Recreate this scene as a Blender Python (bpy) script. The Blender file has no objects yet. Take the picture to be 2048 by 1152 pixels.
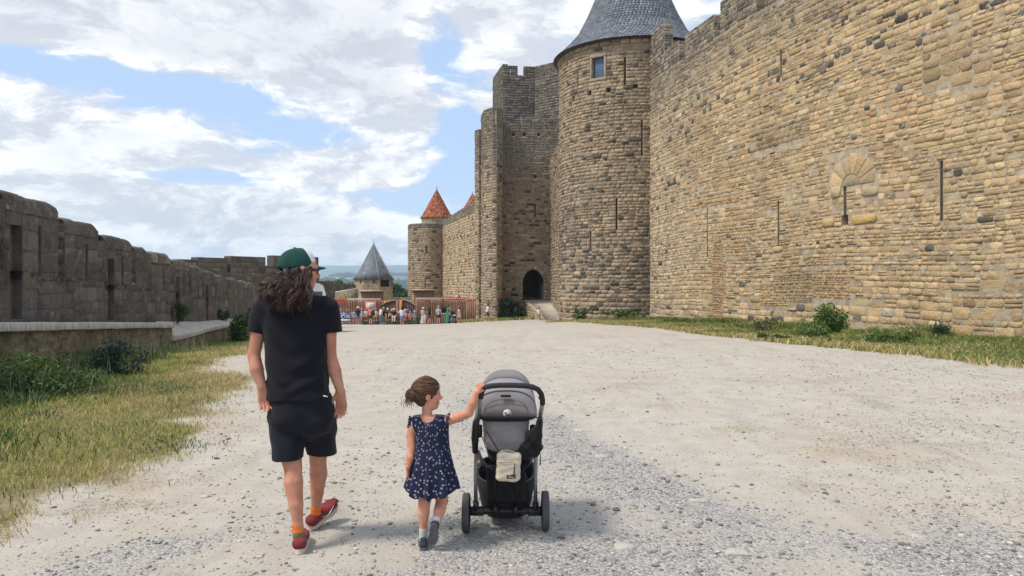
import bpy, math, random
import numpy as np
from mathutils import Vector, Matrix

rng = np.random.default_rng(11)
random.seed(11)
R = math.radians
scene = bpy.context.scene
col = scene.collection

# ------------------------------------------------------------------ camera
FPX, HZ, CX, EYE = 1480.0, 565.0, 1024.0, 1.6     # focal length and horizon in photo pixels, eye height in metres
cam_d = bpy.data.cameras.new('camera')
cam_d.sensor_width = 36.0
cam_d.lens = FPX / 2048 * 36.0
cam_d.shift_y = -(576 - HZ) / 2048
cam_d.clip_start = 0.05
cam_d.clip_end = 60000
cam = bpy.data.objects.new('camera', cam_d)
col.objects.link(cam)
cam.location = (0, 0, EYE)
cam.rotation_euler = (R(90), 0, 0)
scene.camera = cam

# ------------------------------------------------------------------ sun and sky
SUN = Vector((-0.72, -0.30, 1.16)).normalized()      # towards the sun
SUN_EL = math.asin(SUN.z)
SUN_AZ = math.atan2(SUN.x, SUN.y)
sun_d = bpy.data.lights.new('sun', 'SUN')
sun_d.energy = 2.6
sun_d.angle = R(11)
sun_d.color = (1.0, 0.93, 0.83)
sun = bpy.data.objects.new('sun', sun_d)
col.objects.link(sun)
sun.rotation_euler = SUN.to_track_quat('Z', 'Y').to_euler()

scene.view_settings.view_transform = 'Standard'
scene.view_settings.look = 'None'
scene.view_settings.exposure = 0.47
scene.view_settings.gamma = 1.0
scene.view_settings.use_curve_mapping = False
scene.cycles.use_denoising = True
scene.cycles.max_bounces = 6
scene.cycles.diffuse_bounces = 3
scene.cycles.glossy_bounces = 2
scene.cycles.volume_bounces = 1
scene.cycles.transparent_max_bounces = 6


class NB:
    """small node builder"""
    def __init__(self, tree):
        self.t = tree
        tree.nodes.clear()

    def n(self, typ, ins=None, **props):
        nd = self.t.nodes.new(typ)
        for k, v in props.items():
            setattr(nd, k, v)
        for k, v in (ins or {}).items():
            s = nd.inputs[k]
            if isinstance(v, bpy.types.NodeSocket):
                self.t.links.new(v, s)
            elif isinstance(v, bpy.types.Node):
                self.t.links.new(v.outputs[0], s)
            else:
                s.default_value = v
        return nd

    def m(self, op, a, b=0.0, c=0.0, clamp=False):
        return self.n('ShaderNodeMath', {0: a, 1: b, 2: c}, operation=op, use_clamp=clamp).outputs[0]

    def step(self, x, lo, hi, a=0.0, b=1.0):
        return self.n('ShaderNodeMapRange', {0: x, 1: lo, 2: hi, 3: a, 4: b}, interpolation_type='SMOOTHSTEP').outputs[0]

    def mix(self, f, a, b, mode='MIX'):
        nd = self.n('ShaderNodeMix', data_type='RGBA', blend_type=mode)
        for s, v in ((nd.inputs[0], f), (nd.inputs[6], a), (nd.inputs[7], b)):
            if isinstance(v, bpy.types.NodeSocket):
                self.t.links.new(v, s)
            elif isinstance(v, (tuple, list)):
                s.default_value = tuple(v) + ((1.0,) if len(v) == 3 else ())
            else:
                s.default_value = v
        return nd.outputs[2]

    def noise(self, vec, scale, detail=4.0, rough=0.55, out=0, dist=0.0):
        return self.n('ShaderNodeTexNoise', {'Vector': vec, 'Scale': scale, 'Detail': detail, 'Roughness': rough, 'Distortion': dist}).outputs[out]

    def scale(self, vec, s):
        return self.n('ShaderNodeVectorMath', {0: vec, 1: s}, operation='MULTIPLY').outputs[0]


world = bpy.data.worlds.new('World')
scene.world = world
world.use_nodes = True
b = NB(world.node_tree)
sky = b.n('ShaderNodeTexSky', sky_type='NISHITA', sun_disc=False, sun_elevation=SUN_EL, sun_rotation=SUN_AZ,
          altitude=150.0, air_density=1.0, dust_density=0.6, ozone_density=1.5).outputs[0]
dirv = b.n('ShaderNodeTexCoord').outputs['Generated']
sx = b.n('ShaderNodeSeparateXYZ', {0: dirv}).outputs
cdir = b.scale(dirv, (1.0, 1.0, 2.5))
wv = b.n('ShaderNodeTexNoise', {'Vector': cdir, 'Scale': 5.0, 'Detail': 4.0}).outputs['Color']
cdir = b.n('ShaderNodeVectorMath', {0: cdir, 1: b.n('ShaderNodeVectorMath', {0: b.n('ShaderNodeVectorMath', {0: wv, 1: (.5, .5, .5)}, operation='SUBTRACT').outputs[0], 1: (.16, .16, .16)}, operation='MULTIPLY').outputs[0]}, operation='ADD').outputs[0]
n1 = b.noise(cdir, 3.1, 3.0, 0.5)
n2 = b.noise(cdir, 6.5, 12.0, 0.68)
n2s = b.noise(b.n('ShaderNodeVectorMath', {0: cdir, 1: (SUN.x * .035, SUN.y * .035, .06)}, operation='ADD').outputs[0], 6.5, 7.0, 0.68)
az = b.m('ARCTAN2', sx[0], sx[1])
el = b.m('ARCSINE', sx[2])
# the large cloud banks and blue gaps: centre and size in degrees of azimuth and elevation
BANKS = [(-29, 16.8, 18, 4.6, .30), (-16, 21.0, 13, 4.5, .24), (-22.5, 13.4, 6.0, 1.5, -.34), (-32, 14.2, 7.0, 1.2, -.28), (-29, 10.0, 8.0, 2.4, .24),
         (-16.5, 11.2, 4.6, 1.2, -.22), (-13.0, 15.6, 7, 2.4, .26), (-8.5, 12.8, 4.5, 2.5, .22), (-5.6, 17.6, 2.6, 4.0, -.36), (-3.2, 11.0, 2.6, 3.0, -.36),
         (-12, 8.7, 9, 1.6, .22), (-2.6, 20.0, 5.0, 3.2, .30), (-5.0, 8.0, 2.4, 1.3, -.18), (8, 18.0, 7, 5, .25), (-20, 4.6, 24, 2.6, .16), (-2.2, 13.2, 1.0, .7, .25), (-22, 7.5, 5, .6, -.22)]
acc = b.m('ADD', b.m('MULTIPLY', n1, 0.46), b.m('MULTIPLY', n2, 0.60))
for a0, e0, wa, we, wt in BANKS:
    da = b.m('DIVIDE', b.m('SUBTRACT', az, R(a0)), R(wa))
    de = b.m('DIVIDE', b.m('SUBTRACT', el, R(e0)), R(we))
    g = b.m('EXPONENT', b.m('MULTIPLY', b.m('ADD', b.m('MULTIPLY', da, da), b.m('MULTIPLY', de, de)), -1.0))
    acc = b.m('ADD', acc, b.m('MULTIPLY', g, wt * (0.62 if wt > 0 else 0.78)))
mask = b.step(acc, 0.47, 0.585)
thick = b.step(acc, 0.60, 0.86)
relief = b.step(b.m('SUBTRACT', n2, n2s), -0.10, 0.12)
cl_white = b.mix(relief, (5.2, 5.4, 5.95), (8.6, 8.65, 8.7))
cl = b.mix(b.m('MULTIPLY', thick, 0.80), cl_white, b.mix(relief, (4.5, 4.65, 5.2), (5.7, 5.8, 6.2)))
lowhaze = b.step(el, R(-1), R(9), 1.0, 0.0)
skyc = b.mix(0.72, sky, (4.3, 5.7, 8.0))
skyc = b.mix(b.m('MULTIPLY', lowhaze, 0.6), skyc, (5.6, 6.4, 7.4))
mixc = b.mix(b.m('MULTIPLY', mask, .97), skyc, cl)
bg = b.n('ShaderNodeBackground', {'Color': mixc, 'Strength': 0.10})
b.n('ShaderNodeOutputWorld', {'Surface': bg.outputs[0]})


# ------------------------------------------------------------------ helpers
def W(px, py, d):
    """photo pixel at depth d -> world point"""
    return np.array([(px - CX) / FPX * d, d, EYE - (py - HZ) / FPX * d])


def Wv(px, py, d):
    return Vector(W(px, py, d))


def mesh(name, V, F, mats=(), col_f=None, smooth=False, midx=None):
    """V (n,3); F an (m,k) array or a list of (m,k) arrays or a list of index lists"""
    me = bpy.data.meshes.new(name)
    V = np.asarray(V, dtype=np.float32).reshape(-1, 3)
    if isinstance(F, np.ndarray):
        F = [F]
    if len(F) and isinstance(F[0], np.ndarray) and F[0].ndim == 2:
        loops = np.concatenate([f.reshape(-1) for f in F]).astype(np.int32)
        tot = np.concatenate([np.full(len(f), f.shape[1], np.int32) for f in F])
    else:
        loops = np.array([i for f in F for i in f], dtype=np.int32)
        tot = np.array([len(f) for f in F], dtype=np.int32)
    start = np.concatenate([[0], np.cumsum(tot)[:-1]]).astype(np.int32)
    me.vertices.add(len(V))
    me.vertices.foreach_set('co', V.ravel())
    me.loops.add(len(loops))
    me.loops.foreach_set('vertex_index', loops)
    me.polygons.add(len(tot))
    me.polygons.foreach_set('loop_start', start)
    me.polygons.foreach_set('loop_total', tot)
    if smooth:
        me.polygons.foreach_set('use_smooth', np.ones(len(tot), bool))
    for m in (mats if isinstance(mats, (list, tuple)) else (mats,)):
        me.materials.append(m)
    if midx is not None:
        me.polygons.foreach_set('material_index', np.asarray(midx, np.int32))
    if col_f is not None:
        c = np.ones((len(tot), 4), np.float32)
        c[:, :3] = col_f
        at = me.attributes.new('col', 'FLOAT_COLOR', 'FACE')
        at.data.foreach_set('color', c.ravel())
    me.update(calc_edges=True)
    return me


ORG = {}


def tag(o, label=None, cat=None, group=None, kind=None):
    for k, v in (('label', label), ('category', cat), ('group', group), ('kind', kind)):
        if v:
            o[k] = v
    return o


def thing(name, loc, label, cat, group=None):
    o = bpy.data.objects.new(name, None)
    o.empty_display_size = 0.2
    col.objects.link(o)
    o.location = loc
    ORG[o.name] = np.array(loc, float)
    return tag(o, label, cat, group)


def obj(name, me, parent=None, recentre=True):
    """link a mesh whose coordinates are in world space; its origin goes to the base of its box"""
    n = len(me.vertices)
    c = np.zeros(3)
    if recentre and n:
        co = np.empty(n * 3, np.float32)
        me.vertices.foreach_get('co', co)
        co = co.reshape(-1, 3)
        lo, hi = co.min(0), co.max(0)
        c = np.array([(lo[0] + hi[0]) / 2, (lo[1] + hi[1]) / 2, lo[2]], float)
        me.vertices.foreach_set('co', (co - c).astype(np.float32).ravel())
    o = bpy.data.objects.new(name, me)
    col.objects.link(o)
    base = ORG[parent.name] if parent is not None else np.zeros(3)
    o.parent = parent
    o.location = c - base
    ORG[o.name] = c
    return o


class MB:
    """collects primitive shapes into one mesh"""
    def __init__(self):
        self.V, self.F, self.M, self.n, self.mi, self.sm = [], [], [], 0, 0, []

    def add(self, V, F):
        V = np.asarray(V, float).reshape(-1, 3)
        self.V.append(V)
        for f in F:
            self.F.append([int(i) + self.n for i in f])
            self.M.append(self.mi)
        self.n += len(V)
        return self

    def box(self, c, s, rz=0.0, ax=None):
        c = np.asarray(c, float)
        h = np.asarray(s, float) / 2
        P = np.array([[x, y, z] for z in (-1, 1) for y in (-1, 1) for x in (-1, 1)], float) * h
        if ax is not None:
            P = P @ np.asarray(ax, float)
        elif rz:
            cs, sn = math.cos(rz), math.sin(rz)
            P = P @ np.array([[cs, sn, 0], [-sn, cs, 0], [0, 0, 1]])
        return self.add(P + c, [(0, 2, 3, 1), (4, 5, 7, 6), (0, 1, 5, 4), (2, 6, 7, 3), (0, 4, 6, 2), (1, 3, 7, 5)])

    def tube(self, pts, rad, seg=8, cap=True, closed=False, flat=1.0, up=(0, 0, 1)):
        pts = [Vector(p) for p in pts]
        n = len(pts)
        rads = rad if isinstance(rad, (list, tuple, np.ndarray)) else [rad] * n
        V = []
        prev = None
        for i, p in enumerate(pts):
            if closed:
                t = (pts[(i + 1) % n] - pts[i - 1]).normalized()
            else:
                t = (pts[min(i + 1, n - 1)] - pts[max(i - 1, 0)]).normalized()
            if prev is None:
                a = Vector(up)
                if abs(a.dot(t)) > 0.95:
                    a = Vector((1, 0, 0))
                x = a.cross(t).normalized()
            else:
                x = (prev - t * prev.dot(t)).normalized()
            prev = x
            y = t.cross(x)
            for k in range(seg):
                an = 2 * math.pi * k / seg
                V.append(p + (x * math.cos(an) + y * math.sin(an) * flat) * rads[i])
        F = []
        rng_i = range(n if closed else n - 1)
        for i in rng_i:
            j = (i + 1) % n
            for k in range(seg):
                k2 = (k + 1) % seg
                F.append((i * seg + k, i * seg + k2, j * seg + k2, j * seg + k))
        if cap and not closed:
            F.append(tuple(range(seg - 1, -1, -1)))
            F.append(tuple((n - 1) * seg + k for k in range(seg)))
        return self.add([tuple(v) for v in V], F)

    def lathe(self, prof, c=(0, 0, 0), axis='z', seg=16, ang=(0, 2 * math.pi)):
        """prof: (radius, height) pairs"""
        full = abs(ang[1] - ang[0] - 2 * math.pi) < 1e-6
        m = seg if full else seg + 1
        V, F = [], []
        for r, h in prof:
            for k in range(m):
                a = ang[0] + (ang[1] - ang[0]) * k / seg
                p = (r * math.cos(a), r * math.sin(a), h)
                if axis == 'x':
                    p = (p[2], p[0], p[1])
                elif axis == 'y':
                    p = (p[0], p[2], p[1])
                V.append((p[0] + c[0], p[1] + c[1], p[2] + c[2]))
        for i in range(len(prof) - 1):
            for k in range(seg):
                k2 = (k + 1) % m
                F.append((i * m + k, i * m + k2, (i + 1) * m + k2, (i + 1) * m + k))
        return self.add(V, F)

    def prism(self, poly, z0, z1):
        n = len(poly)
        V = [(x, y, z0) for x, y in poly] + [(x, y, z1) for x, y in poly]
        F = [(i, (i + 1) % n, n + (i + 1) % n, n + i) for i in range(n)] + [tuple(range(n - 1, -1, -1)), tuple(range(n, 2 * n))]
        return self.add(V, F)

    def extrude(self, P, off):
        """planar outline P (n,3) extruded by vector off"""
        P = np.asarray(P, float)
        n = len(P)
        V = np.concatenate([P, P + np.asarray(off, float)])
        F = [(i, (i + 1) % n, n + (i + 1) % n, n + i) for i in range(n)] + [tuple(range(n - 1, -1, -1)), tuple(range(n, 2 * n))]
        return self.add(V, F)

    def build(self, name, mats, parent=None, smooth=False, bevel=0.0, bseg=2, col_f=None):
        V = np.concatenate(self.V)
        me = mesh(name, V, self.F, mats, smooth=smooth, midx=self.M, col_f=col_f)
        o = obj(name, me, parent)
        if bevel:
            md = o.modifiers.new('bevel', 'BEVEL')
            md.width = bevel
            md.segments = bseg
            md.limit_method = 'ANGLE'
        return o


# ------------------------------------------------------------------ materials
def material(name):
    m = bpy.data.materials.new(name)
    m.use_nodes = True
    return m, NB(m.node_tree)


def principled(b, colr, rough=0.8, spec=0.3, bump=None, bdist=0.02, bstr=0.6, **extra):
    ins = {'Base Color': colr, 'Roughness': rough, 'Specular IOR Level': spec}
    ins.update(extra)
    if bump is not None:
        bm = b.n('ShaderNodeBump', {'Strength': bstr, 'Distance': bdist, 'Height': bump})
        ins['Normal'] = bm.outputs[0]
    p = b.n('ShaderNodeBsdfPrincipled', ins)
    b.n('ShaderNodeOutputMaterial', {'Surface': p.outputs[0]})
    return p


def plain(name, c, rough=0.6, spec=0.4, metal=0.0, var=0.12, vs=14.0, bstr=0.0, bscale=120.0, bdist=0.002, **extra):
    m, b = material(name)
    pos = b.n('ShaderNodeTexCoord').outputs['Object']
    nz = b.noise(pos, vs, 5.0)
    f = b.step(nz, 0.25, 0.75)
    lo = tuple(x * (1 - var) for x in c)
    hi = tuple(min(1, x * (1 + var)) for x in c)
    kw = dict(extra)
    bump = b.noise(pos, bscale, 3.0) if bstr else None
    principled(b, b.mix(f, lo, hi), rough, spec, bump, bdist, bstr or 0.5, Metallic=metal, **kw)
    return m


def masonry_mat(name, lichen=0.0, bstr=0.8, pale=0.5):
    """stone whose base tone is stored per stone; adds grain, pitting, pale bloom and dark crust patches"""
    m, b = material(name)
    pos = b.n('ShaderNodeNewGeometry').outputs['Position']
    c = b.n('ShaderNodeAttribute', attribute_name='col').outputs['Color']
    n_f = b.noise(pos, 26.0, 6.0, 0.65)
    n_m = b.noise(pos, 5.0, 5.0, 0.6)
    n_l = b.noise(pos, 0.55, 4.0, 0.6)
    c = b.mix(b.step(n_f, 0.25, 0.75), b.mix(0.75, c, (0.62, 0.62, 0.62), 'MULTIPLY'), b.mix(1.0, c, (1.18, 1.16, 1.12), 'MULTIPLY'))
    c = b.mix(b.m('MULTIPLY', b.step(n_m, 0.55, 0.75), 0.35), c, (0.50, 0.405, 0.265))
    c = b.mix(b.m('MULTIPLY', b.step(b.noise(pos, 42.0, 3.0, .7), 0.60, 0.68), 0.55), c, (0.13, 0.10, 0.07))
    c = b.mix(b.m('MULTIPLY', b.step(n_l, 0.5, 0.72), 0.30), c, (0.20, 0.165, 0.125))
    if lichen:
        crust = b.m('MULTIPLY', b.step(b.noise(pos, 1.6, 7.0, 0.7), 0.47, 0.62), lichen)
        c = b.mix(crust, c, (0.060, 0.055, 0.050))
        c = b.mix(b.m('MULTIPLY', b.step(b.noise(pos, 9.0, 5.0, 0.7), 0.63 - .08 * (pale > .6), 0.7), pale * lichen), c, (0.40, 0.39, 0.36))
    if pale > .6:
        st = b.m('MULTIPLY', b.step(b.noise(b.scale(pos, (6.0, 6.0, .8)), 1.3, 6.0, .7), .52, .66), .50)
        c = b.mix(st, c, (0.055, 0.050, 0.048))
        st2 = b.m('MULTIPLY', b.step(b.noise(b.scale(pos, (9.0, 9.0, 3.0)), 1.2, 7.0, .75), .60, .68), .42 * pale)
        c = b.mix(st2, c, (0.44, 0.43, 0.41))
        c = b.mix(b.m('MULTIPLY', b.step(b.noise(pos, .9, 5., .65), .52, .68), .22), c, (0.24, 0.18, 0.125))
    hgt = b.m('ADD', b.m('MULTIPLY', n_f, 0.5), b.m('MULTIPLY', b.noise(pos, 7.0, 4.0), 1.0))
    principled(b, c, 0.92, 0.15, hgt, 0.06, bstr)
    return m


def mortar_mat(name, c=(0.44, 0.365, 0.265)):
    m, b = material(name)
    pos = b.n('ShaderNodeNewGeometry').outputs['Position']
    nz = b.noise(pos, 3.0, 6.0, 0.65)
    nl = b.noise(pos, 0.6, 4.0, 0.6)
    cc = b.mix(b.step(nz, 0.3, 0.7), tuple(x * 0.7 for x in c), tuple(min(1, x * 1.2) for x in c))
    cc = b.mix(b.m('MULTIPLY', b.step(nl, 0.5, 0.7), 0.4), cc, (0.19, 0.16, 0.12))
    principled(b, cc, 0.95, 0.1, b.noise(pos, 18.0, 6.0, 0.7), 0.04, 0.8)
    return m


M_STONE = masonry_mat('ochre_stone', 0.10, 1.0)
M_GREY = masonry_mat('weathered_stone', 0.30)
M_DARK = masonry_mat('blackened_stone', 0.60, .9)
M_CAPST = masonry_mat('lichened_capping', 0.60, .9, 1.1)
M_MORTAR = mortar_mat('lime_mortar')
M_MORTAR_G = mortar_mat('grey_mortar', (0.36, 0.30, 0.22))
M_MORTAR_D = mortar_mat('dark_mortar', (0.135, 0.12, 0.105))
# ------------------------------------------------------------------ ground
CP = np.array([
    (0, 0, 0), (-6, 2, 0), (6, 2, 0), (-4, 8, 0), (5, 8, 0), (0, 12, 0), (-12, 0, 0.05), (14, 5, 0), (20, 5, 0), (0, -8, 0), (-14, -8, 0), (16, -8, 0),
    (0, 20, 0.0), (0, 30, -.33), (-1, 45, -1.04), (-1, 60, -1.85), (-8, 72, -2.45), (-14, 72, -2.5), (-20, 72, -2.6), (-5, 80, -2.75), (-15, 85, -2.9),
    (-2.3, 70, -2.09), (2.2, 70, -1.98), (4, 78, -2.0), (9.76, 14.1, -.05), (16.5, 24, -.27), (9.1, 17.3, -.1), (8, 20.7, -.15), (7.2, 24.9, -.25),
    (6.3, 33.7, -.45), (9.2, 49, -.85), (4, 52, -1.15), (3, 59, -1.6), (12, 36, -.55), (24, 24, -.2), (24, 50, -.8), (24, 80, -1.5),
    (-9, 14, -.1), (-8.9, 8, 0), (-7, 20, -.2), (-9, 24, -.5), (-12.2, 30, -.93), (-13.6, 38, -1.3), (-17, 50, -1.75), (-24, 20, -.6), (-28, 50, -1.9)], float)


def _tps():
    P = CP[:, :2]
    n = len(P)
    d = np.linalg.norm(P[:, None] - P[None], axis=2)
    K = np.where(d > 0, d * d * np.log(np.maximum(d, 1e-9)), 0) + np.eye(n) * 0.5
    A = np.zeros((n + 3, n + 3))
    A[:n, :n] = K
    A[:n, n] = 1
    A[:n, n + 1:] = P
    A[n, :n] = 1
    A[n + 1:, :n] = P.T
    return np.linalg.solve(A, np.concatenate([CP[:, 2], np.zeros(3)]))


TPS_W = _tps()


def vnoise(x, y, s, seed=0):
    """smooth value noise on a lattice, about -1..1"""
    x = np.asarray(x, float) * s
    y = np.asarray(y, float) * s
    xi, yi = np.floor(x).astype(np.int64), np.floor(y).astype(np.int64)
    fx, fy = x - xi, y - yi
    fx, fy = fx * fx * (3 - 2 * fx), fy * fy * (3 - 2 * fy)

    def h(a, c):
        v = (a * 374761393 + c * 668265263 + seed * 974711) & 0x7fffffff
        v = ((v ^ (v >> 13)) * 1274126177) & 0x7fffffff
        return ((v ^ (v >> 16)) & 0xffff) / 32767.5 - 1
    return (h(xi, yi) * (1 - fx) + h(xi + 1, yi) * fx) * (1 - fy) + (h(xi, yi + 1) * (1 - fx) + h(xi + 1, yi + 1) * fx) * fy


def fbm(x, y, s, seed=0, o=4):
    return sum(vnoise(x, y, s * 2 ** k, seed + k * 17) * 0.5 ** k for k in range(o)) / 1.9


def sstep(x, a, c):
    t = np.clip((np.asarray(x, float) - a) / (c - a), 0, 1)
    return t * t * (3 - 2 * t)


def zg(x, y):
    x, y = np.broadcast_arrays(np.asarray(x, float), np.asarray(y, float))
    xc, yc = np.clip(x, -26, 24), np.clip(y, -8, 88)
    q = np.stack([xc.ravel(), yc.ravel()], 1)
    out = np.empty(len(q))
    for s in range(0, len(q), 20000):
        qq = q[s:s + 20000]
        d2 = ((qq[:, None] - CP[None, :, :2]) ** 2).sum(2)
        U = 0.5 * d2 * np.log(np.maximum(d2, 1e-12))
        out[s:s + 20000] = U @ TPS_W[:-3] + TPS_W[-3] + qq @ TPS_W[-2:]
    z = out.reshape(x.shape)
    near = np.exp(-((np.hypot(x, y - 7)) / 14) ** 2)
    z = z + near * (0.022 * vnoise(x, y, 0.9, 3) + 0.010 * vnoise(x, y, 2.7, 5)) * sstep(y, 1, 3)
    # the mound falls away to the river plain beyond the outer wall
    r = np.maximum(np.maximum(y - 108, np.abs(x + 2) - 45), 0)
    for rc, rw in ((-1.25, .22), (.55, .22), (2.9, .28), (4.8, .28)):      # wheel tracks worn along the drive
        cx_ = rc + .10 * y * (rc > 2) + .25 * np.sin(y * .22 + rc)
        z = z - .020 * np.exp(-((x - cx_) / rw) ** 2) * sstep(y, 4, 9) * sstep(40 - y, 0, 12)
    z = z - 52 * sstep(r, 0, 190) - 8 * sstep(r, 190, 2500)
    return z


_glx = np.array([(-2, -3.0), (3.5, -3.0), (4.5, -3.12), (5.2, -3.3), (5.9, -3.15), (6.4, -3.3), (6.9, -2.85), (7.3, -2.75), (7.6, -3.05), (8.5, -3.55), (10, -3.75),
                 (11.5, -4.0), (12.5, -4.3), (13.4, -5.4), (14.6, -5.9), (15.8, -6.3), (17.5, -6.1), (20, -7.0), (30, -10.3), (40, -13.4), (60, -20)])
_grx = np.array([(0, 13), (10, 10.6), (14.1, 9.76), (17.35, 9.1), (20.7, 8.06), (24.9, 7.2), (33.7, 6.2), (45, 4.4), (59, 2.9), (64, 3.2), (66, 30)])


def grass_cover(x, y):
    wob = 0.38 * fbm(x, y, 0.8, 21) + 0.34 * fbm(x, y, 3.2, 22, 3)
    left = sstep(np.interp(y, _glx[:, 0], _glx[:, 1]) - x + wob, -0.22, 0.55)
    right = sstep(x - np.interp(y, _grx[:, 0], _grx[:, 1]) + wob * 1.6, -0.15, 0.5)
    return np.clip(left + right, 0, 1)


def gravel_cover(x, y):
    """the loose grey gravel that runs from the pushchair to the lower right of the track"""
    w = fbm(x, y, 0.55, 31) * 0.8
    bx = np.interp(y, [2.5, 4.0, 5.4, 6.5, 8.8, 11, 15], [4.2, 2.8, 1.55, 1.1, 0.5, -0.2, -0.6])
    bx = np.where(y > 15, -.6 - .055 * (y - 15), bx)
    lo = np.interp(y, [2, 8, 11, 15, 30], [-.9, -.9, -1.5, -2.6, -4.5])
    m = sstep(bx - x + w, -0.25, 0.35) * sstep(x - lo + w * 1.3, -0.2, 0.9) * (.45 + .55 * sstep(13.5 - y, 0, 5)) * sstep(34 - y, 0, 10)
    edge = np.exp(-((x - bx + 0.15 + w * .5) / 0.42) ** 2) * sstep(10.5 - y, 0, 2)
    p2 = 0.6 * sstep(fbm(x, y, 0.7, 35), 0.08, 0.4) * sstep(6.5 - y, 0, 2.0) * sstep(x + 3.0, 0, .6)
    return np.clip((0.62 * m + 0.5 * edge) * (0.75 + .5 * fbm(x, y, 1.6, 37)) + p2, 0, 1)


def axis(fine, coarse_to, step0, grow):
    lo, hi = fine
    a = list(np.arange(lo, hi, step0))
    s = step0
    v = hi
    while v < coarse_to[1]:
        a.append(v)
        s *= grow
        v += s
    a.append(coarse_to[1])
    s = step0
    v = lo - step0
    L = []
    while v > coarse_to[0]:
        L.append(v)
        s *= grow
        v -= s
    L.append(coarse_to[0])
    return np.array(L[::-1] + a)


gx = axis((-9.0, 9.0), (-16000, 16000), 0.10, 1.06)
gy = axis((2.0, 16.0), (-300, 17000), 0.10, 1.045)
XX, YY = np.meshgrid(gx, gy, indexing='ij')
ZZ = zg(XX, YY)
nx_, ny_ = XX.shape
idx = np.arange(nx_ * ny_).reshape(nx_, ny_)
Fq = np.stack([idx[:-1, :-1], idx[1:, :-1], idx[1:, 1:], idx[:-1, 1:]], -1).reshape(-1, 4)

mg, b = material('limestone_track')
pos = b.n('ShaderNodeNewGeometry').outputs['Position']
ga = b.n('ShaderNodeAttribute', attribute_name='cover').outputs['Vector']
gs = b.n('ShaderNodeSeparateXYZ', {0: ga}).outputs
n_big = b.noise(pos, 0.45, 5.0, 0.6)
n_mid = b.noise(pos, 3.2, 6.0, 0.62)
n_fin = b.noise(pos, 38.0, 5.0, 0.7)
n_spk = b.noise(pos, 120.0, 2.0, 0.6)
dust = b.mix(b.step(n_mid, 0.25, 0.75), (0.385, 0.348, 0.295), (0.475, 0.436, 0.378))
dust = b.mix(b.m('MULTIPLY', b.step(n_big, 0.5, 0.7), 0.55), dust, (0.41, 0.325, 0.235))
straw = b.m('MULTIPLY', b.step(b.noise(b.scale(pos, (0.8, 1.6, 1.0)), 0.8, 6.0, 0.7), 0.60, 0.72), 0.4)
dust = b.mix(straw, dust, (0.43, 0.32, 0.17))
speck = b.step(n_fin, 0.56, 0.70)
dust = b.mix(b.m('MULTIPLY', speck, 0.45), dust, (0.22, 0.195, 0.165))
pit = b.n('ShaderNodeTexVoronoi', {'Vector': b.scale(pos, (1.0, 1.0, 0.2)), 'Scale': 21.0, 'Randomness': 1.0})
pitc = b.n('ShaderNodeSeparateColor', {0: pit.outputs['Color']}).outputs
pm = b.m('MULTIPLY', b.step(pit.outputs['Distance'], 0.24, 0.15), b.step(pitc[0], 0.62, 0.66))
dust = b.mix(b.m('MULTIPLY', pm, b.step(n_mid, 0.40, 0.6, 0.1, 0.75)), dust, (0.17, 0.155, 0.135))  # dark dots in the colour imitate the small shadows of pits
vor = b.n('ShaderNodeTexVoronoi', {'Vector': pos, 'Scale': 48.0, 'Randomness': 1.0})
vor2 = b.n('ShaderNodeTexVoronoi', {'Vector': pos, 'Scale': 100.0, 'Randomness': 1.0})
vs_ = b.n('ShaderNodeSeparateColor', {0: vor.outputs['Color']}).outputs
grav = b.mix(b.step(vs_[0], 0.1, 0.9), (0.25, 0.24, 0.23), (0.47, 0.45, 0.425))
grav = b.mix(b.m('MULTIPLY', b.step(n_spk, 0.45, 0.7), 0.4), grav, (0.48, 0.455, 0.42))
gmask = b.step(b.m('ADD', gs[1], b.m('MULTIPLY', b.m('SUBTRACT', n_mid, 0.5), 1.3)), 0.10, 0.85)
track = b.mix(b.m('MULTIPLY', gmask, 0.85), dust, grav)
rut = b.m('MULTIPLY', b.step(b.noise(b.scale(pos, (2.2, .22, 1.0)), 1.4, 5.0, .6), .50, .68), .40)
dust = b.mix(rut, dust, (0.49, 0.44, 0.37))
dust = b.mix(b.m('MULTIPLY', b.step(b.noise(b.scale(pos, (1.6, .3, 1.0)), 1.1, 6.0, .68), .55, .72), .50), dust, (0.26, 0.225, 0.18))
track = b.mix(b.m('MULTIPLY', gmask, 0.85), dust, grav)
soil = b.mix(b.step(n_fin, 0.3, 0.7), (0.17, 0.13, 0.075), (0.30, 0.235, 0.135))
soil = b.mix(b.step(n_mid, 0.4, 0.65), soil, (0.16, 0.155, 0.06))
c = b.mix(b.step(b.m('ADD', gs[0], b.m('MULTIPLY', b.m('SUBTRACT', n_fin, 0.5), 1.6)), 0.30, 0.95), track, soil)
fieldn = b.n('ShaderNodeTexVoronoi', {'Vector': pos, 'Scale': 0.0022, 'Randomness': 1.0})
fc = b.n('ShaderNodeSeparateColor', {0: fieldn.outputs['Color']}).outputs
fields = b.mix(b.step(fc[0], 0.55, 0.75), (0.085, 0.115, 0.075), (0.38, 0.35, 0.25))
c = b.mix(b.step(gs[2], 0.2, 0.8), c, fields)
hgt = b.m('ADD', b.m('MULTIPLY', n_fin, 0.5), b.m('MULTIPLY', b.m('SUBTRACT', 1.0, vor.outputs['Distance']), b.m('ADD', 0.15, b.m('MULTIPLY', gmask, 0.9))))
principled(b, c, 0.95, 0.12, hgt, 0.022, 0.85)
me = mesh('ground', np.stack([XX, YY, ZZ], -1).reshape(-1, 3), Fq, mg, smooth=True)
cov = np.zeros((nx_ * ny_, 3), np.float32)
cov[:, 0] = grass_cover(XX, YY).ravel()
cov[:, 1] = gravel_cover(XX, YY).ravel()
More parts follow.
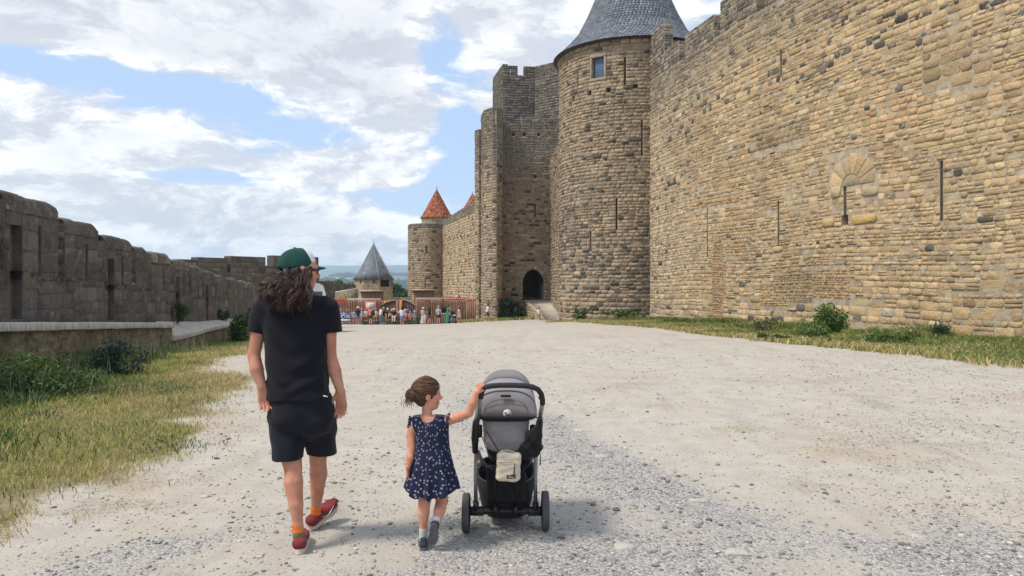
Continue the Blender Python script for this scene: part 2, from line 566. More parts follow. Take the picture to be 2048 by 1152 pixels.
cov[:, 2] = sstep(np.maximum(YY - 108, np.abs(XX + 2) - 45), 0, 60).ravel()
at = me.attributes.new('cover', 'FLOAT_VECTOR', 'POINT')
at.data.foreach_set('vector', cov.ravel())
ground = tag(obj('ground', me, recentre=False), kind='structure')

# ------------------------------------------------------------------ hills
hm, b = material('wooded_hills')
pos = b.n('ShaderNodeNewGeometry').outputs['Position']
nz = b.noise(pos, 0.004, 6.0, 0.65)
fv = b.n('ShaderNodeTexVoronoi', {'Vector': pos, 'Scale': 0.0016}).outputs['Color']
fvr = b.n('ShaderNodeSeparateColor', {0: fv}).outputs[0]
hc = b.mix(b.step(nz, 0.4, 0.6), (0.095, 0.12, 0.10), (0.16, 0.18, 0.14))
hc = b.mix(b.m('MULTIPLY', b.step(fvr, 0.72, 0.8), 0.8), hc, (0.42, 0.36, 0.22))
principled(b, hc, 1.0, 0.0)
hx = np.linspace(-15000, 15000, 260)
hy = np.concatenate([np.linspace(1300, 6000, 50), np.linspace(6200, 15500, 50)])
HX, HY = np.meshgrid(hx, hy, indexing='ij')


def hill_z(x, y):
    rise = 108 * sstep(y, 1500, 5600) + 22 * fbm(x, y, 0.0006, 48, 4) * sstep(y, 1500, 3000)
    ridge = np.exp(-((y - 9300) / 1700) ** 2) * (135 + 50 * fbm(x, 0 * y, 0.00045, 41, 5) + 45 * np.cos((x + 1900) / 1500))
    ridge = ridge + np.exp(-((y - 13200) / 1500) ** 2) * (110 + 60 * fbm(x, 0 * y, 0.0003, 44, 5))
    return -61 + rise + ridge + 16 * fbm(x, y, 0.0011, 47, 4) * sstep(y, 2500, 5000) - 6 * sstep(1900 - y, 0, 500)


HZ_ = hill_z(HX, HY)
ih = np.arange(HX.size).reshape(HX.shape)
Fh = np.stack([ih[:-1, :-1], ih[1:, :-1], ih[1:, 1:], ih[:-1, 1:]], -1).reshape(-1, 4)
tag(obj('hills', mesh('hills', np.stack([HX, HY, HZ_], -1).reshape(-1, 3), Fh, hm, smooth=True), recentre=False), kind='structure')

# ------------------------------------------------------------------ masonry
OCHRE = np.array([(0.53, 0.405, 0.255), (0.47, 0.355, 0.225), (0.57, 0.455, 0.305), (0.50, 0.37, 0.235), (0.42, 0.33, 0.215), (0.55, 0.395, 0.21), (0.52, 0.44, 0.325), (0.50, 0.35, 0.245)])
TAN = np.array([(0.41, 0.32, 0.22), (0.35, 0.275, 0.19), (0.46, 0.36, 0.245), (0.38, 0.305, 0.215), (0.30, 0.24, 0.17), (0.43, 0.32, 0.20), (0.40, 0.29, 0.205)])
GREY = np.array([(0.29, 0.25, 0.195), (0.245, 0.21, 0.165), (0.335, 0.29, 0.225), (0.21, 0.18, 0.145), (0.31, 0.255, 0.185)])
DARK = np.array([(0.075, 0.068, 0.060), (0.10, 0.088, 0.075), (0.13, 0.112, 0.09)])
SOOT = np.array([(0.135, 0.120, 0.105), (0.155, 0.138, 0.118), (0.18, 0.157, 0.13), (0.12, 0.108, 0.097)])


def tones(n, pal, dark=0.06, pool=DARK, jit=0.10):
    t = pal[rng.integers(0, len(pal), n)] * (1 + jit * rng.standard_normal((n, 1)))
    k = rng.random(n) < dark
    t[k] = pool[rng.integers(0, len(pool), k.sum())]
    return np.clip(t, 0.02, 0.8)


def courses(u0, u1, v0, v1, hm, ratio=(1.2, 2.9), openings=(), hj=0.3, vtop=None, skip=0.0, pair=0.07):
    """rows of stone rectangles (ua, ub, va, vb) filling a wall patch around its openings"""
    out = []
    v = v0
    while v < v1 - 0.04:
        h = hm(v) if callable(hm) else hm
        h *= 1 + hj * (rng.random() - 0.5) * 2
        if v + h > v1 - 0.07:
            h = v1 - v
        spans = [(u0, u1)]
        for (a, c, p, q) in openings:
            ov = min(q, v + h) - max(p, v)
            if ov > 0.12 * h:
                ns = []
                for (s, e) in spans:
                    if c <= s or a >= e:
                        ns.append((s, e))
                    else:
                        if a - s > 0.05:
                            ns.append((s, a))
                        if e - c > 0.05:
                            ns.append((c, e))
                spans = ns
        for (s, e) in spans:
            u = s
            while u < e - 0.02:
                ln = h * (ratio[0] + (ratio[1] - ratio[0]) * rng.random() ** 1.4)
                if e - u - ln < h * 0.7:
                    ln = e - u
                    if ln > h * ratio[1] * 1.25:
                        ln /= 2
                if vtop is None or v + h * 0.6 < vtop(u + ln / 2):
                    if rng.random() >= skip:
                        if rng.random() < pair and h > 0.17:      # a pair of thin stones instead of one
                            k = h * (0.4 + 0.2 * rng.random())
                            out.append((u, u + ln, v, v + k))
                            out.append((u, u + ln, v + k, v + h))
                        else:
                            out.append((u, u + ln, v, v + h))
                u += ln
        v += h
    return np.array(out)


_ring = np.array([(-1, -1, 1, 0), (-1, -1, 0, 1), (-1, 1, 0, -1), (-1, 1, 1, 0), (1, 1, -1, 0), (1, 1, 0, -1), (1, -1, 0, 1), (1, -1, -1, 0)], float)[::-1]
_SF4 = [np.array([(r * 8 + k, r * 8 + (k + 1) % 8, (r + 1) * 8 + (k + 1) % 8, (r + 1) * 8 + k) for r in (0, 1) for k in range(8)]), np.array([[16 + k for k in range(8)]])]


def stone_geo(rects, surf, proud=(0.015, 0.055), joint=0.016, inset=0.28, flip=False):
    """each rectangle becomes a rough block standing proud of the mortar: (n, 24, 3) vertices"""
    r = np.asarray(rects)
    n = len(r)
    cu, cv = (r[:, 0] + r[:, 1]) / 2, (r[:, 2] + r[:, 3]) / 2
    hu, hv = (r[:, 1] - r[:, 0]) / 2 - joint / 2, (r[:, 3] - r[:, 2]) / 2 - joint / 2
    hu, hv = np.maximum(hu, 0.012), np.maximum(hv, 0.012)
    ch = np.minimum(hu, hv)[:, None] * (0.22 + 0.42 * rng.random((n, 8)))
    jit = np.minimum(hu, hv)[:, None] * 0.16
    U = cu[:, None] + _ring[:, 0] * hu[:, None] + _ring[:, 2] * ch - np.abs(jit * rng.standard_normal((n, 8))) * _ring[:, 0] * 0.5
    Vv = cv[:, None] + _ring[:, 1] * hv[:, None] + _ring[:, 3] * ch - np.abs(jit * rng.standard_normal((n, 8))) * _ring[:, 1] * 0.5
    p = proud[0] + (proud[1] - proud[0]) * rng.random((n, 1))
    p = p + 0 * U
    ins = np.minimum(hu, hv)[:, None] * inset * (0.5 + rng.random((n, 8)))
    U2 = U - _ring[:, 0] * ins
    V2 = Vv - _ring[:, 1] * ins
    tilt_u = (rng.random((n, 1)) - 0.5) * 0.5
    tilt_v = (rng.random((n, 1)) - 0.5) * 0.5
    p2 = p * (1 + tilt_u * _ring[:, 0] + tilt_v * _ring[:, 1]) + 0.010 * rng.standard_normal((n, 8))
    UU = np.concatenate([U, U, U2], 1)
    VV = np.concatenate([Vv, Vv, V2], 1)
    WW = np.concatenate([np.full((n, 8), -0.05), p * 0.45, p2], 1)
    return surf(UU.ravel(), VV.ravel(), WW.ravel()).reshape(n, 24, 3)


def stone_faces(n, flip=False):
    off = (np.arange(n) * 24)[:, None, None]
    F = [(f[None] + off).reshape(-1, f.shape[1]) for f in _SF4]
    if flip:
        F = [f[:, ::-1] for f in F]
    return F


def stone_mesh(name, G, T, mat, flip=False):
    n = len(G)
    cf = np.concatenate([np.repeat(T, 16, 0), T])
    return mesh(name, G.reshape(-1, 3), stone_faces(n, flip), mat, col_f=cf)


def seen_weight(G):
    """how large each stone shows in the photograph (0 outside the frame)"""
    c = G.mean(1)
    n = np.cross(G[:, 18] - G[:, 16], G[:, 21] - G[:, 16])
    y = np.maximum(c[:, 1], 0.5)
    px = CX + c[:, 0] / y * FPX
    py = HZ - (c[:, 2] - EYE) / y * FPX
    v = np.array([0, 0, EYE]) - c
    area = np.abs((n * v).sum(1)) / np.linalg.norm(v, axis=1) ** 3
    inside = (px > -5) & (px < 2053) & (py > -5) & (py < 1157)
    return area * inside


def lay_stones(parent, batches, mat, nmax=300, name='stone', weight=None):
    G = np.concatenate([x[0] for x in batches])
    T = np.concatenate([x[1] for x in batches])
    w = seen_weight(G) if weight is None else weight(G)
    order = np.argsort(-w)
    k = min(nmax, int((w > 0).sum()))
    for i in order[:k]:
        obj(name, stone_mesh(name, G[i:i + 1], T[i:i + 1], mat), parent)
    rest = order[k:]
    if len(rest):
        o = obj(name + '_facing', stone_mesh(name + '_facing', G[rest], T[rest], mat), parent)
        o['kind'] = 'stuff'


def core(surf, u0, u1, v0, v1, openings=(), T=0.8, du=1.0, reveal=0.55, flat_top=True):
    """the mortared body behind the stones, with recessed openings: (V, F)"""
    us = sorted(set([round(x, 4) for x in np.linspace(u0, u1, max(2, int((u1 - u0) / du) + 1))] + [round(x, 4) for o in openings for x in o[:2]]))
    vs = sorted(set([round(v0, 4), round(v1, 4)] + [round(x, 4) for o in openings for x in o[2:4]]))
    us = [u for u in us if u0 - 1e-3 <= u <= u1 + 1e-3]
    vs = [v for v in vs if v0 - 1e-3 <= v <= v1 + 1e-3]
    P, F = [], []

    def quad(q):
        k = len(P)
        P.extend(q)
        F.append([k, k + 1, k + 2, k + 3])
    for i in range(len(us) - 1):
        for j in range(len(vs) - 1):
            a, c, p, q = us[i], us[i + 1], vs[j], vs[j + 1]
            mu, mv = (a + c) / 2, (p + q) / 2
            if any(o[0] < mu < o[1] and o[2] < mv < o[3] for o in openings):
                continue
            quad([(a, p, 0), (c, p, 0), (c, q, 0), (a, q, 0)])
    for (a, c, p, q) in [o[:4] for o in openings]:
        d = -reveal
        quad([(a, p, 0), (a, p, d), (a, q, d), (a, q, 0)][::-1])
        quad([(c, p, 0), (c, p, d), (c, q, d), (c, q, 0)])
        quad([(a, p, 0), (c, p, 0), (c, p, d), (a, p, d)][::-1])
        quad([(a, q, 0), (c, q, 0), (c, q, d), (a, q, d)])
        quad([(a, p, d), (c, p, d), (c, q, d), (a, q, d)])
    for i in range(len(us) - 1):
        quad([(us[i], v1, 0), (us[i + 1], v1, 0), (us[i + 1], v1, -T), (us[i], v1, -T)])
        quad([(us[i], v0, -T), (us[i + 1], v0, -T), (us[i + 1], v1, -T), (us[i], v1, -T)][::-1])
    quad([(u0, v0, 0), (u0, v1, 0), (u0, v1, -T), (u0, v0, -T)])
    quad([(u1, v0, 0), (u1, v1, 0), (u1, v1, -T), (u1, v0, -T)][::-1])
    A = np.array(P, float)
    return surf(A[:, 0], A[:, 1], A[:, 2]), F


def core_part(parent, pieces, mat, name='wall_core'):
    Vs, Fs, k = [], [], 0
    for V, F in pieces:
        Vs.append(V)
        Fs += [[i + k for i in f] for f in F]
        k += len(V)
    return obj(name, mesh(name, np.concatenate(Vs), Fs, mat), parent)


def end_surf(surf, uend, sgn):
    """the end face of a merlon: runs back from the wall face at u = uend"""
    return lambda a, v, w: surf(uend + sgn * w, v, -a)


def line_surf(p0, p1):
    """a flat upright wall from p0 to p1 (plan), outward to the right-hand... towards the camera side"""
    p0, p1 = np.array(p0, float), np.array(p1, float)
    t = (p1 - p0) / np.linalg.norm(p1 - p0)
    nrm = np.array([t[1], -t[0]])
    L = np.linalg.norm(p1 - p0)

    def s(u, v, w):
        return np.stack([p0[0] + t[0] * u + nrm[0] * w, p0[1] + t[1] * u + nrm[1] * w, v], -1)
    return s, L


def round_surf(cx, cy, rad, a0):
    """round tower; u is arc length measured from angle a0, increasing to the viewer's right; angle 0 faces the camera"""
    def s(u, v, w):
        a = a0 + u / rad
        return np.stack([cx + (rad + w) * np.sin(a), cy - (rad + w) * np.cos(a), v + 0 * a], -1)
    return s


def poly_surf(pts):
    """upright wall along a plan polyline"""
    P = np.array(pts, float)
    seg = np.linalg.norm(np.diff(P, axis=0), axis=1)
    cum = np.concatenate([[0], np.cumsum(seg)])
    T = np.gradient(P, cum, axis=0)
    T /= np.linalg.norm(T, axis=1)[:, None]

    def s(u, v, w):
        x, y = np.interp(u, cum, P[:, 0]), np.interp(u, cum, P[:, 1])
        tx, ty = np.interp(u, cum, T[:, 0]), np.interp(u, cum, T[:, 1])
        l = np.hypot(tx, ty)
        return np.stack([x + ty / l * w, y - tx / l * w, v + 0 * x], -1)
    return s, cum[-1]
# ------------------------------------------------------------------ the tall curtain wall on the right
_t = np.linspace(-5.5, 29.5, 141)                       # metres of depth nearer than the junction with the round tower
RW = np.stack([9.2 + 0.16 * _t + 0.0046 * _t ** 2, 50 - _t], 1)
rw_surf, rw_len = poly_surf(RW)
_rw_u = np.concatenate([[0], np.cumsum(np.linalg.norm(np.diff(RW, axis=0), axis=1))])


def rw_uv(px, py):
    """photo pixel on the curtain wall -> (u, height)"""
    q = CX + RW[:, 0] / RW[:, 1] * FPX
    u = np.interp(px, q, _rw_u)
    y = np.interp(px, q, RW[:, 1])
    return u, EYE - (py - HZ) / FPX * y


def rw_rect(px, y0, y1, wd):
    u, v1 = rw_uv(px, y0)
    _, v0 = rw_uv(px, y1)
    return (u - wd / 2, u + wd / 2, v0, v1)


wall_r = thing('curtain_wall', (14.0, 34.0, -1.0), 'tall ochre stone curtain wall with arrow slits and a blocked arch, right of the round tower', 'wall')
slits = [rw_rect(1562, 100, 155, .15), rw_rect(1415, 415, 515, .10), rw_rect(1557, 402, 492, .14), rw_rect(1690, 343, 430, .16), rw_rect(1883, 322, 442, .12),
         rw_rect(1318, 430, 512, .09)]
slits.append((slits[3][0] - .10, slits[3][1] + .10, slits[3][2] - .42, slits[3][2]))          # the wider foot of the middle slit
slits.append((slits[2][0] - .05, slits[2][1] + .05, slits[2][2] - .12, slits[2][2]))
SILL = 15.0
VB = -1.6
# blocked arch: ring of voussoirs round the middle slit
ua, va = rw_uv(1702, 372)
ra_in, ra_out = 0.50, 1.28
arch_boxes = [(ua - ra_out, ua + ra_out, va - 0.1, va + ra_out * .45), (ua - ra_out * .93, ua + ra_out * .93, va + ra_out * .45, va + ra_out * .7), (ua - ra_out * .7, ua + ra_out * .7, va + ra_out * .7, va + ra_out)]
big_blocks = [rw_rect(1728, 428, 448, 1.35), rw_rect(1657, 437, 455, .75), rw_rect(1672, 372, 396, .62), rw_rect(1740, 372, 392, .85), rw_rect(1556, 492, 505, .75)]
u12 = [(0, 8.62 - .0)]
hole = slits + arch_boxes + big_blocks


def rw_zone(px0, px1, py0, py1):
    a, v1 = rw_uv((px0 + px1) / 2, py0)
    _, v0 = rw_uv((px0 + px1) / 2, py1)
    return (float(rw_uv(px0, 300)[0]), float(rw_uv(px1, 300)[0]), v0, v1)


# repairs: rubble patches, a toothed seam, and zones of larger squared blocks
ZONES = [(rw_zone(1548, 1625, 548, 606), .115, (.8, 1.9), (.86, .82, .80)), (rw_zone(1600, 1700, 540, 598), .125, (.8, 1.8), (1.02, .95, .88)), (rw_zone(1520, 1575, 565, 612), .12, (.8, 1.9), (1.0, .95, .9)),
         (rw_zone(1424, 1446, 470, 640), .115, (.8, 1.9), (.92, .84, .80)), (rw_zone(1436, 1452, 520, 600), .12, (.8, 1.8), (.95, .88, .82)),
         (rw_zone(1845, 1945, 62, 178), .34, (1.1, 2.1), (.82, .83, .84)), (rw_zone(1900, 1985, 120, 180), .36, (1.1, 2.0), (.78, .79, .80)), (rw_zone(1905, 2046, 585, 672), .34, (1.2, 2.2), (.92, .90, .88)), (rw_zone(1960, 2048, 540, 600), .32, (1.2, 2.1), (.95, .92, .88)),
         (rw_zone(1500, 1620, 250, 290), .30, (1.3, 2.6), (.72, .72, .73)), (rw_zone(1380, 1480, 395, 412), .24, (1.2, 2.2), (1.05, .95, .75)), (rw_zone(1740, 1835, 200, 262), .20, (1.0, 2.0), (1.08, 1.0, .95))]
zone_rects, zone_mul = [], []
for k_, (zr, hm_, rt_, mul_) in enumerate(ZONES):
    q_ = courses(zr[0], zr[1], zr[2], zr[3], hm_, rt_, hole, .45)
    zone_rects.append(q_)
    zone_mul.append(np.tile(mul_, (len(q_), 1)))
    hole = hole + [zr]


def rw_h(v):
    return 0.27 if v < 1.5 else (0.205 if v < 9 else 0.225)


rects = courses(0.0, rw_len, VB, SILL, rw_h, (1.0, 2.9), hole, 0.42, pair=.16)
main_n = len(rects)
rects = np.concatenate([rects] + zone_rects)
# local wobble so that the courses are not ruled lines
def wob_surf(u, v, w):
    return rw_surf(u, v + 0.05 * np.sin(u * 0.55 + 0.7) * np.sin(v * 0.23 + 1) + 0.05 * vnoise(u, v, 0.35, 61), w)


vc, uc = (rects[:, 2] + rects[:, 3]) / 2, (rects[:, 0] + rects[:, 1]) / 2
wm = np.clip(sstep(uc + 3.5 * fbm(uc, vc, .15, 73), 9, 19), 0, 1)[:, None]
T1 = (np.array([.575, .415, .235]) * wm + np.array([.55, .425, .28]) * (1 - wm)) * (1 + .125 * rng.standard_normal((len(rects), 1))) * (1 + .018 * rng.standard_normal((len(rects), 3)))
k = rng.random(len(rects)) < .05
T1[k] = tones(int(k.sum()), OCHRE, 0.0)
T1 = np.clip(T1, .05, .72)
T1[main_n:] *= np.concatenate(zone_mul)
# dark basalt-like stones come in loose bands high up and near the tower
pd = 0.012 + 0.17 * np.exp(-((vc - 12.3) / 1.9) ** 2) * (uc > 9) + 0.16 * np.exp(-((vc - 2.2) / 2.0) ** 2) * (uc < 9.5) + 0.16 * np.exp(-((vc - 7.6) / 1.4) ** 2) * (uc < 12) + 0.10 * np.exp(-((vc + .2) / .5) ** 2)
k = rng.random(len(rects)) < pd
small = (rects[:, 1] - rects[:, 0]) < 0.75
k &= small
k[main_n:] &= rng.random(len(rects) - main_n) < .4
T1[k] = DARK[rng.integers(0, 3, k.sum())] * (1 + 1.1 * rng.random((k.sum(), 1)))
# weathered grey towards the crest
g = np.clip((vc - 11.2 + 0.9 * fbm(uc, vc, 0.4, 71) - 0.10 * np.maximum(uc - 12, 0)) / 3.2, 0, 1) * 0.85
T1 = T1 * (1 - g[:, None]) + GREY[rng.integers(0, len(GREY), len(rects))] * 0.85 * g[:, None]
zone = sstep(fbm(uc, vc, 0.22, 75), -0.1, 0.35)[:, None] * 0.35
bz_ = sstep(fbm(uc, vc, .30, 77), .05, .45)[:, None] * .42
T1 = T1 * (1 - bz_) + T1 * np.array([.70, .63, .58]) * bz_
T1 = T1 * (1 - zone) + (T1 * np.array([0.86, 0.90, 0.98])) * zone
batches = [(stone_geo(rects, wob_surf, (0.000, 0.034), 0.012, 0.09), T1)]
cores = [core(rw_surf, 0, rw_len, VB - 1, SILL, slits, T=1.2, du=0.8, reveal=0.7)]
# merlons: (u range, top) read off the skyline
def rw_top(px0, px1, ztop):
    return (float(rw_uv(px0, 100)[0]), float(rw_uv(px1, 100)[0]), ztop)


merl = [rw_top(1298, 1328, 18.1), rw_top(1328.5, 1357, 16.3), rw_top(1370, 1427, 16.35), rw_top(1441, 1512, 16.75)]
mu = merl[-1][1]
while mu < rw_len - 1:
    merl.append((mu + .75, min(mu + 4.2, rw_len), 16.7))
    mu += 4.2
for i, (a, c, zt) in enumerate(merl):
    if i == 0:
        a = 4.6
    c = min(c, rw_len - .02)
    ops = []
    if c - a > 1.6:
        m_ = (a + c) / 2
        ops = [(m_ - .07, m_ + .07, SILL + .1, zt - .35)]
    r2 = courses(a, c, SILL, zt, 0.24, (1.1, 2.6), ops, 0.3)
    tt = tones(len(r2), GREY, 0.35, SOOT)
    batches.append((stone_geo(r2, wob_surf, (0.01, 0.05)), tt))
    cores.append(core(rw_surf, a, c, SILL - .02, zt - .01, ops, T=0.6, du=0.8, reveal=0.4))
    es = end_surf(rw_surf, c, 1)
    r3 = courses(0.0, 0.6, SILL, zt, 0.26, (1.2, 2.0), (), 0.3)
    batches.append((stone_geo(r3, es, (0.0, 0.03)), tones(len(r3), GREY, 0.5, SOOT)))
    # coping stones along the top
    ts = lambda u, v, w, z_=zt: rw_surf(u, z_ + w, -v)
    r4 = courses(a, c, 0.0, 0.6, 0.3, (1.5, 2.5))
    batches.append((stone_geo(r4, ts, (0.0, 0.04)), tones(len(r4), GREY, 0.4, SOOT)))
core_part(wall_r, cores, M_MORTAR)
lay_stones(wall_r, batches, M_STONE, 300)

# voussoirs and the large patched blocks
def wedge(surf, uc_, vc_, r0, r1, a0, a1, p):
    n = 5
    aa = np.linspace(a0 + .012, a1 - .012, n)
    ring = np.concatenate([np.stack([uc_ + r1 * np.cos(aa), vc_ + r1 * np.sin(aa)], 1), np.stack([uc_ + r0 * np.cos(aa[::-1]), vc_ + r0 * np.sin(aa[::-1])], 1)])
    cen = ring.mean(0)
    inn = cen + (ring - cen) * 0.93
    m_ = len(ring)
    U = np.concatenate([ring[:, 0], ring[:, 0], inn[:, 0]])
    Vv = np.concatenate([ring[:, 1], ring[:, 1], inn[:, 1]])
    Ww = np.concatenate([np.full(m_, -.05), np.full(m_, p * .6), np.full(m_, p)])
    F = [[r * m_ + k, r * m_ + (k + 1) % m_, (r + 1) * m_ + (k + 1) % m_, (r + 1) * m_ + k] for r in (0, 1) for k in range(m_)] + [[2 * m_ + k for k in range(m_)]]
    return surf(U, Vv, Ww), F


angs = np.array([0.02, .45, .85, 1.22, 1.62, 2.05, 2.5, 3.12])
for a0, a1 in zip(angs[:-1], angs[1:]):
    V, F = wedge(rw_surf, ua, va, ra_in, ra_out * (0.95 + .1 * rng.random()), a0, a1, 0.022 + .010 * rng.random())
    t = tones(1, np.array([(0.54, 0.41, 0.25), (0.56, 0.405, 0.225), (0.51, 0.395, 0.25)]), 0)[0]
    obj('voussoir', mesh('voussoir', V, F, M_STONE, col_f=np.tile(t, (len(F), 1))), wall_r)
V, F = wedge(rw_surf, ua, va, 0.01, ra_in - .02, 0.05, 3.09, 0.02)
obj('tympanum_stone', mesh('tympanum_stone', V, F, M_STONE, col_f=np.tile((0.40, 0.33, 0.22), (len(F), 1))), wall_r)
G = stone_geo(np.array(big_blocks), rw_surf, (0.05, 0.06), 0.02, 0.10)
bt = np.array([(0.60, 0.40, 0.175), (0.58, 0.40, 0.195), (0.56, 0.44, 0.26), (0.52, 0.41, 0.25), (0.56, 0.40, 0.21)])
for i in range(len(G)):
    obj('patch_block', stone_mesh('patch_block', G[i:i + 1], bt[i:i + 1], M_STONE), wall_r)

# ------------------------------------------------------------------ the big round tower with the slate roof
TC, TR, TZ = (8.92, 55.0), 5.36, 18.0
tower = thing('round_tower', (TC[0], TC[1], -1.5), 'big round stone tower under a conical slate roof, joined to the tall ochre wall', 'tower')
TA0 = R(-118)
t_surf = round_surf(TC[0], TC[1], TR, TA0)


def tw_uv(px, py):
    k_ = (px - CX) / FPX
    aa = np.linspace(R(-88), R(60), 600)
    X, Y = TC[0] + TR * np.sin(aa), TC[1] - TR * np.cos(aa)
    q = CX + X / Y * FPX
    i = np.argmax(q)
    j = np.argmin(q)
    a = np.interp(px, q[j:i], aa[j:i])
    y = TC[1] - TR * np.cos(a)
    return (a - TA0) * TR, EYE - (py - HZ) / FPX * y


def tw_rect(px, y0, y1, wd):
    u, v1 = tw_uv(px, y0)
    _, v0 = tw_uv(px, y1)
    return (u - wd / 2, u + wd / 2, v0, v1)


win = tw_rect(1196, 114, 156, 0.95)
t_slits = [tw_rect(1156, 137, 194, .11), tw_rect(1250, 114, 170, .13), tw_rect(1284, 240, 310, .10), tw_rect(1233, 397, 460, .13), tw_rect(1150, 405, 465, .10), tw_rect(1181, 462, 503, .16)]
putlogs = [tw_rect(1147, 192, 203, .33), tw_rect(1179, 181, 191, .32), tw_rect(1217, 175, 185, .32), tw_rect(1271, 168, 177, .32)]
t_open = [win] + t_slits + putlogs
UL = R(236) * TR
rects = courses(0.9, UL - .9, -2.0, TZ - .35, lambda v: 0.27 if v < 1.5 else 0.235, (1.3, 2.7), [(o[0] - .0, o[1] + .0, o[2], o[3]) for o in t_open] + [(win[0] - .16, win[1] + .16, win[2] - .2, win[3] + .22)], 0.22)
T = tones(len(rects), TAN, 0.05, DARK)
uc, vc = (rects[:, 0] + rects[:, 1]) / 2, (rects[:, 2] + rects[:, 3]) / 2
a_ = uc / TR + TA0
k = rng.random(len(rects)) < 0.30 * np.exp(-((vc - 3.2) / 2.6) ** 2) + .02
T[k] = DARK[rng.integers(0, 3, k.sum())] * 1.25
low_dark = np.clip(np.exp(-((vc - 1.0) / 3.2) ** 2) * sstep(a_ + 0.25 * fbm(uc, vc, .3, 81), -.35, .35) + 0.55 * np.exp(-((vc - 5.6) / 2.5) ** 2) * sstep(fbm(uc, vc, .35, 82), .0, .4), 0, .8)[:, None]  # bottom stain and noisy patches; the low tone darkens towards the right side
T = T * (1 - low_dark) + np.array([0.115, 0.102, 0.085]) * low_dark * (0.8 + .4 * rng.random((len(T), 1)))
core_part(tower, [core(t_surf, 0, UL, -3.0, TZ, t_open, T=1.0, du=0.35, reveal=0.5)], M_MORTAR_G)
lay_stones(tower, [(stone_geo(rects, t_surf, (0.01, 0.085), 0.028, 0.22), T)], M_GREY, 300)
# cornice ring under the eave, in stones
r2 = courses(0.9, UL - .9, TZ - .33, TZ + .02, 0.36, (1.7, 2.4), (), 0)
G = stone_geo(r2, t_surf, (0.12, 0.15), 0.02, 0.12)
T2 = tones(len(r2), TAN * 1.05, 0)
for i in range(len(G)):
    obj('cornice_stone', stone_mesh('cornice_stone', G[i:i + 1], T2[i:i + 1], M_GREY), tower)
# window: stone surround, blue shutter board
M_BLUE = plain('blue_shutter_paint', (0.10, 0.145, 0.25), 0.6, 0.3, var=0.12, vs=3)
M_FRAME_STONE = plain('dressed_stone', (0.33, 0.27, 0.19), 0.9, 0.2, var=0.2, vs=6, bstr=0.6, bscale=30, bdist=.01)


def surf_box(surf, a, c, p, q, w0, w1):
    A = np.array([(a, p, w0), (c, p, w0), (c, q, w0), (a, q, w0), (a, p, w1), (c, p, w1), (c, q, w1), (a, q, w1)], float)
    return surf(A[:, 0], A[:, 1], A[:, 2]), [(0, 1, 2, 3), (4, 7, 6, 5), (0, 4, 5, 1), (2, 6, 7, 3), (1, 5, 6, 2), (0, 3, 7, 4)]


wnd = thing('window', tuple(t_surf(np.array([win[0]]), np.array([win[2]]), np.array([0.]))[0]), None, None)
wnd.parent = tower
wnd.location = Vector(ORG[wnd.name] - ORG[tower.name])
m_ = MB()
for q in ((win[0] - .14, win[0] + .004, win[2], win[3]), (win[1] - .004, win[1] + .14, win[2], win[3]), (win[0] - .14, win[1] + .14, win[3] - .004, win[3] + .2), (win[0] - .16, win[1] + .16, win[2] - .18, win[2] + .004)):
    m_.add(*surf_box(t_surf, *q, -.3, .10 if q[3] - q[2] < .3 else .08))
m_.build('frame', M_FRAME_STONE, wnd, bevel=.012)
nb_ = 4
for i in range(nb_):
    a = win[0] + .10 + (win[1] - win[0] - .14) * i / nb_
    MB().add(*surf_box(t_surf, a + .006, a + (win[1] - win[0] - .14) / nb_ - .006, win[2] + .03, win[3] - .03, -.26, -.20)).build('shutter_board', M_BLUE, wnd, bevel=.006)
# slate roof: rings of overlapping slates on a flared cone
M_SLATE, b = material('blue_grey_slate')
pos = b.n('ShaderNodeNewGeometry').outputs['Position']
c = b.n('ShaderNodeAttribute', attribute_name='col').outputs['Color']
c = b.mix(b.m('MULTIPLY', b.step(b.noise(pos, 1.3, 6.0, .65), .45, .7), .45), c, (0.25, 0.255, 0.25))
c = b.mix(b.m('MULTIPLY', b.step(b.noise(pos, 22.0, 3.0), .4, .7), .25), c, (0.05, 0.055, 0.06))
principled(b, c, 0.55, 0.4, b.noise(pos, 14.0, 4.0), 0.01, 0.5)
PROF = [(5.84, TZ + 0.02), (5.52, TZ + 0.28), (4.82, TZ + 0.92), (4.05, TZ + 1.80), (3.38, TZ + 3.1), (0.02, TZ + 10.75)]
pr = np.array(PROF)
pl_ = np.concatenate([[0], np.cumsum(np.linalg.norm(np.diff(pr, axis=0), axis=1))])


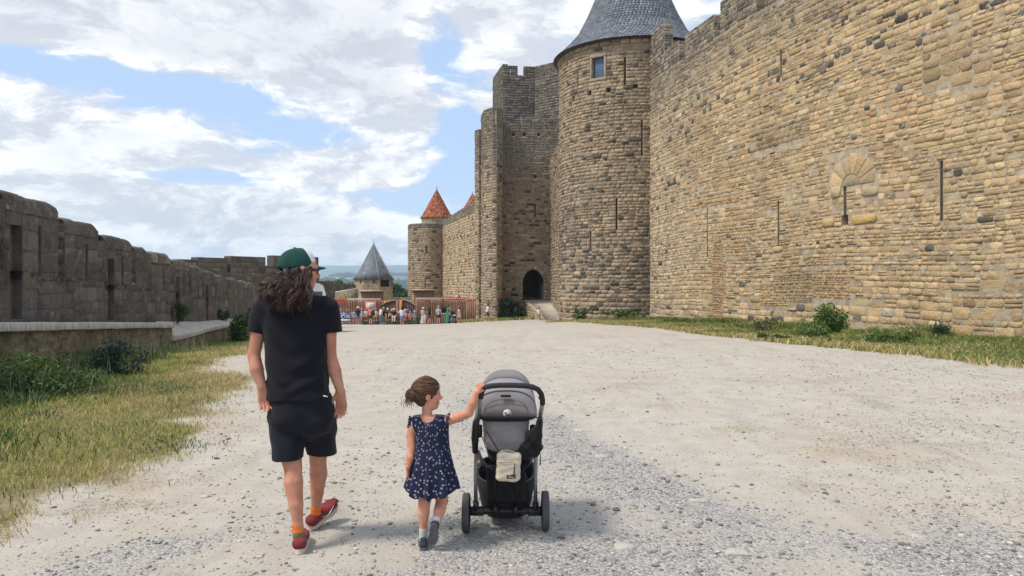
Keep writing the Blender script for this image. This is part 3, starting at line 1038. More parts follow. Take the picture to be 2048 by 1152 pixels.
def cone_slates(cx, cy, prof, plen, row, wide, base_t, name, parent, mat, a_from=-math.pi, a_to=math.pi, th=0.012, jit=.14, spot=None):
    pr_ = np.array(prof)
    rows = int(plen[-1] / row)
    Vs, cf, nq = [], [], 0
    for j in range(rows):
        s0, s1 = j * row, min(plen[-1], (j + 1.55) * row)
        r0, z0 = np.interp(s0, plen, pr_[:, 0]), np.interp(s0, plen, pr_[:, 1])
        r1, z1 = np.interp(s1, plen, pr_[:, 0]), np.interp(s1, plen, pr_[:, 1])
        n = max(6, int(2 * math.pi * r0 / wide))
        k = np.arange(n)
        a = a_from + (k + 0.5 * (j % 2)) * (a_to - a_from) / n
        da = (a_to - a_from) / n * 0.485
        lift = th * (1.6 + .9 * rng.random(n))
        tip = row * 0.22
        rt, zt = np.interp(s0 + tip, plen, pr_[:, 0]), np.interp(s0 + tip, plen, pr_[:, 1])
        pts = []
        for (aa, rr, zz, up) in ((-.45, r0, z0, 1), (.45, r0, z0, 1), (1, rt, zt, .9), (1, r1, z1, .1), (-1, r1, z1, .1), (-1, rt, zt, .9)):
            ang = a + aa * da
            ro = rr + lift * up
            pts.append(np.stack([cx + ro * np.sin(ang), cy - ro * np.cos(ang), zz + lift * up * .5], -1))
        Vs.append(np.stack(pts, 1).reshape(-1, 3))
        t = np.array(base_t)[rng.integers(0, len(base_t), n)] * (1 + jit * rng.standard_normal((n, 1)))
        if spot is not None:
            m0 = rng.random(n) < spot[0]
            t[m0] = spot[1]
        cf.append(t)
        nq += n
    V = np.concatenate(Vs)
    F = np.arange(nq * 6).reshape(nq, 6)
    me = mesh(name, V, F, mat, col_f=np.clip(np.concatenate(cf), .01, .9))
    o = obj(name, me, parent)
    o['kind'] = 'stuff'
    md = o.modifiers.new('thickness', 'SOLIDIFY')
    md.thickness = th
    md.offset = -1
    return o


roof = MB().lathe([(r - .03, z - .01) for r, z in PROF] + [(0.0, TZ + 10.78)], (TC[0], TC[1], 0), seg=64).lathe([(5.3, TZ - .02), (5.82, TZ - .01)], (TC[0], TC[1], 0), seg=64).build('roof', plain('roof_boarding', (0.07, 0.075, 0.085), 0.8), tower)
SL = [(0.135, 0.152, 0.182), (0.11, 0.125, 0.155), (0.17, 0.186, 0.21), (0.20, 0.216, 0.235), (0.13, 0.147, 0.178)]
cone_slates(TC[0], TC[1], PROF, pl_, 0.235, 0.27, SL, 'slates', roof, M_SLATE)

# ------------------------------------------------------------------ gate tower group beyond
gate = thing('gate_tower', (1.5, 79, -2.2), 'high stone gate tower with a pointed arch doorway and battlements beyond the round tower', 'tower')
GD = 78.0
g_surf, g_len = line_surf((-1.2, GD), (7.5, GD + .6))


def g_u(px):
    return (px - CX) / FPX * GD + 1.2


def g_v(py):
    return EYE - (py - HZ) / FPX * GD


arch_c, arch_w, arch_z0, arch_sp, arch_top = g_u(1066.5), 2.20, g_v(600.5), g_v(566), g_v(538)
ah = arch_w / 2
g_open = [(arch_c - ah, arch_c + ah, arch_z0, arch_top + .0)]
g_slit = [(g_u(1070) - .11, g_u(1070) + .11, g_v(434), g_v(407)), (g_u(1070.5) - .18, g_u(1070.5) + .18, g_v(355.5), g_v(348))]
g_put = [(g_u(p) - .16, g_u(p) + .16, g_v(271.5), g_v(264.5)) for p in (1027, 1049, 1078, 1099)]
g_top, g_sill = g_v(233), g_v(258)
opens = g_open + g_slit + g_put
surround = [(arch_c - ah - .42, arch_c + ah + .42, arch_z0 - .25, arch_sp + .5), (arch_c - ah - .2, arch_c + ah + .2, arch_sp + .5, arch_top + .25), (arch_c - .7, arch_c + .7, arch_top, arch_top + .42)]
rects = courses(0, g_len, -3.2, g_sill, lambda v: 0.30 if v < 6 else .27, (1.3, 2.9), opens + surround, .25)
T = tones(len(rects), TAN, .09, DARK)
vc, uc = (rects[:, 2] + rects[:, 3]) / 2, (rects[:, 0] + rects[:, 1]) / 2
g = np.clip((vc - 9.0 + 2.2 * fbm(uc, vc, .3, 91)) / 6, 0, .9)[:, None]
T = T * (1 - g) + SOOT[rng.integers(0, 4, len(T))] * 1.15 * g
gb = [(stone_geo(rects, g_surf, (0.01, 0.07), .025), T)]
# wall core with the arch left open; the head of the arch is filled to a pointed outline
gc = [core(g_surf, 0, g_len, -3.5, g_sill, g_slit + g_put + [(arch_c - ah, arch_c + ah, arch_z0, arch_top)], T=1.0, du=3, reveal=.6)]
gV, gF = gc[0]
# the passage behind the arch runs 9 m deep: drop the shallow back of that opening and build the vault
kk = [i for i, f in enumerate(gF) if abs(np.mean([gV[j][1] for j in f]) - (GD + .6)) < .35 and arch_z0 - .01 < min(gV[j][2] for j in f) and max(gV[j][2] for j in f) < arch_top + .01 and abs(np.mean([gV[j][0] for j in f]) - (arch_c - 1.2)) < .3]
gF = [f for i, f in enumerate(gF) if i not in kk]
# remove the block's own back face behind the arch
gF = [f for f in gF if not (min(gV[j][1] for j in f) > GD + .9)]
gc = [(gV, gF)]
pv = []
for (u0_, v0_, u1_, v1_) in ((arch_c - ah, arch_z0, arch_c - ah, arch_top), (arch_c + ah, arch_z0, arch_c + ah, arch_top), (arch_c - ah, arch_top, arch_c + ah, arch_top)):
    pv.append((g_surf(np.array([u0_, u1_, u1_, u0_]), np.array([v0_, v1_, v1_, v0_]), np.array([-.55, -.55, -12., -12.])), [[0, 1, 2, 3]]))
pv.append((g_surf(np.array([arch_c - ah, arch_c + ah, arch_c + ah, arch_c - ah]), np.array([arch_z0, arch_z0, arch_top, arch_top]), np.full(4, -12.)), [[0, 1, 2, 3]]))
gc += pv
hd = []
n = 9
for s in (-1, 1):
    pts = [(arch_c + s * ah, arch_sp)]
    rr = (ah ** 2 + (arch_top - arch_sp) ** 2) / (2 * ah)
    for i in range(1, n):
        th = math.asin(min(1, (arch_top - arch_sp) / rr)) * i / (n - 1)
        pts.append((arch_c + s * (ah - rr + rr * math.cos(th)), arch_sp + rr * math.sin(th)))
    pts.append((arch_c + s * ah, arch_top + .001))
    A = np.array(pts)
    m_ = len(A)
    V = np.concatenate([g_surf(A[:, 0], A[:, 1], np.full(m_, .02)), g_surf(A[:, 0], A[:, 1], np.full(m_, -2.5))])
    hd.append((V, [list(range(m_)), list(range(m_, 2 * m_))] + [[i, (i + 1) % m_, m_ + (i + 1) % m_, m_ + i] for i in range(m_)]))
core_part(gate, gc + hd, M_MORTAR_G)
# moulded arch surround: jamb stones and voussoirs
rr = (ah ** 2 + (arch_top - arch_sp) ** 2) / (2 * ah)
thm = math.asin(min(1, (arch_top - arch_sp) / rr))
for s in (-1, 1):
    for i in range(5):
        a, c = sorted((arch_c + s * (ah - .0), arch_c + s * (ah + .40)))
        h = (arch_sp - arch_z0) / 5
        G = stone_geo(np.array([(a, c, arch_z0 + i * h, arch_z0 + (i + 1) * h)]), g_surf, (.11, .12), .02, .1)
        obj('jamb_stone', stone_mesh('jamb_stone', G, tones(1, TAN * 1.1, 0), M_GREY), gate)
    for i in range(5):
        t0, t1 = thm * i / 5, thm * (i + 1) / 5
        cu_ = arch_c + s * (ah - rr)
        if s > 0:
            V, F = wedge(g_surf, cu_, arch_sp, rr, rr + .42, t0, t1, .115)
        else:
            V, F = wedge(g_surf, cu_, arch_sp, rr, rr + .42, math.pi - t1, math.pi - t0, .115)
        obj('voussoir', mesh('voussoir', V, F, M_GREY, col_f=np.tile(tones(1, TAN * 1.1, 0)[0], (len(F), 1))), gate)


def merlon(surf, a, c, z0, z1, slit=None, T=.6, pal=SOOT, hm=.27, wall=None, cm=None, left=False):
    r2 = courses(a, c, z0, z1, hm, (1.3, 2.6), [slit] if slit else (), .25)
    bt_ = [(stone_geo(r2, surf, (.01, .06), .022), tones(len(r2), pal * 1.15, .1, GREY))]
    if slit:
        cs = [core(surf, a, slit[0], z0 - .02, z1, (), T=T, du=3), core(surf, slit[1], c, z0 - .02, z1, (), T=T, du=3), core(surf, slit[0], slit[1], z0 - .02, slit[2], (), T=T, du=3), core(surf, slit[0], slit[1], slit[3], z1, (), T=T, du=3)]
    else:
        cs = [core(surf, a, c, z0 - .02, z1, (), T=T, du=3)]
    return bt_, cs


gm = [(g_u(1004), g_u(1020), g_top - .6), (g_u(1021.5), g_u(1043), g_top - .75), (g_u(1042.8), g_u(1084), g_top), (g_u(1088), g_u(1135), g_top - .15)]
gcore2 = []
for a, c, zt in gm:
    sl = None
    if c - a > 1.5:
        m_ = (a + c) / 2
        sl = (m_ - .06, m_ + .06, g_sill + .1, zt - .35)
    bt_, cs = merlon(g_surf, a, c, g_sill, zt, sl)
    gb += bt_
    gcore2 += cs
# left flank: projecting turret with an angled face, then the set-back pier
turret_pts = [(-3.25, 78.2), (-2.84, 75.4), (-1.98, 74.2), (-1.55, 74.1), (-1.02, 75.0), (-0.98, 78.2)]
tp = [turret_pts[i] for i in range(6)]
pier_pts = [(-4.10, 84), (-3.95, 79.6), (-3.55, 79.0), (-2.9, 79.3)]
for pts, ztop, slx in ((tp, EYE + 350 * 74.4 / FPX, 990), (pier_pts, EYE + 306 * 79.2 / FPX, None)):
    for i in range(len(pts) - 1):
        s_, L = line_surf(pts[i], pts[i + 1])
        zs = ztop - 2.0
        cut = pts is tp and i == 2
        zt = zs if cut else ztop
        r2 = courses(0, L, -3.0, zt, .28, (1.2, 2.4), (), .25)
        T = tones(len(r2), TAN * 1.06, .08, DARK)
        vc = r2[:, 2]
        g = np.clip((vc - 11.5 + 1.8 * rng.standard_normal(len(vc))) / 5, 0, .85)[:, None]
        T = T * (1 - g) + SOOT[rng.integers(0, 4, len(T))] * 1.15 * g
        gb.append((stone_geo(r2, s_, (.01, .07), .025), T))
        gcore2.append(core(s_, -.02, L + .02, -3.5, zt - .02, (), T=.5, du=3))
        if cut:
            bt_, cs = merlon(s_, 0, L, zs, ztop, (L * .62, L * .62 + .12, zs + .35, ztop - .35), T=.35)
            gb += bt_
            gcore2 += cs
core_part(gate, gcore2, M_MORTAR_G)
lay_stones(gate, gb, M_GREY, 300)

# the higher keep behind the gate
keep = thing('keep_tower', (3, 86, 15), 'dark high square keep with battlements behind the gate tower', 'tower')
KD = 85.0
k_surf = {}
kp = [(-2.35, 91.0), (-1.05, KD), (2.6, KD + .5), (5.9, KD - 2.2)]
ktop, ksill = EYE + 437 * KD / FPX, EYE + 416 * KD / FPX
kb, kc = [], []
for i in range(3):
    s_, L = line_surf(kp[i], kp[i + 1])
    r2 = courses(0, L, 15.0, ksill, .30, (1.4, 3.0), (), .25)
    T = tones(len(r2), SOOT * 1.25, .05, GREY * (1.2 if i == 0 else .9))
    if i == 0:
        T[r2[:, 2] < 21] = tones(int((r2[:, 2] < 21).sum()), TAN, .1)
    kb.append((stone_geo(r2, s_, (.01, .08), .025), T))
    kc.append(core(s_, -.02, L + .02, 14, ksill, (), T=.8, du=3))
    if i == 1:
        segs = [(0.0, 1.72, (.86, .98, ksill + .15, ktop - .35)), (2.45, L, None)]
    elif i == 2:
        segs = [(0, L, None)]
    else:
        segs = [(0.0, L - .6, None), (L - .62, L, None)]
    for a, c, sl in segs:
        bt_, cs = merlon(s_, a, c, ksill, ktop - (0.15 if i else 0), sl)
        kb += bt_
        kc += cs
core_part(keep, kc, M_MORTAR_D)
lay_stones(keep, kb, M_GREY, 300)

# return wall between the gate tower and the round tower
ret = thing('return_wall', (4.3, 68, -2), 'short stone return wall in the corner between the gate arch and the round tower', 'wall')
s_, L = line_surf((3.98, 77.9), (4.9, 58.5))
r2 = courses(0, L, -2.6, 14.6, .28, (1.3, 2.6), (), .25)
core_part(ret, [core(s_, 0, L, -3, 14.6, (), T=.8, du=3)], M_MORTAR_G)
lay_stones(ret, [(stone_geo(r2, s_, (.01, .08), .025), tones(len(r2), TAN * .95, .12, DARK))], M_GREY, 120)

# ramp up to the arch with its rubble side wall
M_RAMP = plain('worn_ramp_paving', (0.42, 0.37, 0.31), .95, .1, var=.2, vs=1.5, bstr=.6, bscale=20, bdist=.02)
ya = GD + .3
zA = arch_z0
P = [(1.28, ya), (1.28, 76.5), (3.15, 68.2), (5.1, 66.0), (5.0, ya)]
zs = [zA, zA - .02, float(zg(3.15, 68.2)) + .03, float(zg(5.1, 66.0)) + .03, zA]
m_ = MB()
n = len(P)
V = [(x, y, z) for (x, y), z in zip(P, zs)] + [(x, y, -3.4) for x, y in P]
m_.add(V, [(0, 1, 2), (0, 2, 3), (0, 3, 4)] + [(i, (i + 1) % n, n + (i + 1) % n, n + i) for i in range(n)])
ramp = m_.build('ramp', M_RAMP)
tag(ramp, kind='structure')
fl = MB().box((arch_c - 1.2, GD + 6.4, zA - .06), (3, 12, .1)).build('passage_floor', M_RAMP)
tag(fl, kind='structure')
rwall = thing('ramp_wall', (1.6, 74, -2), 'low rubble side wall of the ramp below the pointed arch', 'wall')
s_, L = line_surf((1.22, 76.8), (3.05, 68.4))
vt = lambda u: float(np.interp(u, [0, L], [zA + .02, -1.86]))
r2 = courses(0, L, -2.6, zA + .02, .2, (1.0, 2.0), (), .35, vtop=vt)
core_part(rwall, [(s_(np.array([0, L, L, 0.]), np.array([-3, -3, vt(L), vt(0)]), np.zeros(4)), [[0, 1, 2, 3]]), (s_(np.array([0, L, L, 0.]), np.array([vt(0), vt(L), vt(L), vt(0)]), np.array([0, 0, -.35, -.35])), [[0, 1, 2, 3]])], M_MORTAR)
lay_stones(rwall, [(stone_geo(r2, s_, (.01, .06), .02), tones(len(r2), TAN * 1.1, .1, DARK))], M_GREY, 0)
s_, L = line_surf((-.95, 76.9), (1.25, 76.8))
r2 = courses(0, L, -2.8, zA - .1, .26, (1.3, 2.4), (), .25)
rw2 = thing('plinth_wall', (0, 77, -2.5), 'dark stone plinth below the pointed arch, behind the bush', 'wall')
core_part(rw2, [core(s_, 0, L, -3, zA - .1, (), T=.8, du=3)], M_MORTAR_G)
lay_stones(rw2, [(stone_geo(r2, s_, (.01, .06), .02), tones(len(r2), TAN * .8, .2, DARK))], M_GREY, 60)

# ------------------------------------------------------------------ far curtain wall, far round tower, red roofs
fw = thing('curtain_wall', (-6.5, 90, -2.7), 'sunlit stone curtain wall running back from the gate to the far round tower', 'wall')
s_, L = line_surf((-9.45, 101.0), (-3.9, 80.3))
ftop = lambda u: 10.05 + .55 * u / L
r2 = courses(0, L, -3.2, 9.2, .30, (1.3, 2.7), (), .25)
T = tones(len(r2), OCHRE * .96, .09, DARK)
fbat = [(stone_geo(r2, s_, (.01, .06), .022), T)]
fcore = [core(s_, 0, L, -4, 9.2, (), T=1, du=4)]
u_ = 0.2
while u_ < L - .5:
    c_ = min(u_ + 1.7, L)
    r3 = courses(u_, c_, 9.2, ftop(u_), .28, (1.2, 2.4), (), .2)
    fbat.append((stone_geo(r3, s_, (.01, .05), .02), tones(len(r3), GREY * .8, .25, SOOT)))
    fcore.append(core(s_, u_, c_, 9.18, ftop(u_), (), T=.6, du=4))
    u_ += 2.1
core_part(fw, fcore, M_MORTAR)
lay_stones(fw, fbat, M_STONE, 0)

ft = thing('round_tower', (-11.6, 103, -3), 'distant round stone tower at the left end of the sunlit far wall', 'tower')
FTC, FTR = (-11.75, 102.6), 2.55
s_ = round_surf(FTC[0], FTC[1], FTR, R(-130))
UF = R(260) * FTR
fo = []
for px_, y0_, y1_, w_ in ((854, 493, 507, .3), (836.5, 497, 515, .1), (851, 556, 575, .1)):
    a_ = math.asin(max(-1, min(1, ((px_ - CX) / FPX * 100.3 - FTC[0]) / FTR)))
    fo.append(((a_ + R(130)) * FTR - w_ / 2, (a_ + R(130)) * FTR + w_ / 2, EYE - (y1_ - HZ) / FPX * 100.3, EYE - (y0_ - HZ) / FPX * 100.3))
ftz = EYE + 118 * 100.5 / FPX
r2 = courses(.1, UF - .1, -3.2, ftz, .30, (1.3, 2.5), fo, .22)
T = tones(len(r2), TAN * 1.05, .10, DARK)
T[r2[:, 2] > ftz - .7] = tones(int((r2[:, 2] > ftz - .7).sum()), SOOT * 1.2, 0)
core_part(ft, [core(s_, 0, UF, -4, ftz, fo, T=.5, du=.4, reveal=.4)], M_MORTAR_G)
lay_stones(ft, [(stone_geo(r2, s_, (.015, .07), .025), T)], M_GREY, 0)
s_, L = line_surf((-14.55, 103.5), (-13.2, 100.7))
pier = thing('tower_pier', (-14, 102, -3), 'narrow stone pier against the left side of the distant round tower', 'wall')
r2 = courses(0, L, -3.2, ftz - .05, .30, (1.3, 2.5), (), .22)
core_part(pier, [core(s_, 0, L, -4, ftz - .05, (), T=.8, du=3)], M_MORTAR_G)
s2, L2 = line_surf((-13.2, 100.7), (-12.6, 100.4))
lay_stones(pier, [(stone_geo(r2, s_, (.015, .07), .025), tones(len(r2), TAN, .1, DARK))], M_GREY, 0)

M_TILE, b = material('red_clay_tile')
pos = b.n('ShaderNodeNewGeometry').outputs['Position']
c = b.n('ShaderNodeAttribute', attribute_name='col').outputs['Color']
c = b.mix(b.m('MULTIPLY', b.step(b.noise(pos, 2.0, 5.0, .7), .55, .68), .7), c, (0.10, 0.075, 0.05))
principled(b, c, .85, .15, b.noise(pos, 20., 3.), .01, .4)
M_PLASTER = mortar_mat('old_render', (0.36, 0.30, 0.21))
M_ZINC = plain('zinc', (0.30, 0.33, 0.36), .45, .5, .5)
REDS = [(0.40, 0.125, 0.065), (0.46, 0.16, 0.085), (0.34, 0.10, 0.055), (0.50, 0.20, 0.11)]


def cone_tower(px_c, py_apex, py_eave, half_px, d, label, drum_h, tile=True):
    cx_, z_e, z_a, r_ = (px_c - CX) / FPX * d, EYE + (HZ - py_eave) / FPX * d, EYE + (HZ - py_apex) / FPX * d, half_px / FPX * d
    t_ = thing('cone_roofed_turret', (cx_, d, z_e - drum_h), label, 'tower')
    MB().lathe([(r_ * .92, z_e - drum_h), (r_ * .92, z_e)], (cx_, d, 0), seg=40).build('drum', M_PLASTER, t_, smooth=True)
    prof = [(r_, z_e), (r_ * .78, z_e + (z_a - z_e) * .19), (0.02, z_a)]
    rf = MB().lathe([(r - .03, z) for r, z in prof], (cx_, d, 0), seg=40).build('roof', plain('roof_boarding', (0.25, 0.09, 0.05), .9), t_)
    p_ = np.array(prof)
    ln = np.concatenate([[0], np.cumsum(np.linalg.norm(np.diff(p_, axis=0), axis=1))])
    cone_slates(cx_, d, prof, ln, .24, .24, REDS, 'tiles', rf, M_TILE, jit=.18, th=.02, spot=(.10, (0.13, 0.085, 0.06)))
    MB().lathe([(.16, z_a - .35), (.13, z_a - .05), (.05, z_a + .12), (.09, z_a + .22), (.02, z_a + .38), (.0, z_a + .42)], (cx_, d, 0), seg=10).build('finial', M_ZINC, t_, smooth=True)
    return t_


cone_tower(873.5, 378.5, 437, 33, 108, 'stone drum with an orange red tiled cone roof, the taller of the two red cones', 4.0)
cone_tower(945, 387, 437, 31, 116, 'orange red cone roof peeping over the far wall beside the gate tower', 4.0)

# the polygonal tower with a slate spire
sp = thing('slate_spire_tower', W(747, 640, 98), 'low polygonal stone tower with a pointed grey slate spire behind the palisade', 'tower')
SD = 100.0
scx, sr = (747.5 - CX) / FPX * SD, 40.5 / FPX * SD
z_e, z_a = EYE + (HZ - 559.5) / FPX * SD, EYE + (HZ - 486) / FPX * SD


def octa(r, z, ph=R(-20), n=8):
    return [(scx + r * math.sin(ph + 2 * math.pi * k / n), SD - r * math.cos(ph + 2 * math.pi * k / n), z) for k in range(n)]


base = octa(sr * .97, -5)
for k in range(8):
    p0, p1 = base[k], base[(k + 1) % 8]
    if (p0[1] + p1[1]) / 2 > SD + .5:
        continue
    s_, L = line_surf(p0[:2], p1[:2])
    op = []
    mpx = CX + (p0[0] + p1[0]) / (p0[1] + p1[1]) * FPX
    if 758 < mpx < 790:
        op = [(L * .12, L * .95, z_e - .92, z_e - .03)]
    elif 700 < mpx < 758:
        op = [(L * .62, L * .78, z_e - .5, z_e - .03), (L * .3, L * .36, z_e - .95, z_e - .75)]
    V, F = core(s_, 0, L, -5, z_e, op, T=.4, du=9, reveal=.35)
    obj('wall', mesh('wall', V, F, M_PLASTER), sp)
    if op and 758 < mpx:
        V, F = surf_box(s_, op[0][0], op[0][1], op[0][2], op[0][3], -.3, -.2)
        obj('shutter', mesh('shutter', V, F, plain('black_boards', (0.02, 0.02, 0.022), .7)), sp)
A, B2 = octa(sr * 1.04, z_e), octa(sr * .80, z_e + (z_a - z_e) * .17)
Vs = A + B2 + [(scx, SD, z_a)]
F = [(k, (k + 1) % 8, 8 + (k + 1) % 8, 8 + k) for k in range(8)] + [(8 + k, 8 + (k + 1) % 8, 16) for k in range(8)] + [tuple(range(7, -1, -1))]
M_SPIRE, b = material('grey_slate_rows')
pos = b.n('ShaderNodeNewGeometry').outputs['Position']
sz_ = b.n('ShaderNodeSeparateXYZ', {0: pos}).outputs[2]
nz = b.noise(pos, 1.2, 6., .65)
c = b.mix(b.step(nz, .3, .7), (0.085, 0.10, 0.115), (0.15, 0.165, 0.18))
c = b.mix(b.m('MULTIPLY', b.step(b.noise(pos, 1.8, 6., .7), .56, .66), .6), c, (0.28, 0.28, 0.26))
saw = b.m('FRACT', b.m('MULTIPLY', sz_, 6.0))
principled(b, c, .6, .35, saw, .02, .6)
obj('roof', mesh('roof', Vs, F, M_SPIRE), sp)
m_ = MB()
for k in range(8):
    m_.tube([A[k], B2[k], (scx, SD, z_a)], .035, 5)
m_.build('ridge_lead', M_ZINC, sp)
MB().lathe([(.12, z_a - .2), (.10, z_a), (.04, z_a + .1), (.03, z_a + .55), (0, z_a + .6)], (scx, SD, 0), seg=8).build('finial', M_ZINC, sp)
# ------------------------------------------------------------------ the left parapet on its walkway
def lx(y, off=0.0):
    return -6.875 - .195 * y + off


PY0, PY1 = 7.5, 47.0
l_surf, l_len = line_surf((lx(PY0), PY0), (lx(PY1), PY1))
k195 = math.hypot(1, .195)


def l_u(y):
    return (y - PY0) * k195


def l_y(u):
    return PY0 + u / k195


def l_top(y):
    return float(np.interp(y, [8, 12.5, 15.3, 17.9, 20.5, 22.6, 24.7, 27.4, 29.9, 32.3, 35, 38, 41, 44], [3.6, 3.50, 3.34, 3.08, 2.86, 2.68, 2.60, 2.42, 2.26, 2.10, 1.93, 1.79, 1.68, 1.57]))


def l_walk(y):
    return float(np.interp(y, [7, 13.7, 24, 30, 38, 47], [1.22, .86, .35, .02, -.22, -.4]))


NICHE = []
par = thing('parapet_wall', (lx(26), 26, -.4), 'long dark crenellated stone parapet with tall merlons along the left side of the track', 'wall')
MY = [(7.5, 10.9), (11.2, 13.86), (14.0, 16.6), (16.8, 19.05), (19.35, 21.75), (21.95, 23.3), (23.55, 25.95), (26.3, 28.6), (28.85, 30.9), (31.2, 33.4), (33.7, 36.2), (36.5, 39.3), (39.6, 42.3), (42.6, 45.2)]
lcore, lb = [], []
for i_, (ya_, yb_) in enumerate(MY):
    if i_ in (2, 4, 7, 9):
        q = l_u(ya_) + .22
        NICHE.append((q, q + .52))
u = 0.0
while u < l_len - .5:                       # the base wall steps down with the walkway
    c_ = min(u + 2.0, l_len)
    y = l_y((u + c_) / 2)
    z0, z1 = l_walk(y) - .5, l_walk(y) + 1.0
    ns_ = [(max(a, u), min(c, c_), z0 + .55, z1) for a, c in NICHE if min(c, c_) - max(a, u) > .02]
    lcore.append(core(l_surf, u, c_, z0 - .6, z1, ns_, T=.75, du=3, reveal=.17))
    r2 = courses(u, c_, z0, z1, .36, (1.6, 2.6), ns_, .2)
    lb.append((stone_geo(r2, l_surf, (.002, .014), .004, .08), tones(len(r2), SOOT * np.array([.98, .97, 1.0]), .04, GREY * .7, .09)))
    u = c_
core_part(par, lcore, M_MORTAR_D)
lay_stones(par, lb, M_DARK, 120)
for (ya_, yb_) in MY:
    yb_ -= .16
    ym = (ya_ + yb_) / 2
    a, c, zt, z0 = l_u(ya_), l_u(yb_), l_top(ym), l_walk(ym) + .9
    sl = None
    nch = [(p_, q_, z0, zt - .62) for p_, q_ in NICHE if a < p_ < c]
    if ya_ > 11 and yb_ - ya_ > 1.5:
        m_ = a + (c - a) * .62
        sl = (m_ - .07, m_ + .07, z0 + .15, zt - .55)
    T_ = .62
    V0, F0 = [], []
    if sl:
        for q in ((a, sl[0], z0, zt), (sl[1], c, z0, zt), (sl[0], sl[1], sl[3], zt)):
            V, F = core(l_surf, q[0], q[1], q[2], q[3] - (.18 if q[3] == zt else 0), nch if q[0] == a else (), T=T_, du=3, reveal=.17)
            F0 += [[i + sum(len(x) for x in V0) for i in f] for f in F]
            V0.append(V)
    else:
        V, F = core(l_surf, a, c, z0, zt - .18, (), T=T_, du=3)
        V0, F0 = [V], F
    mo = obj('merlon', mesh('merlon', np.concatenate(V0), F0, M_MORTAR_D), par)
    r2 = courses(a, c, z0 + .1, zt - .33, .40, (1.5, 2.6), ([sl] if sl else []) + nch, .22)
    G = stone_geo(r2, l_surf, (.003, .014), .005, .08)
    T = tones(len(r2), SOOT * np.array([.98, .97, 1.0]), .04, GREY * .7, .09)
    es = end_surf(l_surf, a, -1)
    es0 = lambda q, v, w, a=a: l_surf(a - w, v, q - T_)
    r3 = courses(0, T_, z0 + .1, zt - .33, .40, (1.5, 2.4), (), .2)
    G = np.concatenate([G, stone_geo(r3, es0, (.0, .02), .010, .10)])
    T = np.concatenate([T, tones(len(r3), SOOT, .1, DARK, .14)])
    # rounded capping stones
    n_ = max(2, int((c - a) / .75))
    cap = np.array([(a + (c - a) * i / n_, a + (c - a) * (i + 1) / n_, 0, 1) for i in range(n_)])

    def cap_surf(uu, vv, ww, zt=zt, a=a, c=c):
        """wraps the front, the top and the back of the merlon head"""
        th = vv * math.pi
        nx2 = np.cos(th)
        zz = np.sin(th)
        sq = lambda q, e: np.sign(q) * np.abs(q) ** e
        ex = .42 * np.exp(-(c - uu) / .09) + .06 * np.exp(-(uu - a) / .08) + .10 * fbm(uu, uu * 0 + zt, .9, 107)
        return l_surf(uu, zt - .36 + (.37 + ww - ex * .16) * sq(zz, .6), -T_ / 2 + (T_ / 2 + .02 + ww) * sq(nx2, .5))
    for i in range(n_):
        nv = 9
        aa, cc = cap[i, 0] + .005, cap[i, 1] - .005
        uu = np.repeat(np.array([aa, aa + .05, (aa + cc) / 2, cc - .05, cc]), nv)
        vv = np.tile(np.linspace(0, 1, nv), 5)
        ww = np.repeat(np.array([-.03, 0, .008, 0, -.03]), nv) + .012 * rng.standard_normal(5 * nv)
        F = [(i2 * nv + j, i2 * nv + j + 1, (i2 + 1) * nv + j + 1, (i2 + 1) * nv + j) for i2 in range(4) for j in range(nv - 1)] + [tuple(range(nv)), tuple(range(4 * nv, 5 * nv))]
        obj('capping_stone', mesh('capping_stone', cap_surf(uu, vv, ww), F, M_CAPST, col_f=np.tile(tones(1, SOOT * .95, .2, GREY)[0], (len(F), 1))), mo)
    for i in range(len(G)):
        obj('stone', stone_mesh('stone', G[i:i + 1], T[i:i + 1], M_DARK), mo)
    if ya_ > 19 and ya_ < 20:                # the loophole with iron rungs
        m_ = MB()
        for q in np.linspace(sl[2] + .08, sl[3] - .05, 14):
            V, F = surf_box(l_surf, sl[0] - .02, sl[1] + .02, q, q + .028, -.10, -.05)
            m_.add(V, F)
        m_.build('iron_grating', plain('rusty_iron', (0.045, 0.032, 0.026), .8), mo)

# low retaining wall with its stone coping
M_ROUGH, b = material('mossy_rough_render')
pos = b.n('ShaderNodeNewGeometry').outputs['Position']
n1_ = b.noise(pos, 1.3, 6., .65)
n2_ = b.noise(pos, 6.0, 6., .7)
n3_ = b.noise(pos, 24.0, 5., .7)
c = b.mix(b.step(n2_, .3, .7), (0.17, 0.135, 0.09), (0.38, 0.31, 0.215))
c = b.mix(b.m('MULTIPLY', b.step(n1_, .46, .62), .65), c, (0.085, 0.085, 0.045))
c = b.mix(b.m('MULTIPLY', b.step(n3_, .58, .7), .6), c, (0.06, 0.05, 0.038))
principled(b, c, .95, .1, b.m('ADD', n2_, b.m('MULTIPLY', n3_, .5)), .06, .9)
M_LEDGE, b = material('pale_coping_stone')
pos = b.n('ShaderNodeNewGeometry').outputs['Position']
nrm = b.n('ShaderNodeSeparateXYZ', {0: b.n('ShaderNodeNewGeometry').outputs['Normal']}).outputs[2]
n2_ = b.noise(b.scale(pos, (6, 6, 1.2)), 2.0, 6., .7)
n3_ = b.noise(pos, 18.0, 5., .7)
c = b.mix(b.step(n2_, .35, .65), (0.36, 0.34, 0.285), (0.60, 0.565, 0.49))
c = b.mix(b.m('MULTIPLY', b.step(n3_, .55, .72), .45), c, (0.20, 0.19, 0.155))
principled(b, c, .93, .12, n3_, .02, .7)
low = thing('low_wall', (-9.5, 16, -.2), 'low mossy retaining wall with a pale stone coping below the dark parapet', 'wall')


def z_l1(y):
    return .86 - .0544 * (y - 13.7)


def z_l2(y):
    return float(np.interp(y, [23.8, 38, 42], [-.135, -.274, -.33]))


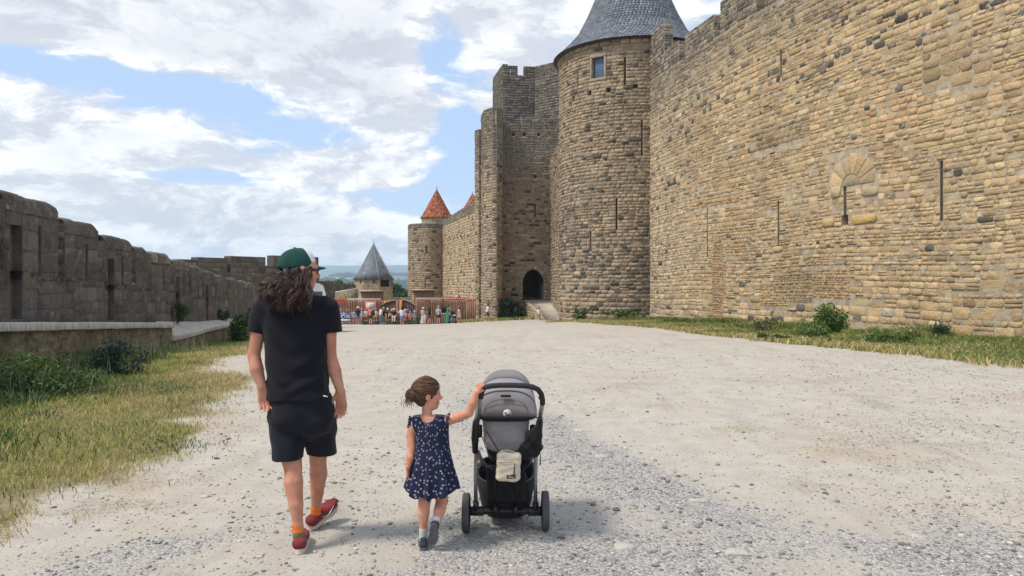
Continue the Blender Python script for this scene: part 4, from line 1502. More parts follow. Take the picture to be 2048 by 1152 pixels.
def rough_face(ya_, yb_, off, ztop_f, step_=.09):
    ys = np.arange(ya_, yb_ + .01, step_)
    nv = 16
    V = []
    for y in ys:
        x0 = lx(y, off)
        zb = float(zg(x0 + .1, y)) - .25
        zt = ztop_f(y)
        for j in range(nv):
            z = zb + (zt - zb) * j / (nv - 1)
            V.append((x0, y, z))
    V = np.array(V)
    d = .07 * fbm(V[:, 1], V[:, 2], 1.3, 101) + .05 * fbm(V[:, 1], V[:, 2], 4.5, 103) + .02 * rng.standard_normal(len(V))
    V[:, 0] += d
    m_ = len(ys)
    ii = np.arange(m_ * nv).reshape(m_, nv)
    return V, np.stack([ii[:-1, :-1], ii[1:, :-1], ii[1:, 1:], ii[:-1, 1:]], -1).reshape(-1, 4)


V, F = rough_face(7.5, 24.0, .55, lambda y: z_l1(y) - .14)
obj('wall_face', mesh('wall_face', V, F, M_ROUGH), low)
V, F = rough_face(24.0, 40.0, .55, lambda y: z_l2(y) - .14, .15)
obj('wall_face', mesh('wall_face', V, F, M_ROUGH), low)
y = 7.5
while y < 39.5:
    second = y >= 23.85
    ln = min(1.25 + .5 * rng.random(), (23.86 - y) if not second else 3)
    if not second and 23.86 - (y + ln) < .5:
        ln = 23.86 - y
    y2 = y + ln
    f_ = z_l2 if second else z_l1
    P = []
    for yy in (y + .006, y2 - .006):
        zf = f_(yy) + .008 * rng.standard_normal()
        zb = l_walk(yy) if second else zf + .01
        zb = max(zb, zf)
        P += [(lx(yy, .66), yy, zf - .16), (lx(yy, .66), yy, zf), (lx(yy, .02), yy, zb), (lx(yy, .02), yy, zf - .16)]
    F = [(0, 1, 5, 4), (1, 2, 6, 5), (2, 3, 7, 6), (3, 0, 4, 7), (0, 3, 2, 1), (4, 5, 6, 7)]
    o = obj('coping_stone', mesh('coping_stone', P, F, M_LEDGE), low)
    md = o.modifiers.new('bevel', 'BEVEL')
    md.width, md.segments = .022, 2
    y = y2

# ------------------------------------------------------------------ outer walls beyond
def small_wall(name, label, p0, p1, z0, zt, mer, pal, mat, mort, hm=.32, T=.7, dark=.1):
    """mer: (u0, u1, top) blocks above zt"""
    t_ = thing(name, (*p0, z0), label, 'wall')
    s_, L = line_surf(p0, p1)
    bt_, cs = [], [core(s_, 0, L, z0 - .5, zt, (), T=T, du=4)]
    r2 = courses(0, L, z0, zt, hm, (1.2, 2.6), (), .25)
    bt_.append((stone_geo(r2, s_, (.0, .04), .018), tones(len(r2), pal, dark, SOOT)))
    for a, c, z in mer:
        a, c = a * L, c * L
        r2 = courses(a, c, zt, z, hm, (1.2, 2.6), (), .25)
        bt_.append((stone_geo(r2, s_, (.0, .04), .018), tones(len(r2), pal, dark, SOOT)))
        cs.append(core(s_, a, c, zt - .02, z, (), T=T, du=4))
        e1 = lambda q, v, w, c=c: s_(c + w, v, -q)
        r3 = courses(0, T, zt, z, hm, (1.2, 2.), (), .2)
        bt_.append((stone_geo(r3, e1, (.0, .03), .018), tones(len(r3), pal, dark, SOOT)))
    core_part(t_, cs, mort)
    lay_stones(t_, bt_, mat, 40)
    return t_


GB = np.concatenate([GREY * .72, SOOT])
p0, p1 = W(340, 600, 50)[:2], W(638, 600, 62)[:2]


def fr(px):
    """fraction along that wall for a photo column"""
    f = np.linspace(0, 1, 400)
    q = p0[None] + (p1 - p0)[None] * f[:, None]
    return float(np.interp(px, CX + q[:, 0] / q[:, 1] * FPX, f))


small_wall('outer_wall', 'broad merlons of the outer wall closing the view behind the man', p0, p1, -2.9, 2.35,
           [(fr(342), fr(352), 3.1), (fr(357), fr(394), 3.2), (fr(395), fr(455), 3.38), (fr(461), fr(531), 3.55), (fr(531.5), fr(546), 2.9), (fr(546.5), fr(637), 3.72)], GB, M_DARK, M_MORTAR_D)
small_wall('outer_wall', 'lower crenellated outer wall between the man and the slate spire', W(630, 600, 84)[:2], W(712, 600, 92)[:2], -3.5, 1.25,
           [(0, .33, 1.78), (.36, .64, 1.45), (.66, .80, 1.42), (.82, 1, 1.3)], GB, M_DARK, M_MORTAR_D)
t_ = small_wall('shed_wall', 'small stone shed wall with a sloping pale coping above the palisade', W(668, 600, 79)[:2], W(716, 600, 79.6)[:2], -3, -.1, [], GREY, M_GREY, M_MORTAR_G)
m_ = MB()
a_, c_ = W(670, 586.5, 78.8), W(714, 579, 79.4)
m_.add([a_ + (0, 0, -.9), c_ + (0, 0, -1.3), c_, a_, a_ + (0, .6, -.9), c_ + (0, .6, -1.3), c_ + (0, .6, 0), a_ + (0, .6, 0)], [(0, 1, 2, 3), (4, 7, 6, 5), (3, 2, 6, 7), (0, 3, 7, 4), (1, 5, 6, 2)])
m_.build('gable', M_ROUGH, t_)
MB().tube([a_ + (0, .2, .06), c_ + (0, .2, .06)], .13, 6).build('coping', M_LEDGE, t_)
t_ = small_wall('outer_wall', 'low far wall under the green trees right of the slate spire', W(786, 600, 125)[:2], W(822, 600, 125)[:2], -4, -.9, [], GREY * .8, M_GREY, M_MORTAR_D)

# ------------------------------------------------------------------ palisade, booths, gate, signs
M_LOG, b = material('raw_larch_logs')
pos = b.n('ShaderNodeNewGeometry').outputs['Position']
ob = b.n('ShaderNodeObjectInfo').outputs['Random']
nz = b.noise(b.scale(pos, (9, 9, .7)), 1.5, 5., .65)
c = b.mix(b.step(nz, .3, .7), (0.165, 0.078, 0.048), (0.31, 0.168, 0.108))
c = b.mix(b.m('MULTIPLY', ob, .45), c, (0.38, 0.225, 0.15))
principled(b, c, .85, .15, nz, .01, .4)
M_DOOR = plain('dark_plank', (0.115, 0.065, 0.042), .8, .2, var=.25, vs=4)
M_PALE = plain('pale_timber', (0.48, 0.37, 0.27), .8, .2, var=.2, vs=4)
M_RED = plain('red_paint', (0.50, 0.045, 0.045), .6, .3)
M_WHITE = plain('white_paint', (0.74, 0.73, 0.71), .6, .3, var=.05)
M_CREAM = plain('cream_panel', (0.62, 0.56, 0.47), .7, .2)
M_INK = plain('dark_print', (0.06, 0.04, 0.04), .7, .2)
M_BANNERBLUE = plain('blue_banner', (0.025, 0.075, 0.26), .5, .3)
M_YEL = plain('yellow_cloth', (0.72, 0.42, 0.06), .8, .1)
M_STEEL = plain('galvanised_steel', (0.42, 0.43, 0.44), .45, .5, .8)
PD = 76.0


def palisade(label, px0, px1, d0, d1, py_t0, py_t1, py_b0, py_b1, n, hole=None):
    t_ = thing('palisade', W((px0 + px1) / 2, py_b0, (d0 + d1) / 2), label, 'fence')
    for i in range(n):
        f0, f1 = (i + .04) / n, (i + .96) / n
        d = d0 + (d1 - d0) * (f0 + f1) / 2
        fm = (f0 + f1) / 2
        px_ = px0 + (px1 - px0) * fm
        x0, x1 = W(px0 + (px1 - px0) * f0, 0, d)[0], W(px0 + (px1 - px0) * f1, 0, d)[0]
        zt, zb = W(0, py_t0 + (py_t1 - py_t0) * fm, d)[2] + .05 * rng.standard_normal(), W(0, py_b0 + (py_b1 - py_b0) * fm, d)[2] - .25
        spans = [(zb, zt)]
        if hole and hole[0] < px_ < hole[1]:
            spans = [(zb, W(0, hole[3], d)[2]), (W(0, hole[2], d)[2], zt)]
        for a, c in spans:
            w_ = (x1 - x0) / 2
            pf = [(x0 + w_ + w_ * math.cos(q) * (1 + .05 * rng.standard_normal()), d - w_ * .75 * math.sin(q)) for q in np.linspace(0, math.pi, 6)]
            m_ = MB().prism([pf[k] for k in range(5, -1, -1)], a, c)
            m_.build('log', M_LOG, t_)
        if hole and hole[0] < px_ < hole[1]:
            pass
    return t_


pal_l = palisade('split log palisade left of the arched gate, with a red framed panel on it', 650, 762, PD, PD, 602, 602, 652, 652, 22)
pal_r = palisade('split log palisade right of the arched gate, with a dark ticket hatch in it', 831, 933, PD - 1.5, PD + .5, 599, 599.5, 650, 643, 21, (880, 893, 616, 626))
pal_f = palisade('short end of log palisade running up to the grey gate tower turret', 933.5, 952, PD + 1, PD + 2, 602, 602.5, 643, 641, 5)
hb = MB().box(W(886.5, 621, PD + .5), (.8, .5, .7)).build('hatch', plain('hatch_painted_shade', (0.02, 0.017, 0.015), .9), pal_r)  # near-black box stands in for the shade inside the opening
MB().box(W(886.5, 627, PD - .9), (.95, .35, .07)).build('hatch_shelf', M_PALE, pal_r)


def strip(name, label, px0, px1, py0, py1, d, mat, parent, dots=0, dmat=None):
    a, c = W(px0, py0, d), W(px1, py1, d)
    o = MB().box((a + c) / 2, (c[0] - a[0], .07, abs(a[2] - c[2]))).build(name, mat, parent, bevel=.01)
    if dots:
        m_ = MB()
        for i in range(dots):
            q = a + (c - a) * ((i + .5) / dots)
            q[2] = (a[2] + c[2]) / 2
            m_.lathe([(0, -.01), (.055, -.01), (.055, .01), (0, .01)], (q[0], d - .04, q[2]), 'y', 8)
        m_.build('painted_dots', dmat, o)
    return o


strip('fascia_board', None, 659, 694, 597.5, 603, PD - .25, M_RED, pal_l, 5, M_YEL)
strip('fascia_board', None, 694.3, 762, 597.2, 600.8, PD - .25, M_WHITE, pal_l, 20, M_INK)
strip('fascia_board', None, 832, 882, 595.8, 599, PD - 1.2, M_WHITE, pal_r, 16, M_INK)
strip('fascia_board', None, 882.3, 933, 594.5, 599.3, PD - .5, M_RED, pal_r, 13, M_WHITE)
strip('fascia_board', None, 933.5, 952, 597.5, 602, PD + 1, M_RED, pal_f, 4, M_WHITE)
# red framed panel
c0 = W(741.5, 611.5, PD - .45)
pn = thing('notice_panel', c0 - np.array([0, 0, .5]), 'red framed cream notice panel fixed on the log palisade', 'sign')
MB().box(c0, (1.3, .06, 1.05)).build('frame', M_RED, pn, bevel=.02)
MB().box(c0 + np.array([0, -.036, -.06]), (1.0, .02, .80)).build('board', M_CREAM, pn)
m_ = MB()
for k in range(16):                          # dark scroll lettering, unreadable at this distance
    q = c0 + np.array([-.42 + .84 * rng.random(), -.05, .18 - .5 * (k // 4) / 4 + .03 * rng.standard_normal()])
    m_.box(q, (.05 + .12 * rng.random(), .008, .035))
m_.build('lettering', M_INK, pn)
m_ = MB()
for k in range(5):
    m_.lathe([(0, -.01), (.05, -.01), (.05, .01), (0, .01)], (c0[0] - .5 + k * .25, c0[1] - .04, c0[2] + .43), 'y', 8)
m_.build('studs', M_WHITE, pn)
# booths behind
for lab, px0, px1, py0, py1, d in (('small plank booth with a pale roof edge behind the left palisade', 722, 762, 583, 602, PD + 1.2), ('small plank booth with a pale roof edge behind the right palisade', 826, 866, 581, 600, PD + 1.5)):
    a, c = W(px0, py0, d), W(px1, py1 + 40, d)
    t_ = thing('booth', W((px0 + px1) / 2, 650, d), lab, 'booth')
    nbd = 9
    for i in range(nbd):
        x0, x1 = a[0] + (c[0] - a[0]) * (i + .03) / nbd, a[0] + (c[0] - a[0]) * (i + .97) / nbd
        MB().box(((x0 + x1) / 2, d, (a[2] + c[2]) / 2), (x1 - x0, .05, a[2] - c[2])).build('board', M_LOG, t_)
    for x_ in (a[0] - .03, c[0] + .03):
        MB().box((x_, d + .6, (a[2] + c[2]) / 2), (.05, 1.2, a[2] - c[2])).build('side', M_PALE if x_ < a[0] else M_LOG, t_)
    MB().box(((a[0] + c[0]) / 2, d + .5, a[2] + .06), (c[0] - a[0] + .35, 1.7, .13)).build('roof', M_PALE, t_)
# arched double gate between the palisades
ag = thing('arched_gate', W(797, 650, PD), 'dark plank double gate with curved tops between two light posts', 'gate')
for (px0, px1, ys, ye, up) in ((762, 792, 611, 600.5, 1), (804, 833, 600, 613, 0)):
    nbd = 6
    for i in range(nbd):
        f0, f1 = i / nbd, (i + 1) / nbd
        cv = (lambda f: 1 - (1 - f) ** 2) if up else (lambda f: f ** 2)
        x0, x1 = W(px0 + (px1 - px0) * f0, 0, PD)[0] + .01, W(px0 + (px1 - px0) * f1, 0, PD)[0] - .01
        zt0, zt1 = W(0, ys + (ye - ys) * cv(f0), PD)[2], W(0, ys + (ye - ys) * cv(f1), PD)[2]
        zb = W(0, 652, PD)[2]
        MB().extrude([(x0, PD + .1, zb), (x1, PD + .1, zb), (x1, PD + .1, zt1), (x0, PD + .1, zt0)], (0, .06, 0)).build('board', M_DOOR, ag)
    pts = [W(px0 + (px1 - px0) * f, ys + (ye - ys) * ((1 - (1 - f) ** 2) if up else f ** 2) - .4, PD + .05) for f in np.linspace(0, 1, 9)]
    MB().tube(pts, .055, 6).build('curved_rail', M_PALE, ag)
for px_, mt in ((794.5, M_LOG), (802, plain('orange_timber', (0.45, 0.22, 0.07), .8, .2))):
    a = W(px_, 600, PD)
    MB().box((a[0], PD, a[2] / 2 + W(0, 652, PD)[2] / 2), (.26, .2, a[2] - W(0, 652, PD)[2])).build('post', mt, ag)
# yellow and red bunting at the gate
bt = thing('bunting', W(770, 603, PD - .3), 'yellow and red cloth bunting beside the arched gate', 'bunting')
for k in range(6):
    q = W(764 + k * 2.6, 601.2, PD - .35)
    MB().extrude([(q[0] - .06, q[1], q[2]), (q[0] + .06, q[1], q[2]), (q[0], q[1], q[2] - .28 - .1 * (k < 3))], (0, .012, 0)).build('pennant', M_YEL if k % 3 != 1 else M_RED, bt)
# low dark stone bench the crowd sits on
bw = thing('bench_wall', W(780, 652, 73), 'low dark stone bench wall that the waiting crowd sits on', 'wall')
q0, q1 = W(724, 640, 72.9), W(834.5, 640, 72.3)
s_, L = line_surf(q0[:2], q1[:2])
bz = -1.80
r2 = courses(0, L, -2.75, bz, .24, (1.2, 2.6))
core_part(bw, [core(s_, 0, L, -3, bz, (), T=1.0, du=4)], M_MORTAR_D)
lay_stones(bw, [(stone_geo(r2, s_, (.0, .05), .02), tones(len(r2), np.array([(0.115, 0.125, 0.095), (0.09, 0.098, 0.08), (0.14, 0.145, 0.11)]), .1))], M_GREY, 40)
# steel crowd barrier with the blue banner
bar = thing('crowd_barrier', W(690, 652, 71.6), 'grey steel crowd barrier in front of the left palisade', 'barrier')
m1, m2 = MB(), MB()
for px_ in (664, 722):
    a, c = W(px_, 626.5, 71.6), W(px_, 651, 71.6)
    m1.tube([a, c], .03, 6)
    m1.tube([c + np.array([0, -.35, -.0]), c + np.array([0, .35, 0])], .025, 6)
m1.tube([W(664, 626.5, 71.6), W(722, 626.5, 71.6)], .03, 6).tube([W(664, 645.5, 71.6), W(722, 645.5, 71.6)], .03, 6)
m1.build('frame', M_STEEL, bar)
for k in range(1, 20):
    m2.tube([W(664 + 58 * k / 20, 626.5, 71.6), W(664 + 58 * k / 20, 645.5, 71.6)], .011, 4)
m2.build('bars', M_STEEL, bar)
bn = thing('banner', W(691.5, 641, 71.5), 'blue banner with a white ring emblem hung on the steel barrier', 'sign')
a, c = W(682, 627.5, 71.52), W(701, 638.2, 71.52)
MB().box((a + c) / 2, (c[0] - a[0], .02, a[2] - c[2])).build('field', M_BANNERBLUE, bn)
a2, c2 = W(682, 638.3, 71.52), W(701, 641.8, 71.52)
MB().box((a2 + c2) / 2, (c2[0] - a2[0], .02, a2[2] - c2[2])).build('lower_band', M_WHITE, bn)
q = W(686.5, 633.5, 71.5)
MB().lathe([(.13, -.01), (.13, .01), (.185, .01), (.185, -.01), (.13, -.01)], (q[0], q[1] - .01, q[2]), 'y', 24).box(q + np.array([0.0, -.01, .20]), (.05, .02, .07)).box(q + np.array([.08, -.01, .17]), (.10, .02, .04), ax=Matrix.Rotation(R(35), 3, 'Y')).build('ring_emblem', M_WHITE, bn)
m_ = MB()
for r_, (wd, n_) in enumerate(((.36, 3), (.40, 4), (.38, 4))):
    for k in range(n_):
        m_.box(W(692.3, 630.6 + r_ * 2.2, 71.5) + np.array([wd / n_ * (k + .45), -.012, 0]), (wd / n_ * .8, .012, .055))
m_.build('lettering', M_WHITE, bn)

# ------------------------------------------------------------------ the van behind the man
M_VAN = plain('white_van_paint', (0.70, 0.72, 0.74), .3, .5, var=.03)
M_GLASS = plain('dark_glass', (0.03, 0.04, 0.055), .08, .6, var=.05)
M_RUB = plain('black_rubber', (0.02, 0.02, 0.021), .7, .3)
vd = 44.0
van = thing('van', (W(619, 0, vd)[0], vd + 2.4, float(zg(-13, vd))), 'white high roofed van parked by the parapet, mostly hidden by the man', 'van')
vx, vz, vw, vl = ORG[van.name][0], ORG[van.name][2], 1.96, 5.2
vt_ = W(0, 567.5, vd)[2] - vz
sec = [(-vw / 2, .45), (-vw / 2 - .02, 1.2), (-vw / 2 + .08, vt_ - .55), (-vw / 2 + .20, vt_ - .12), (-vw / 2 + .42, vt_), (vw / 2 - .42, vt_), (vw / 2 - .20, vt_ - .12), (vw / 2 - .08, vt_ - .55), (vw / 2 + .02, 1.2), (vw / 2, .45)]
m_ = MB()
st = []
for (dy, sc, dz) in ((0, .96, 0), (.12, 1, 0), (4.0, 1, 0), (4.9, .93, -.9), (5.2, .85, -1.3)):
    st.append([(vx + x * sc, vd + dy, vz + min(z, vt_ + dz) if dy > 4 else vz + z * (1 if z < 1.3 else (1 - (1 - sc) * .3))) for x, z in sec])
n = len(sec)
V = [p for s in st for p in s]
F = [(i * n + k, i * n + (k + 1) % n, (i + 1) * n + (k + 1) % n, (i + 1) * n + k) for i in range(len(st) - 1) for k in range(n)] + [tuple(range(n)), tuple(range(4 * n, 5 * n))]
m_.add(V, F)
m_.build('body', M_VAN, van, smooth=False, bevel=.06)
for s in (-1, 1):
    MB().box((vx + s * .43, vd - .03, vz + vt_ - .72), (.62, .03, .52)).build('rear_window', M_GLASS, van, bevel=.05)
    MB().box((vx + s * .86, vd - .02, vz + 1.15), (.12, .05, .5)).build('tail_light', M_RED, van, bevel=.02)
MB().box((vx, vd - .05, vz + .5), (1.9, .16, .22)).build('bumper', M_RUB, van, bevel=.04)
for s in (-1, 1):
    for dy in (.95, 4.1):
        w_ = MB().lathe([(.16, -.11), (.33, -.11), (.35, -.06), (.35, .06), (.33, .11), (.16, .11)], (vx + s * .85, vd + dy, vz + .35), 'x', 20).build('wheel', M_RUB, van)
        MB().lathe([(0, -.08), (.19, -.10), (.20, .10), (0, .08)], (vx + s * .85, vd + dy, vz + .35), 'x', 16).build('rim', M_STEEL, w_)

# turn the van to stand along the track, tail towards the camera
van.rotation_euler.z = math.atan(.30)
van.location = Vector((W(619, 0, vd)[0], vd, ORG[van.name][2]))
for o in bpy.data.objects:
    if o.parent is van:
        o.location.y += 2.4
# ------------------------------------------------------------------ organic shapes: blended distance fields turned into one skin
class Blob:
    def __init__(self):
        self.ops = []

    def cap(self, a, c, ra, rb=None, k=.02):
        a, c = np.array(a, float), np.array(c, float)
        rb = ra if rb is None else rb
        r = max(ra, rb)
        d = c - a
        L2 = max(float(d @ d), 1e-9)

        def f(X, Y, Z):
            t = np.clip(((X - a[0]) * d[0] + (Y - a[1]) * d[1] + (Z - a[2]) * d[2]) / L2, 0, 1)
            return np.sqrt((X - a[0] - t * d[0]) ** 2 + (Y - a[1] - t * d[1]) ** 2 + (Z - a[2] - t * d[2]) ** 2) - (ra + t * (rb - ra))
        self.ops.append(('u', f, k, np.minimum(a, c) - r, np.maximum(a, c) + r))
        return self

    def chain(self, pts, rads, k=.008):
        for i in range(len(pts) - 1):
            self.cap(pts[i], pts[i + 1], rads[i], rads[i + 1], k)
        return self

    def ell(self, c, r, M=None, k=.02, op='u'):
        c, r = np.array(c, float), np.array(r, float)
        M = np.eye(3) if M is None else np.array(M, float)      # columns are the axes
        R_ = r.max()

        def f(X, Y, Z):
            dx, dy, dz = X - c[0], Y - c[1], Z - c[2]
            q = [(dx * M[0, i] + dy * M[1, i] + dz * M[2, i]) for i in range(3)]
            k0 = np.sqrt(sum((q[i] / r[i]) ** 2 for i in range(3)))
            k1 = np.sqrt(sum((q[i] / r[i] ** 2) ** 2 for i in range(3)))
            return k0 * (k0 - 1) / np.maximum(k1, 1e-6)
        self.ops.append((op, f, k, c - R_, c + R_))
        return self

    def loft(self, rows, n=2.3, k=.02):
        """rows: (z, cx, cy, ax, ay)"""
        rows = np.array(sorted(rows), float)
        z = rows[:, 0]

        def f(X, Y, Z):
            zz = np.clip(Z, z[0], z[-1])
            cx_, cy_, ax_, ay_ = [np.interp(zz, z, rows[:, i]) for i in (1, 2, 3, 4)]
            q = (np.abs((X - cx_) / ax_) ** n + np.abs((Y - cy_) / ay_) ** n) ** (1 / n)
            d = (q - 1) * np.minimum(ax_, ay_)
            return np.maximum(d, np.maximum(z[0] - Z, Z - z[-1]) + 0 * d)
        lo = np.array([(rows[:, 1] - rows[:, 3]).min(), (rows[:, 2] - rows[:, 4]).min(), z[0]])
        hi = np.array([(rows[:, 1] + rows[:, 3]).max(), (rows[:, 2] + rows[:, 4]).max(), z[-1]])
        self.ops.append(('u', f, k, lo, hi))
        return self

    def rbox(self, c, half, r, M=None, k=.01):
        c, half = np.array(c, float), np.array(half, float)
        M = np.eye(3) if M is None else np.array(M, float)

        def f(X, Y, Z):
            dx, dy, dz = X - c[0], Y - c[1], Z - c[2]
            q = [np.abs(dx * M[0, i] + dy * M[1, i] + dz * M[2, i]) - (half[i] - r) for i in range(3)]
            o = np.sqrt(sum(np.maximum(v, 0) ** 2 for v in q))
            return o + np.minimum(np.maximum(np.maximum(q[0], q[1]), q[2]), 0) - r
        R_ = np.linalg.norm(half)
        self.ops.append(('u', f, k, c - R_, c + R_))
        return self

    def cut(self, p, n, k=0.0):
        """remove what lies beyond the plane through p with outward normal n"""
        p, n = np.array(p, float), np.array(n, float)
        n = n / np.linalg.norm(n)
        self.ops.append(('c', lambda X, Y, Z: (X - p[0]) * n[0] + (Y - p[1]) * n[1] + (Z - p[2]) * n[2], k, None, None))
        return self

    def disp(self, f):
        self.ops.append(('d', f, 0, None, None))
        return self

    def mesh(self, name, h, mats, smooth=True, lo=None, hi=None):
        us = [o for o in self.ops if o[0] == 'u']
        if lo is None:
            lo = np.min([o[3] for o in us], 0) - 3 * h
            hi = np.max([o[4] for o in us], 0) + 3 * h
        lo, hi = np.array(lo, float), np.array(hi, float)
        ax = [np.arange(lo[i], hi[i] + h, h, dtype=np.float32) for i in range(3)]
        D = np.full([len(a) for a in ax], .5, np.float32)
        for op, f, k, l, u in self.ops:
            if l is not None:
                m = k + .03
                sl = [slice(max(0, int((l[i] - m - lo[i]) / h)), max(0, int((u[i] + m - lo[i]) / h) + 2)) for i in range(3)]
            else:
                sl = [slice(None)] * 3
            X, Y, Z = np.meshgrid(ax[0][sl[0]], ax[1][sl[1]], ax[2][sl[2]], indexing='ij', sparse=True)
            S = D[sl[0], sl[1], sl[2]]
            if S.size == 0:
                continue
            d = f(X, Y, Z)
            if op == 'u':
                if k > 0:
                    t = np.clip(.5 + .5 * (S - d) / k, 0, 1)
                    D[sl[0], sl[1], sl[2]] = S + (d - S) * t - k * t * (1 - t)
                else:
                    D[sl[0], sl[1], sl[2]] = np.minimum(S, d)
            elif op == 's':
                D[sl[0], sl[1], sl[2]] = np.maximum(S, -d)
            elif op == 'c':
                D = np.maximum(D, d).astype(np.float32)
            else:
                D = (D + d).astype(np.float32)
        D[0], D[-1], D[:, 0], D[:, -1], D[:, :, 0], D[:, :, -1] = .1, .1, .1, .1, .1, .1
        V, F = nets(D)
        return mesh(name, V * h + lo, F, mats, smooth=smooth)


def nets(D):
    """surface nets"""
    ins = D < 0
    c = np.zeros([s - 1 for s in D.shape], np.int8)
    offs = [(i, j, k) for i in (0, 1) for j in (0, 1) for k in (0, 1)]
    for i, j, k in offs:
        c += ins[i:D.shape[0] - 1 + i, j:D.shape[1] - 1 + j, k:D.shape[2] - 1 + k]
    act = (c > 0) & (c < 8)
    A = np.argwhere(act)
    num = np.full(act.shape, -1, np.int32)
    num[act] = np.arange(len(A))
    vals = np.stack([D[A[:, 0] + i, A[:, 1] + j, A[:, 2] + k] for i, j, k in offs], 1)
    P = np.zeros((len(A), 3))
    n = np.zeros(len(A))
    for a in range(8):
        for bb in range(a + 1, 8):
            oa, ob = np.array(offs[a]), np.array(offs[bb])
            if np.abs(oa - ob).sum() != 1:
                continue
            va, vb = vals[:, a], vals[:, bb]
            x = (va < 0) != (vb < 0)
            t = np.where(x, va / np.where(x, va - vb, 1), 0)
            P += x[:, None] * (oa + t[:, None] * (ob - oa))
            n += x
    V = A + P / n[:, None]
    Fs = []
    for axn in range(3):
        s0 = [slice(1, -1)] * 3
        s1 = [slice(1, -1)] * 3
        s0[axn], s1[axn] = slice(0, -1), slice(1, None)
        a, bb = ins[tuple(s0)], ins[tuple(s1)]
        for sgn in (0, 1):
            E = np.argwhere((a & ~bb) if sgn == 0 else (~a & bb))
            if not len(E):
                continue
            off = np.array([1, 1, 1])
            off[axn] = 0
            E = E + off
            u, w = [(1, 2), (2, 0), (0, 1)][axn]
            q = []
            for du, dw in ((-1, -1), (0, -1), (0, 0), (-1, 0)):
                e = E.copy()
                e[:, u] += du
                e[:, w] += dw
                q.append(num[e[:, 0], e[:, 1], e[:, 2]])
            q = np.stack(q, 1)
            Fs.append(q if sgn == 0 else q[:, ::-1])
    return V, np.concatenate(Fs)


def skin_mat(name, c):
    m, b = material(name)
    pos = b.n('ShaderNodeNewGeometry').outputs['Position']
    n1_ = b.noise(pos, 14., 4.)
    n2_ = b.noise(pos, 160., 3.)
    cc = b.mix(b.step(n1_, .3, .7), tuple(x * f for x, f in zip(c, (.88, .74, .70))), tuple(min(1, x * 1.08) for x in c))
    cc = b.mix(b.m('MULTIPLY', b.step(b.noise(pos, 70., 4., .7), .58, .7), .35), cc, tuple(x * f for x, f in zip(c, (.78, .60, .55))))
    principled(b, cc, .52, .35, n2_, .0015, .35, **{'Subsurface Weight': .10, 'Subsurface Radius': (.012, .005, .003), 'Subsurface Scale': .6})
    return m


def cloth_mat(name, c, rough=.9, weave=700., var=.18, extra=None, bstr=.35):
    m, b = material(name)
    pos = b.n('ShaderNodeTexCoord').outputs['Object']
    n1_ = b.noise(pos, 9., 5.)
    n2_ = b.noise(pos, weave, 2., .5)
    cc = b.mix(b.step(n1_, .3, .7), tuple(x * (1 - var) for x in c), tuple(min(1, x * (1 + var)) for x in c))
    cc = b.mix(b.m('MULTIPLY', b.step(n2_, .5, .75), .35), cc, tuple(min(1, x * 1.6 + .006) for x in c))
    if extra:
        cc = extra(b, cc)
    principled(b, cc, rough, .2, n2_, .0012, bstr, **{'Sheen Weight': .05, 'Sheen Roughness': .6})
    return m


M_SKIN = skin_mat('tanned_skin', (0.50, 0.245, 0.160))
M_SKIN2 = skin_mat('light_skin', (0.60, 0.36, 0.265))
M_BLACKTEE = cloth_mat('black_cotton', (0.006, 0.0065, 0.011))
M_NAVY = cloth_mat('navy_cotton_twill', (0.009, 0.010, 0.016))


def hair_mat(name, c, c2):
    m, b = material(name)
    rnd = b.n('ShaderNodeAttribute', attribute_name='col').outputs['Color']
    principled(b, rnd, .50, .28)
    return m


M_HAIR = hair_mat('dark_hair', None, None)


def strands(paths, rad, cols, mat, name, parent, seg=3):
    """paths (n, m, 3): tapered thin tubes in one mesh"""
    paths = np.asarray(paths)
    n, m, _ = paths.shape
    t = np.gradient(paths, axis=1)
    t /= np.linalg.norm(t, axis=2, keepdims=True) + 1e-9
    up = np.array([.31, .12, .94])
    x = np.cross(t, up)
    x /= np.linalg.norm(x, axis=2, keepdims=True) + 1e-9
    y = np.cross(t, x)
    tp = np.clip(np.minimum(np.linspace(.55, 3, m), np.linspace(3.2, .12, m)), 0, 1)
    r = np.asarray(rad).reshape(-1, 1) * tp[None]
    V = np.stack([paths + (x * math.cos(2 * math.pi * k / seg) + y * math.sin(2 * math.pi * k / seg)) * r[..., None] for k in range(seg)], 2)
    ii = np.arange(n * m * seg).reshape(n, m, seg)
    F = np.stack([ii[:, :-1], np.roll(ii, -1, 2)[:, :-1], np.roll(ii, -1, 2)[:, 1:], ii[:, 1:]], -1).reshape(-1, 4)
    cf = np.repeat(cols, (m - 1) * seg, 0)
    return obj(name, mesh(name, V.reshape(-1, 3), F, mat, smooth=True, col_f=cf), parent)


def frame_of(f, up=(0, 0, 1)):
    f = np.array(f, float)
    f /= np.linalg.norm(f)
    s = np.cross(f, up)
    s /= np.linalg.norm(s)
    u = np.cross(s, f)
    return f, s, u


